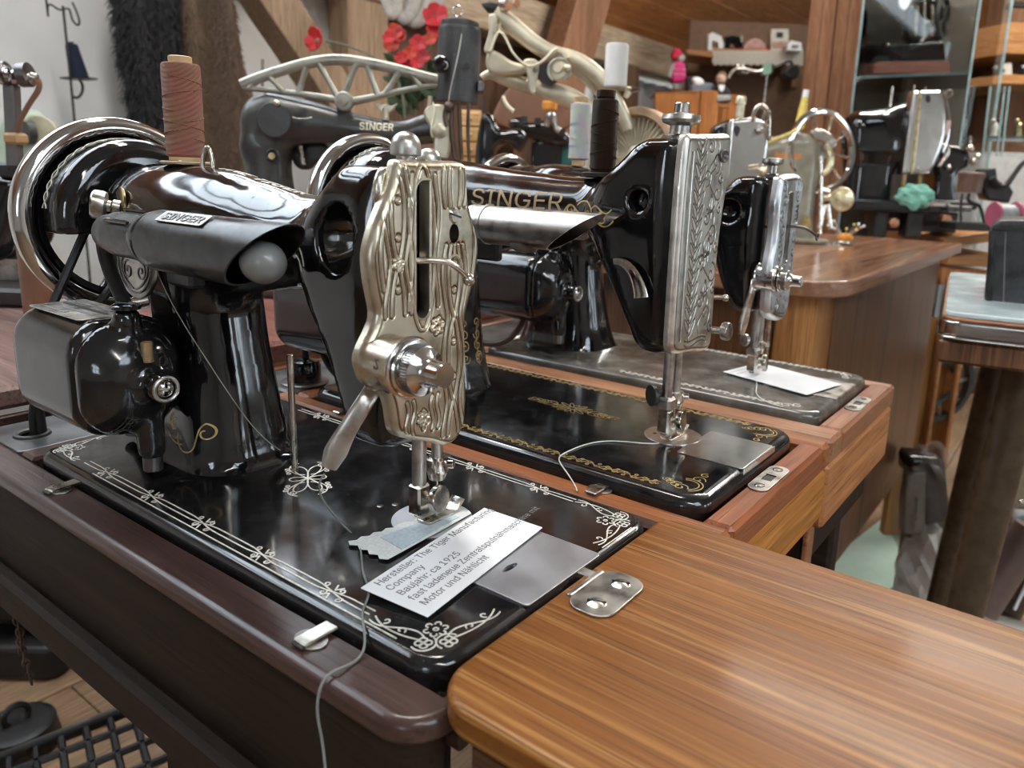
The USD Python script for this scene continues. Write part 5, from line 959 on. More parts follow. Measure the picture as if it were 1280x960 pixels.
    for k, (x, y) in enumerate(((1042, 299), (1048, 301), (1035, 297))): solo('bobbin', lathe(A_((0, 0), (4.5, 0), (4.5, .8), (2, 1), (2, 4), (4.5, 4.2), (4.5, 5), (0, 5))*.0016, 18, A_(*at(x, y, 1.53)[:2], ZD+.0002)), 'nickel', ('small metal bobbin nearest the pin cushion', 'small metal bobbin just in front of the pin cushion dish', 'leftmost small metal bobbin left of the pin cushion')[k], 'bobbin')
plain('beige_paint', (.25, .235, .18), .28, var=.3, scale=25, dust=.3, dcol=(.7, .68, .58), coat=.3)
plain('beige_metal', (.62, .55, .36), .3, .7, var=.2); plain('orange_print', (.75, .22, .02), .5); plain('yellow_thread', (.72, .58, .14), .6, var=.2, scale=200); plain('orange_felt', (.62, .25, .04), .9, bump=.0004, scale=300)
beige_machine()
def nickel_head():
    t = PV('sewing_machine', 'bright nickel head with a keyhole between the third machine and the beige one', 'sewing machine', 925, 300, 1.27, z=ZD)
    b = t.slab([(894, 160), (905, 152), (915, 148), (928, 147), (930, 180), (926, 236), (905, 240), (894, 232), (896, 200)], .018, .05, .008, 50); t.part('head', b, 'black_enamel', 40)
    t.part('base', box(-.06, .05, 0, .10, 0, .012, .004), 'black_enamel'); t.part('column', t.bx(905, 925, 230, 300, .03, .04, .006), 'black_enamel')
    p = t.slab([(912, 150), (918, 148), (942, 146), (958, 152), (962, 178), (958, 205), (946, 232), (904, 238), (906, 215), (909, 180)], -.006, .024, .007, 0); t.part('face_plate', p, 'clean_plate', 30)
    t.part('keyhole', t.slab([(917, 160), (921, 157), (925, 160), (924, 166), (921, 171), (918, 166)], -.0067, .001, .0002, 24), 'black_iron')
    t.part('pressure_screw', t.turned(924, 148, [(0, 0), (5, 0), (5, 16), (6.5, 17), (6.5, 24), (5.5, 25.5), (0, 25.5)], (.03, 0, 1), .008), 'cream_metal')
    t.part('take_up_arm', t.rod([(944, 150, -.008), (944, 138, -.012), (951, 132, -.014), (958, 138, -.014), (961, 155, -.012), (962, 176, -.01)], [2.5, 3, 3.2, 3, 2.6, 2.4], 36), 'nickel', 60)
    t.part('take_up_post', t.rod([(962, 138, -.006), (962, 172, -.006)], 1.8, 2), 'nickel'); t.part('take_up_hub', t.turned(949, 163, [(0, 0), (5, 0), (5.5, 2), (4, 6), (0, 7)], (0, -1, .1), -.012), 'nickel')
    for y in (208, 212): t.part('side_stud', t.rod([(936, y, -.006), (948, y-2, -.012)], 1.6, 2), 'cream_metal')
    for x, y in ((953, 214), (960, 212)): t.part('side_knob', t.ball(x, y, 4.5, -.01), 'cream_metal')
plain('cream_metal', (.72, .68, .52), .3, .75, var=.15)
nickel_head()
def black_chrome_machine():
    t = PV('sewing_machine', 'tall black machine with a big plain chrome face plate on the brown table', 'sewing machine', 1130, 297, 1.95, z=ZD)
    s = t.s
    def body(P):
        X = lambda x: t.q(x, 200)[0]; Z = lambda y: t.q(1100, y)[2]
        pil = sec(P, 2, [(Z(256), X(1098), .055, 32*s, .050, .045), (Z(245), X(1098), .055, 31*s, .046, .04), (Z(210), X(1098), .055, 31*s, .044, .04), (Z(175), X(1096), .055, 33*s, .046, .04), (Z(150), X(1090), .055, 27*s, .044, .04), (Z(140), X(1090), .055, 20*s, .034, .03)], .012)
        arm = sec(P, 0, [(X(1070), .055, Z(172), .044, 28*s, .04), (X(1105), .055, Z(168), .044, 32*s, .04), (X(1130), .055, Z(164), .042, 37*s, .04), (X(1146), .055, Z(164), .040, 40*s, .03)], .01)
        return smin(pil, arm, .03)
    lo, hi = t.q(1055, 262), t.q(1155, 115); t.part('body', snet(body, (lo[0], -.01, lo[2]), (hi[0], .12, hi[2]), .0055), 'black_enamel', True)
    p = t.slab([(1144, 113), (1176, 112), (1182, 122), (1185, 140), (1184, 168), (1177, 190), (1170, 207), (1163, 217), (1128, 218), (1131, 200), (1136, 160), (1141, 125)], -.008, .045, .012); t.part('face_plate', p, 'clean_plate', 25)
    t.part('plate_ridge', t.rod([(1150, 114, -.009), (1146, 160, -.009), (1139, 217, -.009)], 2.0, 20), 'old_brass'); t.part('plate_hole', t.slab([(1157, 122), (1160, 118), (1163, 122), (1162, 128), (1158, 127)], -.0085, .001, .0003, 20), 'black_iron')
    t.part('ring_knob', ring(t.q(1186, 117), (0, 1, 0), 4.0*t.s, 1.2*t.s, 20, 6), 'nickel'); t.part('side_stick', t.rod([(1186, 151), (1183, 168)], 2.6, 2), 'pink_plastic'); t.part('plate_edge', t.rod([(1178, 114, .0), (1186, 140, .0), (1185, 168, .0), (1178, 190, .0)], 1.4, 20), 'chrome')
    for x, y in ((1143, 106), (1157, 108)): t.part('top_pin', t.rod([(x, y), (x-.5, 114)], 1.2, 2, .01), 'nickel')
    t.part('upper_pin', t.rod([(1116, 108), (1112, 134)], 1.5, 2, .02), 'nickel')
    for x in (1130, 1150): t.part('bar', t.rod([(x, 217), (x-1, 250)], 3.2, 2, .012), 'old_brass')
    t.part('plate_screw', t.ball(1149, 211, 3, -.010, (1, .5, 1)), 'nickel')
    t.part('base', t.bx(1068, 1178, 253, 264, -.03, .22, .005), 'black_enamel'); t.part('needle_plate', t.bx(1142, 1188, 254, 257, -.033, .06, .001), 'chrome')
    for x0, x1 in ((1096, 1108), (1136, 1152)): t.part('leg', t.bx(x0, x1, 264, 297, -.02, .05, .004), 'black_iron')
    for x, y, r in ((1113, 278, 6), (1178, 274, 6)): t.part('shaft_end', t.turned(x, y, [(0, 0), (r, 0), (r, 12), (r*.6, 13), (0, 13)], (0, -1, 0), .0), 'copper')
    t.part('lower_frame', t.bx(1098, 1196, 266, 288, .03, .10, .006), 'black_iron'); t.part('sled', t.bx(1185, 1215, 258, 264, -.01, .14, .002), 'dark_steel')
    c = PV('cloth', 'crumpled mint green rag tucked under the big chrome face plate', 'rag', 1142, 252, 1.90)
    g = trimesh.creation.icosphere(4, 1.0); v = np.asarray(g.vertices); k = 1+.55*(meshkit.fbm(v*2.2+5, 3, 4)[:, None]-.5)+.25*np.sin(v[:, :1]*9+v[:, 2:]*5)*.4; g.vertices = v*k*A_(22, 12, 15)*c.s+A_(0, 0, .012); c.part('rag', g, 'mint_cloth', True)
    # things to the right
    m = PV('sewing_machine', 'small black sewing head with nickel levers right of the chrome face plate', 'sewing machine', 1195, 255, 2.2)
    m.part('body', m.slab([(1176, 184), (1190, 181), (1206, 184), (1214, 194), (1212, 208), (1202, 214), (1196, 230), (1195, 254), (1170, 254), (1171, 225), (1168, 205)], 0, .09, .014, 70), 'black_enamel', 40)
    m.part('base', m.bx(1160, 1222, 252, 260, -.02, .13, .004), 'black_iron'); m.part('lever', m.rod([(1176, 182), (1184, 184), (1183, 194), (1178, 202), (1174, 208)], [2, 3, 3, 2.6, 2], 24, -.01), 'nickel', 60)
    for x, y, r in ((1212, 186, 5), (1222, 196, 4), (1217, 202, 4.5), (1186, 209, 3)): m.part('knob', m.ball(x, y, r, -.012), 'nickel')
    m.part('pin', m.rod([(1213, 170), (1213, 182)], 1.2, 2), 'nickel')
    w = PV('bobbin_winder', 'black bobbin winder carrying a brown cylinder near the glass cabinet', 'bobbin winder', 1210, 268, 1.85, z=ZD)
    w.part('brown_cylinder', w.turned(1211, 241, [(0, 0), (14, 0), (14.5, 1), (14.5, 18), (15.5, 19.5), (15.5, 24), (14, 25), (0, 25)], (.03, 0, 1), .02), 'brown_bakelite'); w.part('stand_rod', w.rod([(1203, 242), (1201, 262), (1202, 284)], 1.5, 10, .02), 'black_iron')
    w.part('hook_rod', w.rod([(1212, 242), (1212, 252), (1222, 256), (1228, 268), (1234, 284)], 2.0, 20, .01), 'black_iron'); w.part('frame', w.slab([(1232, 212), (1246, 210), (1248, 226), (1262, 230), (1268, 240), (1262, 254), (1236, 250), (1230, 236)], .01, .05, .006), 'black_iron')
    w.part('frame_arm', w.rod([(1240, 222), (1256, 232), (1272, 212), (1282, 202)], [4, 4, 3, 3], 24, -.004), 'black_iron'); w.part('base', w.bx(1196, 1250, 280, 288, -.01, .09, .002), 'black_iron')
    s = PV('thread_spool', 'grey thread reel with a pink flange beside the bobbin winder', 'thread spool', 1257, 268, 1.7)
    s.part('winding', s.turned(1243, 268, [(0, 0), (13, 0), (13, 24), (0, 24)], (1, .1, .0)), 'grey_reel'); 
    for x in (1241, 1268): s.part('flange', s.turned(x, 268, [(0, 0), (15.5, 0), (16, 1.5), (15.5, 3), (0, 3)], (1, .1, 0)), 'pink_flange')
plain('pink_plastic', (.75, .55, .52), .4); plain('copper', (.50, .24, .14), .4, .6); plain('mint_cloth', (.24, .58, .47), .8, var=.25, scale=30); plain('brown_bakelite', (.14, .075, .055), .4); plain('pink_flange', (.40, .10, .17), .5); plain('grey_reel', (.28, .30, .32), .45, var=.2, scale=120)
black_chrome_machine()
# ================================================================ cobblers' machines behind
plain('patcher_iron', (.035, .035, .033), .38, var=.35, dust=.35, dcol=(.42, .40, .34), rvar=.1, coat=.15)
plain('lever_metal', (.36, .35, .30), .42, .7, var=.22, scale=50, rvar=.1); plain('ivory_metal', (.60, .55, .42), .40, .55, var=.2, scale=30, dust=.2, dcol=(.35, .28, .18)); plain('cylinder_iron', (.055, .055, .055), .42, .3, var=.3, dust=.35, dcol=(.4, .4, .38))
def patcher():
    t = PV('patching_machine', 'cobbler patching machine with an open truss lever and a black cylinder head', 'sewing machine', 340, 260, 1.0, z=.7985)
    s = t.s
    def body(P):
        a = t.q(325, 150, .03); b = t.q(440, 158, .03); c = t.q(540, 162, .03)
        w = lambda x, y: t.q(x, y, .03)
        rows = [(w(309, 150)[0], .03, w(0, 152)[2]+0*1, .032, 36*s, .03), (w(345, 150)[0], .03, w(345, 150)[2], .034, 32*s, .03), (w(390, 152)[0], .03, w(390, 153)[2], .030, 26*s, .028), (w(440, 158)[0], .03, w(440, 160)[2], .026, 19*s, .022), (w(500, 166)[0], .03, w(500, 168)[2], .023, 15.5*s, .018), (w(530, 160)[0], .03, w(530, 162)[2], .022, 18*s, .016), (w(560, 158)[0], .03, w(560, 156)[2], .022, 22*s, .016)]
        arm = sec(P, 0, rows, .012)
        x0 = w(336, 180)[0]; pil = sec(P, 2, [(.012, x0, .03, .040, .036, .03), (w(0, 236)[2], x0, .03, 29*s, .032, .026), (w(0, 200)[2], x0-.001, .03, 26*s, .032, .026), (w(0, 165)[2], x0-.001, .03, 28*s, .033, .028)], .01)
        return smin(arm, pil, .02)
    lo, hi = t.q(295, 262, 0), t.q(575, 95, 0)
    t.part('arm', snet(body, (lo[0]-.03, -.02, .002), (hi[0], .08, hi[2]), .0042), 'patcher_iron', True)
    t.part('base', box(-.09, .12, -.035, .10, 0, .020, .006), 'patcher_iron')
    dsc = t.part('cover_disc', t.turned(343, 150, [(0, 0), (20.5, 0), (21, 1.5), (20, 3), (0, 3.5)], (0, -1, 0), -.0045), 'cylinder_iron')
    t.part('disc_pin', t.ball(346, 129, 4.2, -.010), 'nickel', under=dsc); t.part('hole_ring', ring(t.q(341, 194, -.0025), (0, 1, 0), 7*s, 1.6*s, 24, 6), 'black_iron'); t.part('hole_screw', t.turned(340, 195, [(0, 0), (4.5, 0), (4, 2), (0, 2)], (0, -1, 0), -.0025), 'old_brass')
    t.part('oil_hook', t.rod([(366, 147, -.003), (378, 149, -.006), (390, 147, -.003)], 1.3, 14), 'lever_metal')
    # truss lever
    top = [(302, 106), (330, 95), (352, 88), (380, 80), (405, 75.5), (432, 75), (455, 78), (490, 85), (520, 93), (548, 100)]
    tp = t.part('truss_lever', t.rod([(x, y, .012) for x, y in top], 4.2, 60, k=10, fl=(1, 1.6), up=(0, 1, 0)), 'lever_metal', 60)
    t.part('lower_chord', join(t.rod([(304, 110, .012), (345, 114, .012), (385, 119, .012), (425, 126, .012)], [3, 3.4, 4, 5], 24), t.rod([(440, 127, .012), (470, 121, .012), (505, 113, .012), (548, 106, .012)], [5, 4.2, 3.4, 3.4], 24)), 'lever_metal', 60, under=tp)
    for x0, y0, x1, y1 in ((338, 97, 354, 114), (383, 84, 373, 117), (398, 78, 421, 120), (446, 79, 431, 116), (459, 82, 472, 120), (499, 90, 482, 117), (322, 101, 312, 110), (516, 95, 526, 108)):
        t.part('truss_strut', t.rod([(x0, y0, .012), ((x0+x1)/2, (y0+y1)/2, .012), (x1, y1, .012)], [4.2, 3.2, 4.2], 12), 'lever_metal', 60, under=tp)
    t.part('pivot_boss', t.turned(432, 127, [(0, 0), (11, 0), (11.5, 8), (10, 10), (6, 10.5), (5.5, 14), (0, 15)], (0, -1, 0), .012), 'lever_metal', under=tp)
    t.part('pivot_post', t.rod([(430, 130, .02), (430, 146, .02)], 9, 2), 'patcher_iron')
    t.part('wing_nut', join(t.slab([(468, 128), (476, 131), (482, 130), (490, 132), (496, 129), (490, 139), (483, 143), (477, 141)], .015, .004, .0015, 40), t.turned(482, 150, [(0, 0), (4, 0), (4, 14), (0, 14)], (0, 0, 1), .017)), 'ivory_metal')
    m = text('SINGER', 8.6*s, t.q(447.5, 161.5, -.0), (1, 0, 0), (0, 0, 1), .0012, True, 41*s); t.part('cast_lettering', drape(m, body, 1, 1, .0004), 'cream_paint')
    # head
    hx = 571; t.part('head_cylinder', t.turned(hx, 129, [(0, 0), (25, 0), (26, 2), (26, 84), (25, 88), (22, 89), (0, 89)], (.035, 0, 1), .022, 48), 'cylinder_iron')
    t.part('head_cap', t.turned(hx+3.5, 40, [(0, 0), (20, 0), (20, 4), (23, 4.5), (23.5, 6), (23, 11), (20, 13), (0, 13.5)], (.035, 0, 1), .022, 40), 'cylinder_iron'); t.part('cap_ring', ring(t.q(572, 14, .02), (0, 1, 0), 6*s, 1.2*s, 20, 6), 'nickel')
    n = t.part('tension_knob', t.turned(553, 81, [(0, 0), (9, 0), (10, 1.5), (10, 6), (8, 8), (6, 9), (0, 9)], (-.35, -.94, 0), -.005), 'black_enamel'); t.part('knob_end', ring(t.q(555.5, 82, -.014), (-.2, -1, 0), 4*s, 1*s, 18, 6), 'lever_metal', under=n)
    t.part('cylinder_hole', t.turned(583, 83, [(0, 0), (4.2, 0), (4.2, .6), (0, .6)], (.3, -.95, 0), -.003), 'black_iron'); t.part('cap_thread', t.rod([(577, 42, -.004), (572, 72, -.006), (566, 98, -.006), (561, 126, -.005)], .8, 24), 'pale_thread_metal')
    t.part('side_lug', t.bx(596, 604, 101, 115, .01, .02, .002), 'dark_steel')
    for pts, r in (([(566, 130), (564, 150), (566, 178), (569, 200)], 3.2), ([(574, 128), (575, 160), (577, 200)], 2.6), ([(586, 128), (585, 165), (587, 205)], 2.2), ([(560, 133), (557, 148), (560, 158)], 4.0)): t.part('head_rod', t.rod(pts, r, 20, -.002), 'copper_iron')
    t.part('rod_knob', t.ball(561, 133, 6, -.008), 'copper_iron')
    t.part('head_plate', t.slab([(529, 142), (536, 132), (548, 130), (560, 134), (562, 165), (557, 200), (545, 205), (541, 180), (538, 160)], -.004, .012, .003, 60), 'ivory_metal'); t.part('plate_boss', t.turned(549, 164, [(0, 0), (9, 0), (9, 3), (6, 5), (0, 5)], (0, -1, 0), -.004), 'ivory_metal')
    t.part('guide_post', t.rod([(538, 120), (537, 138)], [2.6, 3.2], 2, .0), 'ivory_metal'); t.part('guide_wire', t.rod([(541, 128, -.004), (543, 140, -.006), (540, 155, -.006), (541, 172, -.005)], 1.2, 20), 'cream_paint')
    t.part('rear_pin', t.rod([(328, 74, .03), (328, 108, .03)], 2, 2), 'lever_metal')
    t.part('hanging_bar', t.rod([(375, 182, .03), (379, 206, .03)], 3.4, 2), 'nickel'); t.part('shuttle_arm', t.slab([(362, 184), (372, 180), (410, 182), (408, 196), (392, 205), (378, 212), (366, 205)], .04, .03, .006, 40), 'black_iron')
    solo('wooden_stand', box(-.62, -.50, .435, .60, .7985, .86, .003), 'pale_stand', 'pale wooden block behind the middle hand wheel, under the patching machine arm', 'wooden block')
def fan_wheel_machine():
    t = PV('patching_machine', 'cream-coloured cobbler machine with a curved lever and a ribbed fan wheel', 'sewing machine', 700, 240, 1.2, z=ZD+.0005); s = t.s
    def beam(pts, w, dep, th, name, mat, under=None):
        p = t.Q(pts, dep); p = smooth_path(p, 40); return t.part(name, tube(p, np.interp(np.linspace(0, 1, 40), np.linspace(0, 1, len(w)), w)*s, 12, fl=(th, 1), up=(0, 1, 0)), mat, 60, under=under)
    a = beam([(620, 14), (634, 26), (650, 40), (672, 57), (695, 68), (716, 73), (735, 84), (752, 100), (766, 120), (778, 142), (786, 162)], [9.5, 11, 10.5, 10, 10, 9.5, 10, 10, 9.5, 8.5, 8], .025, .8, 'curved_lever', 'ivory_metal')
    beam([(602, 97), (612, 93), (640, 101), (668, 110), (695, 116), (718, 126), (740, 146), (752, 170)], [4, 9, 9.5, 10, 12, 13, 14, 14], .035, .7, 'lower_arm', 'ivory_metal')
    beam([(704, 80), (722, 90), (738, 104), (752, 122)], [5, 6, 6, 4], .04, .8, 'inner_arc', 'ivory_metal', a)
    t.part('lever_head', t.slab([(609, 66), (618, 63), (640, 76), (656, 82), (656, 88), (646, 92), (620, 93), (609, 86)], .015, .03, .005, 50), 'ivory_metal'); t.part('vertical_link', t.slab([(612, 18), (618, 17), (621, 30), (617, 50), (614, 64), (606, 65), (608, 50), (611, 34)], .008, .010, .003, 50), 'ivory_metal')
    t.part('link_fork', join(t.rod([(619, 22), (619, 40)], 2, 2, .004), t.rod([(625, 28), (624, 40)], 1.6, 2, .004)), 'ivory_metal'); t.part('top_block', t.slab([(601, 4), (612, 0), (628, 4), (634, 12), (622, 14), (608, 12)], .02, .03, .004), 'black_iron'); t.part('top_collar', t.turned(626, 7, [(0, 0), (7, 0), (7, 8), (0, 8)], (.9, -.3, .1), .015), 'nickel')
    for x, y in ((645, 5), (634, 9)): t.part('top_screw', t.turned(x, y, [(0, 0), (4.5, 0), (4.5, 3), (0, 3.5)], (.6, -.8, .1), .01), 'copper')
    d = t.part('tension_disc', t.turned(699, 88, [(0, 0), (12, 0), (13, 1), (12.5, 2), (9, 2.5), (9, 4), (12, 4.5), (12.5, 5.5), (11, 6.5), (6, 7), (5, 12), (0, 12)], (-.15, -.98, .1), .008), 'ivory_metal'); t.part('tension_coil', ring(t.q(699, 88, -.001), (-.15, -.98, .1), 13.5*s, 1.6*s, 30, 6, 30, 330), 'lever_metal', under=d)
    t.part('tension_nut', t.ball(709, 85, 4.5, -.006), 'ivory_metal'); t.part('tension_arm', t.rod([(694, 64, .008), (702, 66, .004), (708, 74, .002)], 4.0, 14), 'ivory_metal')
    t.part('bracket', t.slab([(654, 76), (666, 73), (673, 78), (673, 92), (670, 108), (668, 118), (664, 117), (660, 104), (658, 90)], .006, .008, .003, 60), 'ivory_metal'); t.part('bracket_screw', t.ball(669, 87, 3.4, .003), 'lever_metal')
    t.part('hook_wire', t.rod([(612, 64, .004), (618, 50, .002), (625, 40, .0), (632, 48, .0), (640, 64, .0), (650, 76, .0), (660, 82, .0), (672, 80, -.002), (682, 73, -.004), (692, 63, -.004), (697, 61, -.002)], 1.5, 60), 'cream_paint', 60)
    t.part('dark_disc', t.turned(686, 92, [(0, 0), (14, 0), (14, 2), (0, 2)], (0, -1, 0), .022), 'black_iron'); t.part('loose_pin', t.rod([(629, 120, .0), (633, 130, -.002), (642, 139, -.004)], [2, 2.4, 2.6], 12), 'cream_paint')
    n = A_(-.62, -.78, .05); c = t.q(795, 197, .03)
    w = t.part('fan_wheel', lathe(A_((60, -9), (62, -7), (62, 6), (60, 8), (52, 8), (50, 5), (50, -2), (46, -3), (44, -6), (44, -9), (60, -9))*s, 64, c, n), 'fan_metal'); t.part('wheel_disc', lathe(A_((0, -4), (50, -4), (50, -3), (0, -3))*s, 48, c, n), 'ivory_metal', under=w)
    t.part('wheel_hub', lathe(A_((0, -2), (16, -2), (15, 3), (9, 6), (8, 12), (0, 12))*s, 32, c, n), 'ivory_metal', under=w)
    e1 = nrm(np.cross(n, [0, 0, 1])); e2 = np.cross(n, e1); n_ = nrm(n)
    for k in range(40):
        a_ = k*2*np.pi/40; d1 = math.cos(a_)*e1+math.sin(a_)*e2; t.part('fan_rib', tube([c+d1*17*s, c+d1*49*s], A_(1.1, 2.0)*s, 6), 'ivory_metal', 40, under=w)
    t.part('spool_rest', t.turned(779, 112, [(0, 0), (10, 0), (11, 1.5), (9, 3), (0, 3)], (0, 0, 1), .03), 'ivory_metal'); t.part('rest_arm', t.rod([(762, 118, .03), (770, 112, .03), (779, 112, .03)], 2, 12), 'ivory_metal'); t.part('rest_pin', t.rod([(786, 114, .02), (782, 122, .02)], [5, 3], 2), 'cream_paint')
    t.part('thread_loop', t.rod([(784, 111, .02), (796, 110, .015), (800, 113, .015), (796, 115, .015), (784, 113, .02)], .6, 24), 'dark_steel')
    t.part('body', t.slab([(742, 150), (765, 155), (775, 180), (772, 305), (735, 305), (738, 190)], .05, .05, .01, 40), 'ivory_metal'); t.part('base', box(-.06, .14, .02, .14, 0, .018, .004), 'ivory_metal')
    p = PV('thread_spool', 'bright white thread spool on the cream cobbler machine with the fan wheel', 'thread spool', 769, 109, 1.18)
    p.part('winding', lathe(A_((0, 0), (13.5, 0), (14.2, 2), (14.2, 48), (13, 51), (0, 52))*p.s, 36), 'bright_thread')
plain('cream_paint', (.78, .74, .56), .5, var=.1); plain('pale_thread_metal', (.55, .53, .48), .5); plain('copper_iron', (.11, .075, .06), .4, .6, var=.3); plain('fan_metal', (.38, .27, .17), .45, .4, var=.25, dust=.3, dcol=(.6, .5, .35)); plain('pale_stand', (.50, .36, .2), .6, var=.3, scale=30)
patcher(); fan_wheel_machine()
def row_behind():
    """the dark machines half hidden between the two cobblers' machines, and the low bench they stand on"""
    z = ZD+.0005
    m = PV('sewing_machine', 'small black sewing machine standing between the two cobbler machines', 'sewing machine', 612, 235, 1.6, z=z)
    m.part('body', m.slab([(602, 143), (606, 140), (616, 144), (622, 158), (632, 162), (648, 160), (658, 168), (656, 180), (648, 190), (636, 180), (622, 184), (616, 200), (616, 272), (602, 272)], .0, .06, .014, 80), 'black_enamel', 40); m.part('base', box(-.03, .09, -.02, .07, 0, .018, .003), 'black_iron'); m.part('pin', m.rod([(603, 122), (603, 142)], 1.6, 2, .02), 'black_iron')
    m = PV('sewing_machine', 'black machine with grey fittings behind the white thread spool', 'sewing machine', 690, 235, 1.74, z=z)
    m.part('body', m.slab([(636, 150), (650, 146), (662, 152), (690, 150), (700, 158), (712, 168), (714, 180), (690, 182), (670, 176), (650, 170), (638, 162)], .0, .07, .014, 80), 'black_enamel', 40); m.part('column', m.bx(664, 700, 178, 272, .01, .06, .006), 'black_enamel')
    m.part('lever', m.rod([(683, 158, -.01), (690, 146, -.014), (694, 158, -.014), (698, 164, -.01)], [4, 6, 4, 3], 24), 'dull_nickel'); m.part('base', box(-.06, .06, -.01, .10, 0, .018, .003), 'black_iron')
    for x, y in ((672, 152), (655, 150), (703, 166)): m.part('knob', m.turned(x, y+4, [(0, 0), (4, 0), (4, 8), (0, 8)]), 'black_iron')
    solo('tea_light', PVm(lambda v: v.turned(687, 137, [(0, 0), (9, 0), (10, 8), (8, 10), (0, 10)]), 687, 137, 1.80), 'orange_felt', 'small orange tin above the dark machine behind the white thread spool', 'tin', loc=at(687, 137, 1.80))
    t = PV('storage_box', 'teal cardboard box behind the white thread spool', 'box', 708, 235, 1.8, z=z); t.part('carton', t.bx(697, 722, 184, 206, 0, .06, .002), 'teal_card'); t.part('lid', t.bx(696, 723, 180, 185, -.003, .066, .002), 'teal_card'); t.part('packing', t.bx(697, 722, 206, 278, 0, .06, .002), 'brown_board')
    t = PV('crate', 'stack of small yellow-brown wooden drawers behind the black cylinder head', 'wooden crate', 590, 235, 1.75, z=z); t.part('case', t.bx(575, 600, 138, 278, .01, .08, .003), 'crate_wood')
    for k in range(5): d = t.part('drawer', t.bx(577, 600, 141+19*k, 157+19*k, .004, .02, .002), 'crate_wood'); t.part('knob', t.ball(588, 149+19*k, 2, .002), 'old_brass', under=d)
    t = PV('leather_panel', 'rounded brown leather panel behind the curved cream lever', 'panel', 668, 150, 1.9); t.part('hide', t.slab([(618, 152), (622, 130), (634, 112), (655, 100), (680, 100), (702, 112), (714, 135), (716, 156)], 0, .02, .006, 60), 'leather'); t.part('prop', box(-.03, .02, .021, .05, -t.o[2]+ZD+.001, .0, .003), 'brown_board')
def PVm(f, x, y, d):
    v = object.__new__(PV); v.d, v.o, v.s, v.c = d, at(x, y, d), d/FPX, 1; v.R = np.eye(3); return f(v)
plain('teal_card', (.05, .25, .24), .6); plain('leather', (.19, .09, .05), .55, var=.2, scale=20); wood('crate_wood', (.35, .18, .06), (.48, .28, .11), (.58, .38, .18), 'x', .5)
row_behind()
# ---------------------------------------------------------------- along the left wall
def furs():
    from scipy.spatial import cKDTree as _
    def coat(name, lab, outline, x0, th, mat, hmat, n, hl, folds, seed, cat='fur coat'):
        t = Thing(name, lab, cat, (0, 0, 0)); P = closed_spline(np.asarray(outline), 90)
        poly = sg.Polygon(P); pr = np.random.default_rng(seed); y0, z0, y1, z1 = poly.bounds; h = .012
        def fn(Q):
            q = Q[..., 1:]; d = np.asarray(shapely.distance(shapely.boundary(poly), shapely.points(q.reshape(-1, 2)))).reshape(q.shape[:-1]); ins = shapely.contains_xy(poly, q[..., 0].ravel(), q[..., 1].ravel()).reshape(d.shape)
            w = np.clip(d/.06, 0, 1); w = np.where(ins, np.sqrt(1-(1-w)**2), 0); half = th*.5*w*(1+.28*np.cos((q[..., 0]-y0)*folds)); return np.where(ins, np.abs(Q[..., 0]-x0)-half, np.hypot(d, np.abs(Q[..., 0]-x0)))
        m = snet(fn, (x0-th, y0-.03, z0-.03), (x0+th, y1+.03, z1+.03), .013); t.part('pelt', m, mat, True)
        pts, fi = trimesh.sample.sample_surface(m, n, seed=seed); nn = m.face_normals[fi]; keep = nn[:, 0] > -.3; pts, nn = pts[keep], nn[keep]
        d = nn*.45+A_(0, 0, -1)*.8+pr.normal(0, .28, nn.shape); d /= np.linalg.norm(d, axis=1, keepdims=True); L = pr.uniform(.6, 1.2, len(d))[:, None]*hl
        c = np.stack([pts, pts+d*L*.5+nn*L*.08, pts+d*L+A_(0, 0, -1)*L*.15], 1).reshape(-1, 3); k = len(pts)
        b = UsdGeom.BasisCurves.Define(stage, uniq(t.path, 'fur')); b.CreateTypeAttr('linear'); b.CreatePointsAttr(Vt.Vec3fArray.FromNumpy(c.astype(np.float32))); b.CreateCurveVertexCountsAttr(Vt.IntArray.FromNumpy(np.full(k, 3, np.int32)))
        b.CreateWidthsAttr(Vt.FloatArray.FromNumpy(np.tile(A_(.0022, .0016, .0005), k).astype(np.float32))); b.SetWidthsInterpolation('vertex'); UsdShade.MaterialBindingAPI.Apply(b.GetPrim()).Bind(UsdShade.Material.Get(stage, '/World/Looks/'+hmat)); tag(b.GetPrim(), kind='stuff')
        t.part('hanger_hook', tube(smooth_path([(x0, (y0+y1)/2, z1-.02), (x0, (y0+y1)/2, z1+.05), (x0-.02, (y0+y1)/2, z1+.07), (x0-.035, (y0+y1)/2, z1+.05)], 16), .003, 6), 'dark_steel')
        return t
    coat('fur_coat', 'black fur coat hanging on the white wall, left of the brown fur', [(.742, 1.40), (.740, 1.15), (.757, 1.02), (.775, .95), (.80, .92), (.832, .93), (.842, 1.1), (.838, 1.40), (.79, 1.46)], -1.73, .13, 'fur_black', 'fur_black', 8000, .024, 55, 5)
    coat('fur_coat', 'long brown fur coat with a dark centre stripe on the white wall', [(.852, 1.40), (.850, 1.1), (.852, .86), (.89, .80), (.96, .80), (1.035, .84), (1.045, .98), (1.030, 1.12), (1.00, 1.24), (.965, 1.40), (.91, 1.46)], -1.70, .14, 'fur_brown', 'fur_brown', 11000, .016, 62, 6)
    solo('coat_rail', cyl((-1.77, .50, 1.535), (-1.77, 1.10, 1.535), .010), 'timber', 'round wooden rail on the white wall, the fur coats hang from it', 'coat rail')
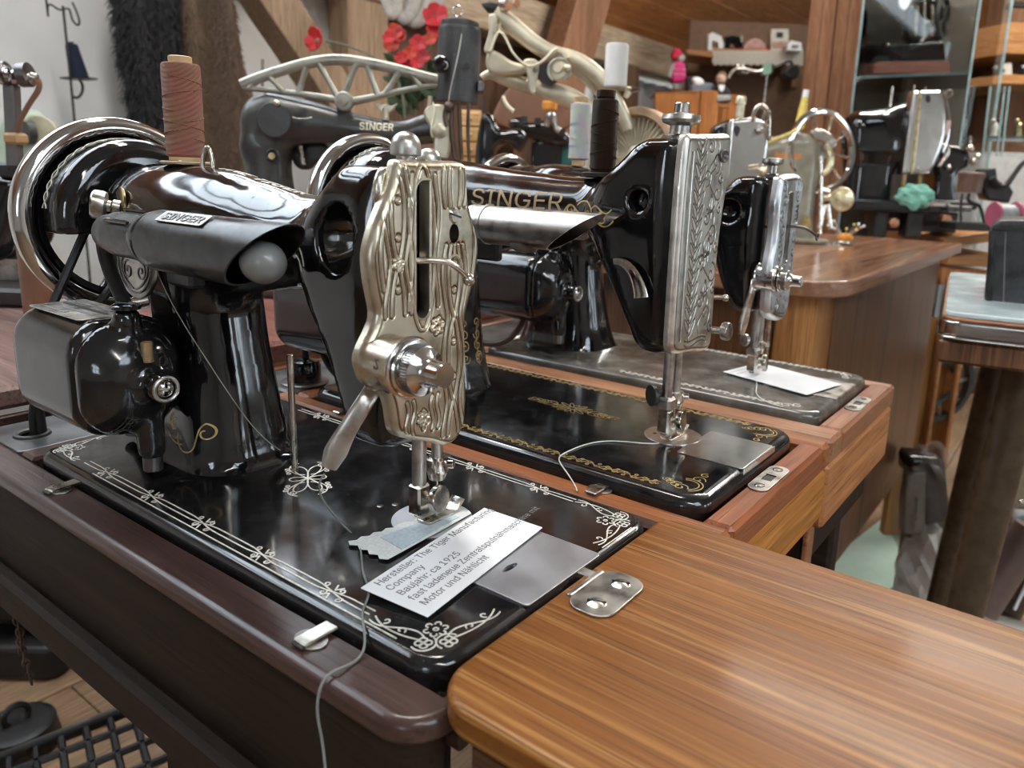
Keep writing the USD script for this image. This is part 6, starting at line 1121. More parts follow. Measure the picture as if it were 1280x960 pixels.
n = {'t': ('texture_coordinate', {}), 's': ('separate_xyz', {}), 'n': ('noise_texture', {'scale': 14, 'detail': 4}), 'a': ('math', {'math_type': 'multiply_add', 'value2': .035, 'value3': -.0175}), 'd': ('math', {'math_type': 'add'}),
     'r': ('rgb_ramp', {'ramp': [(.0, (.055, .028, .016)), (.09, (.075, .040, .020)), (.11, (.012, .007, .006)), (.17, (.012, .007, .006)), (.20, (.10, .058, .028)), (.40, (.11, .066, .032)), (.56, (.07, .038, .020)), (.62, (.10, .055, .03)), (.9, (.13, .08, .045)), (1, (.09, .05, .028))]}),
     'm': ('map_range', {'from_min': .80, 'from_max': 1.03}), 'p': ('principled_bsdf', {'roughness': .55, 'sheen_weight': .2})}
material('fur_brown', n, [('t.object', 's.vector'), ('t.object', 'n.vector'), ('n.fac', 'a.value1'), ('s.y', 'd.value1'), ('a.value', 'd.value2'), ('d.value', 'm.value'), ('m.result', 'r.fac'), ('r.color', 'p.base_color')])
plain('fur_black', (.010, .010, .013), .42, var=.4, scale=50)
furs()
def left_things():
    t = Thing('thread_stand', 'thin black thread stand with a tilted navy spool in front of the white wall', 'thread stand', (-1.75, .622, 0))
    z = lambda v: v
    t.part('rod', tube(smooth_path([(0, 0, .02), (0, 0, 1.05), (0, -.002, 1.292)], 12), .0028, 8), 'black_iron'); t.part('base', cyl((0, 0, .001), (0, 0, .02), .09), 'black_iron')
    t.part('cross_wire', tube(smooth_path([(.035, -.045, 1.300), (.03, -.046, 1.272), (.026, -.044, 1.262), (.022, -.04, 1.285), (.012, -.02, 1.283), (0, 0, 1.286), (-.006, .012, 1.289), (-.010, .018, 1.272), (-.008, .022, 1.262), (-.01, .022, 1.305)], 60), .0022, 6), 'black_iron')
    t.part('plate', lathe([(0, 0), (.036, .001), (.038, .003), (0, .004)], 32, (-.006, .020, 1.140), (-.03, -.05, 1)), 'black_iron'); t.part('arm', tube(smooth_path([(0, 0, 1.102), (-.004, .012, 1.100), (-.006, .020, 1.106), (-.006, .020, 1.14)], 20), .003, 8), 'black_iron')
    s = Thing('thread_spool', 'navy blue thread spool tilted on the thin black stand', 'thread spool', (-1.756, .643, 1.1445)); s.part('winding', lathe([(0, 0), (.0185, 0), (.019, .002), (.0125, .068), (.011, .071), (0, .071)], 32, (0, 0, 0), (.0, -.16, 1)), 'navy_thread'); s.part('core', lathe([(0, .069), (.006, .069), (.006, .076), (0, .076)], 16, (0, 0, 0), (.0, -.16, 1)), 'black_iron')
    b = PV('side_table', 'low cabinet against the white wall under the mint green machine', 'cabinet', 40, 262, 1.50); z0 = b.o[2]
    b.part('cabinet_top', box(-.30, .24, -.12, .12, -.03, 0, .004), 'brown_board')
    for x in (-.27, .21): b.part('side_panel', box(x-.02, x+.02, -.1, .10, -z0+.001, -.0305, .004), 'brown_board')
    m = PV('sewing_machine', 'mint green machine with a round cast cover at the left edge', 'sewing machine', 45, 262, 1.48, z=z0)
    m.part('body', m.slab([(6, 138), (20, 136), (30, 150), (34, 168), (60, 178), (74, 190), (70, 206), (60, 214), (66, 255), (4, 255)], .01, .08, .014, 80), 'mint_paint', 40); c = m.part('round_cover', m.turned(50, 166, [(0, 0), (20, 0), (21, 2), (19, 6), (10, 8), (0, 8)], (.3, -.95, 0), .0), 'cast_cover'); m.part('cover_knob', m.turned(44, 152, [(0, 0), (3, 0), (4, 5), (0, 6)], (0, 0, 1), -.005), 'black_iron', under=c)
    m.part('cover_motor', m.turned(40, 166, [(0, 0), (14, 0), (13, 8), (0, 9)], (-.5, -.85, 0), -.012), 'black_iron'); m.part('shaft', m.rod([(18, 178), (48, 178)], [4.5, 4], 2, -.01), 'dark_steel'); m.part('base', m.bx(0, 100, 252, 262, -.03, .14, .003), 'mint_paint'); m.part('small_disc', m.turned(36, 190, [(0, 0), (8, 0), (7, 3), (0, 3)], (0, -1, 0), .0), 'mint_paint')
    c = PV('sewing_machine', 'black machine cut by the left edge with a grey upright and a clamped strap', 'sewing machine', 10, 372, .92, z=.7955)
    c.part('upright', c.slab([(2, 106), (16, 106), (21, 212), (7, 214)], 0, .014, .002), 'grey_steel'); c.part('clamp', c.turned(26, 94, [(0, 0), (14, 0), (14, 10), (0, 10)], (.97, .1, .1), .004), 'dark_steel')
    c.part('clamp_ring', ring(c.q(8, 92, -.001), (.97, .1, .1), 12*c.s, 2.2*c.s, 24, 8), 'dark_steel'); c.part('spindle', c.turned(-6, 94, [(0, 0), (10, 0), (10, 14), (9, 15), (9, 24), (7, 26), (8, 40), (5, 46), (0, 46)], (.99, .05, -.08), .004), 'chrome'); c.part('spindle_tip', c.turned(40, 96, [(0, 0), (5, 0), (4, 6), (0, 7)], (.99, 0, -.1), .004), 'nickel')
    c.part('strap', c.rod([(47, 99), (49, 108), (42, 122), (32, 138), (25, 152), (21, 166)], [2.6, 2.8, 2.6, 2.6, 2.4, 2.2], 30, .0, fl=(.5, 1.2), up=(.3, -.9, .2)), 'leather'); c.part('tape', c.bx(3, 22, 166, 180, -.003, .020, .003), 'tape')
    c.part('body', c.slab([(-30, 222), (4, 218), (24, 224), (22, 262), (14, 300), (4, 318), (-30, 326)], .0, .09, .016, 60), 'black_enamel', 40); c.part('top_block', c.bx(-4, 26, 204, 222, .0, .05, .003), 'black_iron'); c.part('nickel_plate', c.bx(-20, 40, 322, 352, .02, .05, .003), 'dull_nickel'); c.part('base', box(-.06, .05, -.04, .07, 0, .022, .004), 'black_iron')
    b = PV('cardboard_roll', 'brown cardboard roll standing behind the nearest motor', 'cardboard roll', 48, 385, .82); b.part('roll', cyl((0, 0, .796-b.o[2]), (0, 0, .07), .014, n=20), 'leather')
plain('mint_paint', (.42, .52, .42), .45, var=.12); plain('cast_cover', (.36, .33, .24), .5, .3, var=.3, dust=.3); plain('grey_steel', (.16, .155, .15), .45, .5, var=.2); plain('tape', (.42, .26, .12), .6)
left_things()
def flowers():
    def poppy(v, x, y, d, r, seed, under, face=(0, -1, .3), mat='poppy_red'):
        pr = np.random.default_rng(seed); c = v.q(x, y, d)
        f = nrm(face); e1 = nrm(np.cross(f, [0, 0, 1])); e2 = np.cross(e1, f)
        for k in range(5):
            a = k*1.2566+pr.uniform(-.2, .2); dd = math.cos(a)*e1+math.sin(a)*e2; g = trimesh.creation.icosphere(2, 1.0); vv = np.asarray(g.vertices); w = 1+.25*(meshkit.noise(vv*2.5+seed+k)[:, None]-.5); vv = vv*w
            p = nrm(dd*.9+f*.35); q = nrm(np.cross(p, f)); n2 = np.cross(p, q); g.vertices = c+(vv[:, :1]*.55+.42)*p*r*v.s+vv[:, 1:2]*.55*q*r*v.s+vv[:, 2:]*.10*n2*r*v.s+f*(vv[:, :1]**2)*r*v.s*.12; v.part('petal', g, mat, True, under=under)
    t = PV('silk_poppy', 'single red poppy on a long grey stem in front of the timber post', 'flower', 440, 66, 1.9)
    st = t.part('stem', t.rod([(408, 52), (430, 56), (460, 68), (480, 80), (500, 110), (505, 150)], 1.3, 40, .0), 'stem_green'); poppy(t, 397, 50, -.01, 17, 3, st, (-.5, -.8, .1)); t.part('centre', t.ball(398, 52, 4, -.02), 'stem_green', under=st)
    t = PV('flower_bunch', 'bunch of red and orange silk flowers with dark leaves behind the truss lever', 'flowers', 515, 140, 2.0)
    v = t.part('vase', t.turned(518, 271.5, [(0, 0), (22, 0), (28, 40), (24, 100), (16, 120), (17, 126), (0, 126)], (0, 0, 1), .02), 'brown_bakelite')
    for k, (x, y, r, m) in enumerate(((494, 42, 12, 1), (500, 46, 10, 2), (490, 58, 11, 1), (524, 56, 12, 0), (545, 22, 17, 0), (548, 38, 15, 0), (513, 68, 10, 1), (508, 78, 9, 0), (530, 72, 10, 2), (502, 74, 9, 0), (522, 80, 9, 0), (487, 48, 9, 0), (538, 50, 9, 1))): poppy(t, x, y, -.02-.004*k, r, 11+k, v, (0, -1, .35), ('poppy_red', 'flower_orange', 'flower_dark')[m])
    pr = np.random.default_rng(8)
    for k in range(46):
        x, y = pr.uniform(484, 545), pr.uniform(72, 136); a = pr.uniform(-1, 1); c = t.q(x, y, pr.uniform(-.03, .03)); g = trimesh.creation.icosphere(1, 1.0); vv = np.asarray(g.vertices); d = nrm((math.sin(a), pr.uniform(-.4, .1), math.cos(a)*.8-.2)); q = nrm(np.cross(d, (0, -1, .2))); n2 = np.cross(d, q); g.vertices = c+vv[:, :1]*d*.024+vv[:, 1:2]*q*.010*(1-vv[:, :1]**2*.5)+vv[:, 2:]*n2*.0018; t.part('leaf', g, 'leaf_green', True, under=v)
    for x, y in ((494, 42), (524, 56), (545, 22), (490, 58)): t.part('stem', t.rod([(x, y, -.02), (x+(518-x)*.4, y+50, .0), (518, 150, .02)], 1.1, 20), 'stem_green', under=v)
    t = PV('linen_bundle', 'bundle of off-white linen hanging in looped folds from the log beam', 'linen', 512, -10, 2.05)
    for k, (x0, x1, yb, w) in enumerate(((482, 500, 20, 7), (492, 520, 24, 9), (500, 538, 28, 9), (510, 545, 16, 12), (520, 546, 10, 11))): t.part('fold', t.rod([(x0, -30, .01*k), (x0+1, 0, .01*k), ((x0+x1)/2, yb, .01*k-.01), (x1-1, 0, .01*k), (x1, -30, .01*k)], [w, w, w*.8, w, w], 36, fl=(.7, 1), up=(0, 1, 0)), 'linen', True)
plain('poppy_red', (.42, .008, .014), .6, var=.25, scale=60); plain('flower_orange', (.42, .035, .012), .6, var=.3, scale=60); plain('flower_dark', (.30, .012, .015), .6, var=.3); plain('leaf_green', (.02, .05, .018), .6, var=.4); plain('stem_green', (.12, .14, .09), .6)
flowers()
# ================================================================ back right: posts, glass cabinet, shelf, dolls
VITR, POSTW = (.368, .80), (.1066, .2059)
def back_right():
    P0 = at(1003, 100, 3.1)
    for k, (a, b) in enumerate(((.001, POSTW[0]-.002), (POSTW[0]+.002, POSTW[1]))):
        p = Thing('timber_post', ('left', 'right')[k]+' one of the paired brown timber posts beside the glass cabinet', 'post', (P0[0]+(a+b)/2, P0[1]+.06, 0))
        w = (b-a)/2; p.part('post', box(-w, w, -.06, .06, .0005, 2.15, .006), 'post_wood'); p.part('crack', box(-.0012, .0012, -.0605, -.058, .2, 2.1, .0004), 'black_iron')
    # vitrine
    o = at(1070, 95, 2.75); zt = o[2]; t = Thing('glass_cabinet', 'tall glass display cabinet holding a black machine on its shelf', 'glass cabinet', (o[0]+VITR[0]/2, o[1], 0))
    W, D, z0, z1 = VITR[0]/2, VITR[1], .45, 2.15
    t.part('plinth', box(-W, W, 0, D, .001, z0, .004), 'brown_board')
    for n, b in (('front_pane', (-W, W, 0, .005)), ('back_pane', (-W, W, D-.005, D))): t.part(n, box(*b, z0, z1, .001), 'vitrine_glass')
    for x in (-W, W-.005): t.part('side_pane', box(x, x+.005, .006, D-.006, z0, z1, .001), 'vitrine_glass')
    for x in (-W-.006, W-.001):
        for y in (-.003, D-.004): t.part('edge_strip', box(x, x+.007, y, y+.007, z0, z1, .001), 'glass_edge')
    for z in (zt, zt-.42, zt+.48):
        t.part('glass_shelf', box(-W+.006, W-.006, .007, D-.007, z-.008, z, .001), 'vitrine_glass'); t.part('shelf_edge', box(-W+.006, W-.006, .0055, .0068, z-.009, z+.001, .0003), 'glass_edge')
    m = PV('sewing_machine', 'antique black machine on a red wooden base inside the glass cabinet', 'sewing machine', 1140, 88, 2.86, z=float(zt)+.001)
    m.part('wooden_base', m.slab([(1093, 80), (1100, 77), (1186, 76), (1188, 92), (1092, 92)], .0, .12, .003), 'red_lid'); m.part('bed', m.slab([(1108, 53), (1112, 56), (1180, 52), (1182, 75), (1128, 76), (1120, 66), (1110, 64)], .012, .09, .005), 'black_enamel')
    m.part('arm', m.slab([(1140, 52), (1134, 34), (1135, 18), (1142, 4), (1158, -4), (1176, 0), (1182, 16), (1178, 36), (1176, 52)], .02, .06, .014, 70), 'black_enamel', 40)
    c = m.q(1178, 22, .035); w = m.part('hand_wheel', ring(c, (.75, -.65, 0), 23*m.s, 3.4*m.s, 48, 8), 'black_iron')
    for a in (40, 130, 220, 310):
        a = math.radians(a); e1 = nrm(np.cross((.75, -.65, 0), (0, 0, 1))); m.part('spoke', tube([c, c+22*m.s*(math.cos(a)*e1+math.sin(a)*A_(0, 0, 1))], 2.6*m.s, 6), 'black_iron', under=w)
    for x0, y0, x1, y1 in ((1147, 8, 1144, 44), (1156, 2, 1155, 48), (1166, 6, 1165, 44)): m.part('nickel_trim', m.rod([(x0, y0), (x1, y1)], 1.7, 2, .017), 'nickel')
    for x, y in ((1110, 56), (1152, 51), (1170, 20), (1160, 28)): m.part('nickel_knob', m.ball(x, y, 2.4, .015), 'nickel')
    m.part('lace_rag', m.slab([(1124, 0), (1130, -8), (1142, -6), (1138, 4), (1132, 12), (1126, 10)], .016, .01, .003, 30), 'white_card')
    # shelf with toy machines
    o = at(947, 71, 3.55); S = PV('wall_shelf', 'high shelf with a lace edge carrying toy machines', 'shelf', 947, 71, 3.55); s = S.s
    S.part('board', S.bx(890, 1004, 64, 71, .0, .30, .003), 'shelf_wood'); lace = [(890, 63), (1004, 63), (1004, 82)]+[(1004-k*3.8, 80+(2.2 if k % 2 else 0)) for k in range(1, 30)]+[(890, 78)]
    S.part('lace_edge', S.slab(lace, -.006, .005, .001), 'lace'); S.part('side_board', S.slab([(857, 62), (890, 64), (892, 72), (860, 68)], -.03, .25, .003), 'shelf_wood')
    for x in (905, 995): S.part('bracket', S.bx(x-2, x+2, 72, 110, .2, .09, .002), 'timber')
    wpos = S.q(947, 70, .3); S.part('wall_board', S.bx(862, 1006, 30, 175, .305, .02, .003), 'cabinet_dark')
    z = float(S.o[2]+S.q(947, 63.2)[2])
    def toy(lab, cat, pts, mat, px, extra=(), d=3.55, name='toy_machine'):
        v = PV(name, lab, cat, px, 63, d); v.part('body', v.slab(pts, .0, .06, .006, 0), mat)
        for n, p, mt in extra: v.part(n, v.slab(p, -.004, .068, .002), mt)
        v.part('foot', v.bx(min(p[0] for p in pts), max(p[0] for p in pts), 60.5, 63, -.004, .10, .002), mat); return v
    toy('white toy sewing machine at the left end of the lace-edged shelf', 'toy', [(885, 43), (891, 40), (902, 45), (905, 54), (904, 62), (898, 62), (897, 53), (891, 51), (890, 62), (885, 62)], 'white_card', 895)
    toy('black toy sewing machine beside the white one on the lace-edged shelf', 'toy', [(906, 46), (914, 43), (928, 46), (929, 58), (923, 62), (920, 54), (913, 54), (912, 62), (906, 62)], 'black_enamel', 917, [('nickel_bit', [(926, 44), (929, 44), (929, 52), (926, 52)], 'nickel')])
    toy('pinkish toy sewing machine on a red tray on the shelf', 'toy', [(930, 56), (936, 50), (945, 47), (952, 50), (957, 55), (957, 62), (930, 62)], 'toy_pink', 944, [('tray', [(919, 60), (960, 60), (961, 63), (919, 63)], 'poppy_red')])
    toy('white toy stove with a dark oven door on the shelf', 'toy', [(963, 44), (965, 36), (986, 36), (986, 62), (963, 62)], 'toy_cream', 975, [('oven_door', [(971, 40), (979, 40), (979, 47), (971, 47)], 'black_iron'), ('lower_door', [(965, 52), (984, 52), (984, 61), (965, 61)], 'toy_pink')], 3.56)
    toy('white toy machine at the right end of the shelf', 'toy', [(984, 55), (990, 50), (1002, 53), (1003, 62), (998, 62), (997, 57), (990, 57), (989, 62), (984, 62)], 'white_card', 993, (), 3.5)
    # floor stand lamp
    l = PV('work_lamp', 'jointed work lamp with a green joint and black head under the lace shelf', 'lamp', 957, 90, 3.3)
    st = l.part('pole', tube([l.q(955, 130), l.q(960, 84)], .006, 10), 'dull_nickel'); l.part('lower_pole', cyl((l.q(955, 130)[0], l.q(955, 130)[1], -l.o[2]+.021), l.q(955, 130), .008), 'dull_nickel'); l.part('foot', cyl((l.q(955, 130)[0], l.q(955, 130)[1], -l.o[2]+.001), (l.q(955, 130)[0], l.q(955, 130)[1], -l.o[2]+.02), .14), 'black_iron')
    l.part('joint', l.slab([(953, 84), (958, 78), (966, 78), (965, 92), (954, 94), (952, 90)], -.01, .03, .004), 'green_joint'); l.part('arm', l.rod([(954, 87), (930, 86), (922, 86), (915, 90), (911, 98)], 2, 30, -.004), 'dull_nickel')
    for x in (926, 932): l.part('spring_loop', ring(l.q(x, 86, -.006), (.4, -1, 0), 6*l.s, .9*l.s, 20, 6), 'dull_nickel')
    l.part('second_arm', l.rod([(964, 82), (978, 80), (988, 77), (990, 84)], 1.8, 24, -.004), 'black_iron'); l.part('lamp_head', l.slab([(982, 84), (988, 80), (998, 82), (1000, 92), (993, 99), (984, 98), (980, 92)], -.02, .06, .012, 40), 'black_iron')
    # cabinet with dolls
    c = PV('cabinet', 'orange-brown wooden cabinet below the shelf, dolls sitting on top', 'cabinet', 868, 118, 3.1)
    zt = c.o[2]; c.part('side', c.slab([(819, 115), (876, 113), (880, 118), (880, 300), (819, 300)], 0, .02, .003), 'cabinet_wood'); c.part('corner_stile', c.bx(876, 884, 113, 300, -.006, .03, .003), 'cabinet_wood'); c.part('front_rail', c.slab([(884, 122), (916, 128), (916, 136), (884, 132)], .0, .02, .003), 'cabinet_wood'); c.part('front_stile', c.bx(910, 917, 134, 300, .0, .02, .002), 'cabinet_wood')
    for x in (890, 899): c.part('baluster', c.bx(x-1.6, x+1.6, 133, 300, .004, .014, .002), 'cabinet_wood')
    c.part('top', c.slab([(819, 115), (876, 113), (916, 127), (916, 130), (876, 117), (819, 118)], .0, .22, .002), 'cabinet_wood'); c.part('back', c.bx(819, 917, 118, 300, .215, .01, .002), 'cabinet_wood')
    d = PV('doll', 'knitted pink and white doll with a pointed pink hat on the cabinet', 'doll', 848, 114, 3.2)
    d.part('legs', d.slab([(842, 98), (856, 98), (856, 113), (842, 113)], .0, .04, .012), 'doll_grey'); d.part('sweater', d.slab([(843, 78), (855, 78), (858, 90), (856, 102), (841, 102), (840, 90)], -.01, .055, .016, 40), 'doll_pink')
    for y in (86, 92): d.part('stripe', d.bx(840.5, 857.5, y, y+2, -.012, .059, .004), 'doll_pale')
    d.part('head', d.ball(850, 73, 6, .018), 'doll_grey'); d.part('hat', d.slab([(841, 74), (842, 62), (848, 60), (854, 66), (852, 70)], -.002, .04, .010, 30), 'doll_red'); d.part('arm', d.rod([(843, 80), (838, 90), (837, 97)], 2.6, 12, .0), 'doll_grey')
    d = PV('doll', 'small doll with a dark dress and pale face sitting on the cabinet edge', 'doll', 903, 128, 3.1)
    d.part('dress', d.slab([(896, 108), (908, 107), (914, 116), (912, 128), (898, 128), (894, 118)], .0, .05, .014, 40), 'doll_dark'); d.part('collar', d.slab([(898, 106), (906, 106), (905, 112), (902, 115), (899, 112)], -.004, .006, .002), 'white_card'); d.part('head', d.ball(901, 99, 6.2, .02), 'doll_skin'); d.part('hair', d.ball(902, 97, 7.2, .032), 'doll_hair'); d.part('skirt', d.slab([(897, 118), (913, 118), (915, 126), (896, 128)], -.006, .05, .01), 'grey_paint')
    for dx in (-2, 2): d.part('eye', d.ball(901+dx, 98, .8, .002), 'black_iron')
    d = PV('doll', 'grey cloth doll lying beside the seated doll on the cabinet', 'doll', 878, 127, 3.14)
    d.part('body', d.slab([(864, 106), (880, 103), (894, 106), (892, 124), (884, 126), (868, 120)], .0, .05, .014, 40), 'doll_blue'); d.part('cap', d.slab([(866, 98), (876, 97), (880, 104), (870, 107)], .0, .04, .01, 30), 'white_card'); d.part('dark_coat', d.slab([(858, 96), (867, 95), (868, 122), (860, 120)], .01, .05, .01), 'doll_dark')
    d.part('red_shoe', d.ball(893, 121, 5, -.004, (.8, .8, 1.2)), 'doll_red')
    solo('curtain', fr(prism(np.r_[np.c_[np.linspace(0, .84, 60), .012*np.sin(np.linspace(0, 40, 60))], np.c_[np.linspace(.84, 0, 60), .012*np.sin(np.linspace(40, 0, 60))+.004]], .66), (XW+.022, 3.05, .80), (0, 1, 0), (-1, 0, 0)), 'curtain_white', 'pale grey curtain hanging over the small window below the log beam', 'curtain')
    # right-hand shelving behind the vitrine
    solo('pale_partition', box(-.70, -.275, 3.75, 3.77, .001, 2.1, .002), 'pale_partition', 'pale grey-brown partition behind the glass cabinet', 'partition')
    r = PV('display_shelf', 'orange wooden display shelf beyond the glass cabinet at the right edge', 'shelf', 1272, 100, 3.3)
    for y0, y1 in ((33, 66), (99, 104)): r.part('board', r.bx(1236, 1420, y0, y1, .0, .30, .003), 'shelf_wood')
    r.part('back', r.bx(1236, 1420, -60, 300, .305, .02, .003), 'timber_warm'); r.part('side', r.bx(1408, 1420, -60, 300, .0, .30, .003), 'shelf_wood')
    r.part('lower_cabinet', r.bx(1236, 1406, 196, 460, .02, .28, .003), 'pale_panel')
    g = PV('glass_case', 'low glass case with small figures under the orange shelf', 'glass case', 1262, 180, 2.80, -35)
    for x in (1238, 1256, 1262, 1300): g.part('edge_strip', g.rod([(x, 108), (x-10, 195)], 1.2, 2, -.004), 'glass_edge')
    g.part('front_pane', g.bx(1236, 1320, 106, 195, .0, .004, .001), 'vitrine_glass'); g.part('inner_shelf', g.bx(1230, 1320, 170, 173, .006, .2, .001), 'glass_edge')
    b = PV('toy_machine', 'small white toy machine with a dark wheel on the orange shelf', 'toy', 1256, 99, 3.34); b.part('body', b.slab([(1246, 80), (1265, 78), (1266, 99), (1246, 99)], .0, .06, .004), 'toy_cream'); b.part('window', b.slab([(1249, 86), (1256, 86), (1256, 91), (1249, 91)], -.003, .002, .0005), 'black_iron'); b.part('wheel', b.turned(1273, 87, [(0, 0), (9, 0), (10, 4), (9, 8), (0, 8)], (.8, -.6, 0), .02), 'black_enamel')
    f = PV('toy_machine', 'black toy frame standing on the upper orange board at the right edge', 'toy', 1268, 33, 3.34); f.part('frame', join(f.bx(1256, 1262, 0, 33, .0, .03, .003), f.bx(1256, 1296, 28, 33, .0, .03, .003), f.bx(1256, 1296, 2, 8, .0, .03, .003)), 'black_iron')
    for k, (x, y, m) in enumerate(((1242, 166, 'toy_cream'), (1247, 160, 'black_enamel'), (1272, 162, 'old_brass'))): v = PV('figurine', ('pale', 'black', 'brassy')[k]+' little figure in the low glass case under the orange shelf', 'figurine', x, 170, 2.88); v.part('body', v.turned(x, 170, [(0, 0), (5, 0), (4, 5), (5, 10), (3, 15), (0, 17)]), m); v.part('head', v.ball(x, 151, 3), m)
wood('post_wood', (.19, .085, .045), (.29, .14, .075), (.37, .20, .115), 'z', .65, coat=0); plain('pale_partition', (.36, .30, .26), .7, var=.12, scale=4); plain('lace', (.48, .44, .38), .9, var=.25, scale=300, bump=.0005); plain('cabinet_dark', (.16, .08, .04), .6, var=.2); plain('toy_pink', (.42, .24, .20), .5, var=.3); plain('toy_cream', (.55, .52, .46), .5); plain('green_joint', (.25, .42, .33), .5); plain('doll_grey', (.30, .27, .26), .9); plain('doll_pink', (.50, .03, .16), .9); plain('doll_pale', (.55, .25, .32), .9); plain('doll_red', (.42, .02, .05), .9); plain('doll_dark', (.02, .02, .025), .8); plain('doll_skin', (.55, .36, .27), .7); plain('doll_hair', (.16, .10, .07), .8); plain('doll_blue', (.15, .18, .22), .9); plain('curtain_white', (.50, .51, .52), .8, var=.05); plain('pale_panel', (.42, .42, .41), .7)
back_right()
# ================================================================ right foreground and floor
def right_side():
    ex = nrm((.98, .12, 0)); ang = math.degrees(math.atan2(.015, .1))
    o = at(1179, 389, .90); t = Thing('side_table', 'small table with pale blue marble top and chrome rim at the right edge', 'table', o, 8)
    t.part('marble_top', prism(rrect(.002, .62, .002, .50, .02), .006, .0015).apply_translation((0, 0, -.006)), 'marble_blue'); t.part('copper_line', prism(rrect(.0, .622, .0, .502, .022), .0035, .001).apply_translation((0, 0, -.0098)), 'copper')
    t.part('chrome_rim', prism(rrect(-.003, .625, -.003, .505, .024), .018, .003).apply_translation((0, 0, -.0282)), 'rim_steel'); t.part('rim_bead', prism(rrect(-.0045, .627, -.0045, .507, .024), .004, .0018).apply_translation((0, 0, -.0325)), 'chrome'); t.part('apron', box(.0, .62, .0, .50, -.062, -.0328, .004), 'table_side_wood')
    for k, (x, y, dx) in enumerate(((.098, .060, -.05), (.56, .060, .04), (.098, .44, -.05), (.56, .44, .04))):
        t.part('leg', cyl((x, y, -.0622), (x+dx, y+(.02 if y > .2 else -.01), -o[2]+.001), .025, .020, 24), 'leg_brown')
    b = PV('metal_case', 'scuffed black metal case with a lid on the blue marble table top', 'case', 1262, 384, .99, -30, z=float(o[2])+.0008); s = b.s
    b.part('case', b.slab([(1230, 372), (1238, 284), (1300, 284), (1300, 384), (1234, 384)], .0, .16, .004), 'scuffed_black'); b.part('lid', b.slab([(1239, 288), (1243, 279), (1252, 275), (1310, 276), (1310, 288)], -.006, .172, .004), 'scuffed_black'); b.part('corner_post', b.rod([(1240, 288), (1236, 381)], 3.6, 2, -.002), 'scuffed_black')
    for x in (1257,): b.part('seam', b.rod([(x, 290), (x-3, 383)], .9, 2, -.001), 'grey_steel')
    # treadle cabinet beyond
    c = PV('treadle_cabinet', 'orange-brown treadle cabinet with an iron wheel beyond the brown table', 'cabinet', 1185, 440, 2.02); z = -c.o[2]
    c.part('drawer_front', c.slab([(1178, 333), (1236, 338), (1232, 362), (1176, 356)], .0, .30, .006), 'cabinet_wood'); c.part('drawer_lip', c.slab([(1186, 321), (1240, 316), (1238, 334), (1182, 331)], -.01, .30, .004), 'shelf_wood'); c.part('top', c.slab([(1180, 298), (1250, 288), (1250, 300), (1180, 312)], -.02, .36, .004), 'shelf_wood')
    c.part('side_board', box(c.q(1140, 440)[0], c.q(1172, 440)[0], .02, .05, z+.001, c.q(0, 356)[2], .003), 'ochre_board'); c.part('edge_board', box(c.q(1172, 440)[0], c.q(1177, 440)[0], -.01, .05, z+.001, c.q(0, 356)[2], .003), 'shelf_wood'); c.part('inner_board', box(c.q(1177, 440)[0], c.q(1224, 440)[0], .12, .14, z+.001, c.q(0, 400)[2], .003), 'ochre_board'); c.part('edge_board', box(c.q(1215, 440)[0], c.q(1221, 440)[0], .06, .12, z+.001, c.q(0, 400)[2], .003), 'shelf_wood'); c.part('cross_ledge', box(c.q(1177, 440)[0], c.q(1216, 440)[0], .10, .12, c.q(0, 562)[2], c.q(0, 560)[2]+.01, .002), 'shelf_wood')
    w = c.q(1172, 478, .07); R = 52*c.s; wh = c.part('treadle_wheel', lathe(A_((R-.014, -.012), (R, -.012), (R, .012), (R-.014, .012), (R-.014, -.012)), 64, w, (.25, -.95, 0)), 'black_iron')
    c.part('inner_ring', ring(w, (.25, -.95, 0), R*.52, .008, 40, 8), 'black_iron', under=wh)
    for k in range(9):
        a = k*.698+.3; e1 = nrm(np.cross((.25, -.95, 0), (0, 0, 1))); d = math.cos(a)*e1+math.sin(a)*A_(0, 0, 1); c.part('spoke', tube([w+d*R*.50, w+d*R*.97], .0062, 6), 'dull_nickel', under=wh)
    p = PV('pale_panel', 'pale blue grey panel standing behind the brown table leg', 'panel', 1234, 500, 2.5); z = -p.o[2]; p.part('sheet', box(p.q(1222, 500)[0], p.q(1252, 500)[0], 0, .015, z+.001, p.q(0, 425)[2], .002), 'panel_blue'); p.part('dark_frame', box(p.q(1216, 500)[0], p.q(1221.5, 500)[0], -.02, .03, z+.001, p.q(0, 530)[2], .002), 'black_iron')
    solo('green_sheet', fr(prism(np.array([at(x, y, 1)[:2]*0+A_(*((lambda P: P)(CAM+(at(x, y, 1)-CAM)*((.002-CAM[2])/(at(x, y, 1)-CAM)[2])))[:2]) for x, y in ((1005, 728), (1030, 706), (1124, 632), (1127, 640), (1126, 760), (1040, 770))]), .003), (0, 0, .001)), 'mint_paper', 'pale mint green sheet lying on the floor right of the oak tables', 'sheet', smooth=False)
    g = PV('plastic_bag', 'crumpled clear and white plastic bag on the floor around a black machine head', 'plastic bag', 1160, 740, 1.60); z = -g.o[2]
    def crumple(c, r, sub, seed, amp):
        m = trimesh.creation.icosphere(sub, 1.0); v = np.asarray(m.vertices); k = 1-amp*.5+amp*meshkit.fbm(v*2.4+seed, 3, seed)[:, None]+amp*.35*np.abs(np.sin(v[:, :1]*6+v[:, 2:]*5+seed)); m.vertices = v*k*A_(*r)+A_(*c); m.vertices[:, 2] = np.maximum(m.vertices[:, 2], z+.002); return m
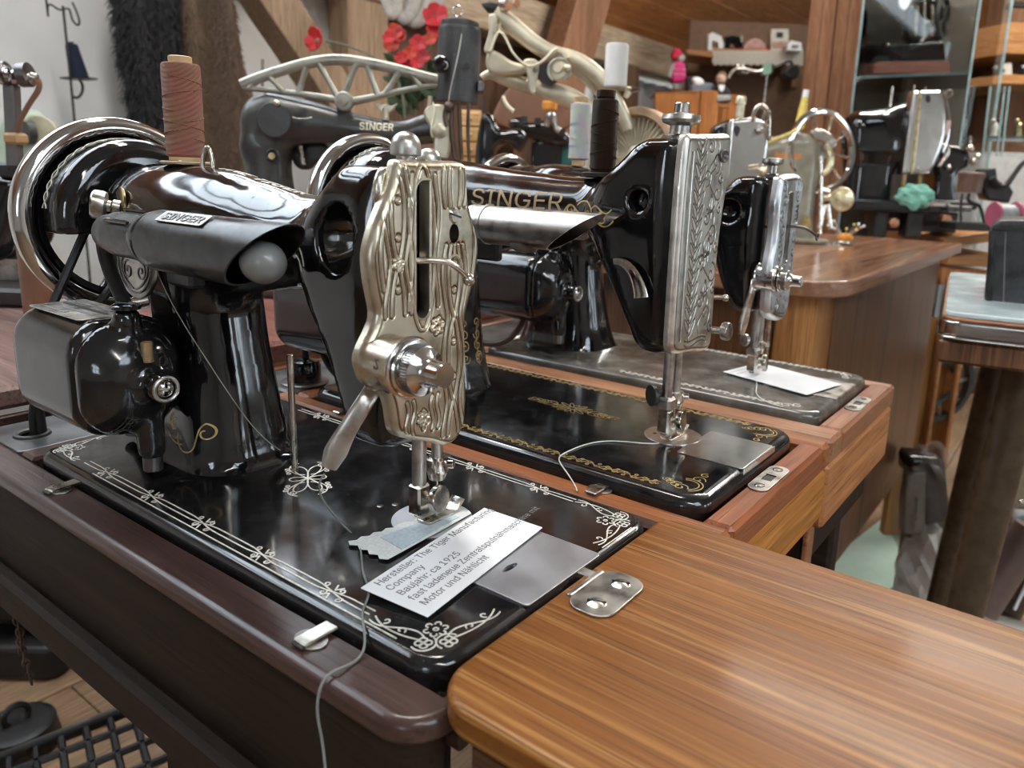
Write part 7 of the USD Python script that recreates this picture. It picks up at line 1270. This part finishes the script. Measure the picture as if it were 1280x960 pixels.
    c0 = g.q(1160, 720, .05); s = g.s; g.part('film', crumple((c0[0], .05, c0[2]), (36*s, .06, 62*s), 3, 3, .45), 'white_film', 8); c1 = g.q(1162, 630, .06); g.part('clear_film', crumple((c1[0], .07, c1[2]), (40*s, .06, 72*s), 3, 6, .30), 'clear_film', 8); g.part('lower_film', crumple((c0[0], .06, (z+c0[2])/2-.03), (40*s, .065, (c0[2]-z)/2), 3, 9, .4), 'white_film', 8)
    h = PV('sewing_machine', 'black machine head with a grey face plate standing in the plastic bag', 'sewing machine', 1162, 700, 1.64); z = -h.o[2]
    h.part('head', h.slab([(1138, 578), (1142, 571), (1176, 573), (1184, 580), (1187, 610), (1190, 645), (1186, 656), (1156, 658), (1157, 600), (1138, 594)], .0, .07, .014), 'bakelite', 40); h.part('face_plate', h.slab([(1136, 594), (1158, 592), (1157, 670), (1130, 668), (1131, 628)], -.01, .03, .004), 'dull_plate'); h.part('slot', h.rod([(1146, 622), (1145, 642)], 1.2, 2, -.0125), 'black_iron'); h.part('lever', h.rod([(1145, 640), (1144, 652), (1143, 662)], 1.8, 10, -.014), 'nickel'); h.part('needle_bar', h.rod([(1153, 660), (1153, 676)], 2, 2, .0), 'nickel')
    h.part('foot_block', box(-.03, .04, .02, .09, z+.001, h.q(0, 664)[2] if False else h.q(1160, 655)[2], .01), 'black_iron')
    # iron stand parts lower right
    i = PV('iron_stand', 'greyish brown iron tubes and a round foot on the floor behind the brown leg', 'machine stand', 1250, 780, 1.45); z = -i.o[2]
    i.part('slanted_tube', tube([i.q(1226, 762), i.q(1290, 660)], .031, 20), 'leg_mauve'); i.part('second_tube', tube([i.q(1262, 770, .08), i.q(1300, 690, .08)], .02, 16), 'leg_brown'); i.part('round_foot', ball(i.q(1262, 800, .0), .075, 16, (1, 1, .35)), 'grey_paint'); i.part('pillar', cyl((.02, .08, z+.001), (.02, .08, -.02), .05), 'black_iron'); i.part('bent_pipe', i.rod([(1262, 600, .1), (1264, 630, .1), (1262, 660, .1), (1250, 685, .1), (1238, 700, .1)], 3, 30), 'dull_nickel')
    i.part('casting', i.slab([(1262, 600), (1290, 580), (1300, 640), (1268, 640), (1256, 655), (1252, 640)], .12, .1, .012, 40), 'cast_cover'); i.part('white_strip', i.rod([(1268, 762, .05), (1290, 716, .05)], 2.2, 2), 'white_card'); i.part('bolt', i.ball(1276, 628, 4, .10), 'chrome'); i.part('plate', i.slab([(1256, 655), (1290, 640), (1290, 690), (1258, 680)], .16, .03, .004), 'panel_blue')
plain('marble_blue', (.50, .60, .63), .2, var=.12, scale=14, coat=.3); plain('rim_steel', (.40, .38, .36), .16, 1, var=.2, scale=6); plain('leg_brown', (.060, .040, .024), .32, coat=.2); plain('leg_mauve', (.16, .11, .095), .5); plain('scuffed_black', (.012, .013, .014), .32, var=.4, dust=.35); plain('ochre_board', (.30, .145, .035), .5, var=.15, scale=6); plain('panel_blue', (.32, .38, .43), .6); plain('mint_paper', (.50, .68, .58), .7, var=.05); plain('dull_plate', (.22, .21, .18), .45, .4, var=.25)
material('white_film', {'p': ('principled_bsdf', {'base_color': (.88, .88, .87), 'roughness': .25, 'coat_weight': .4}), 't': ('transparent_bsdf', {'color': (.95, .95, .95)}), 'x': ('mix_closure', {'fac': .88})}, [('t.BSDF', 'x.closure1'), ('p.BSDF', 'x.closure2')], 'x.closure')
material('clear_film', {'p': ('principled_bsdf', {'base_color': (.6, .58, .54), 'roughness': .12, 'coat_weight': .5}), 't': ('transparent_bsdf', {'color': (.96, .95, .93)}), 'x': ('mix_closure', {'fac': .16})}, [('t.BSDF', 'x.closure1'), ('p.BSDF', 'x.closure2')], 'x.closure')
right_side()
def under_left():
    F = lambda x, y, z: CAM+(at(x, y, 1)-CAM)*((z-CAM[2])/(at(x, y, 1)-CAM)[2])
    t = Thing('treadle', 'black cast iron treadle with a lattice of bars, dark under the nearest table', 'treadle', (0, 0, 0)); z = .12
    A, B, C_ = F(182, 878, z), F(0, 950, z), F(214, 935, z); ux = nrm(B-A); uy = nrm(C_-A); uy = nrm(uy-ux*(uy@ux)); uy = uy*np.sign(1.0); W, H = np.linalg.norm(B-A)*1.05, .20
    P = lambda a, b: A+ux*a+uy*b
    if P(0, H)[1] > A[1]: uy = -uy
    t.part('frame', tube([P(.015, 0), P(W, 0), P(W, H), P(0, H), P(0, .015)], .012, 8, True, fl=(1, .8), up=(0, 0, 1)), 'dark_cast')
    for k in range(6): t.part('bar', tube([P(W*(k+.6)/6.2, 0), P(W*(k+.6)/6.2+.02, H)], .0055, 6), 'dark_cast')
    for k in range(3): t.part('cross_bar', tube([P(0, H*(k+.9)/4), P(W, H*(k+.7)/4)], .0055, 6), 'dark_cast')
    for a in (.1, W-.1): t.part('treadle_foot', cyl((*P(a, H/2)[:2], .001), P(a, H/2)-A_(0, 0, .005), .012), 'dark_cast')
    m = Thing('sewing_machine', 'black machine head lying on the floor behind the hanging chain', 'sewing machine', (*F(45, 815, .0)[:2], 0.001), YAW0)
    s = 1.35/FPX
    m.part('arm', ball((-.01, 0, .13), .085, 16, (1.6, .8, .62)), 'dark_cast', True); m.part('base', fr(prism(rrect(-.16, .10, -.09, .09, .03), .07, .012), (0, 0, .0)), 'dark_cast'); m.part('horn', tube(smooth_path([(.04, 0, .16), (.07, .01, .185), (.09, .015, .20)], 10), np.linspace(.022, .014, 10), 10), 'dark_cast', True); m.part('nickel_rod', cyl((-.15, -.08, .075), (-.08, -.093, .076), .008), 'nickel')
    c = Thing('chain', 'rusty chain of small links hanging under the left end of the nearest table', 'chain', at(3, 700, .62)); 
    a, b = A_(0, 0, 0), at(38, 852, .66)-A_(*c.loc); n = 22; up = np.cross(nrm(b), (0, 1, 0))
    for k in range(n):
        p = a+(b-a)*(k+.5)/n+A_(.003*math.sin(k*.7), 0, 0); d = nrm(b-a); e = nrm(np.cross(d, (.3, .9, 0) if k % 2 else (.9, -.3, .1))); L = np.linalg.norm(b-a)/n*.78; th = np.linspace(0, 2*np.pi, 14, endpoint=False)
        c.part('link', tube(p+np.outer(np.cos(th)*L, d)+np.outer(np.sin(th)*L*.55, e), .0011, 5, True), 'rusty_iron', True)
    w = Thing('floor_weight', 'dark round iron weight on the floor below the chain', 'weight', (*F(25, 935, 0)[:2], .001)); w.part('weight', lathe([(0, 0), (.055, 0), (.06, .01), (.055, .045), (.045, .05), (0, .05)], 32), 'dark_cast'); w.part('eye', ring((0, 0, .062), (1, 0, 0), .018, .005, 18, 6), 'dark_cast')
plain('rusty_iron', (.07, .045, .03), .6, .4, var=.4)
under_left()
def ceiling_lamps():
    for n, p in enumerate(((-.80, .35, 2.30), (1.5, -.9, 2.42), (-.4, 2.3, 2.42), (.4, 2.9, 2.42))):  # last housing belongs to the lamp added for the back
        t = Thing('ceiling_lamp', 'fluorescent lamp housing on wires under the roof, %s' % ('above the nearest machine', 'nearest the roof window', 'above the brown table', 'added to brighten the back')[n], 'ceiling lamp', (p[0], p[1], p[2]+.02)); t.part('housing', box(-.62, .62, -.09, .09, 0, .05, .006), 'grey_paint')
        for x in (-.5, .5): t.part('wire', cyl((x, 0, .05), (x, 0, .55), .002, n=6), 'grey_steel')
ceiling_lamps()

# ================================================================ families of alike things
for name, phrase in dict(sewing_machine='sewing machines on the tables and benches', sewing_table='sewing tables standing in a row', patching_machine='cobbler patching machines', thread_spool='thread spools on machines and stands', bed_catch='bed catches on the table edges', lock_plate='lock plates on the oak tables', sewing_thread='loose sewing threads', motor_cable='motor cables beside the machine beds', description_label='white labels on the machine beds', fur_coat='fur coats on the white wall', timber_post='paired timber posts', ceiling_lamp='fluorescent lamps under the roof', toy_machine='toy machines on the shelves', doll='dolls on the orange-brown cabinet', figurine='little figures in the low glass case', bobbin='metal bobbins by the pin cushion').items():
    for k in range(NAMES.get(('/World', name), 0)):
        tag(stage.GetPrimAtPath('/World/%s%s' % (name, '' if k == 0 else '_%03d' % k)), group=phrase)
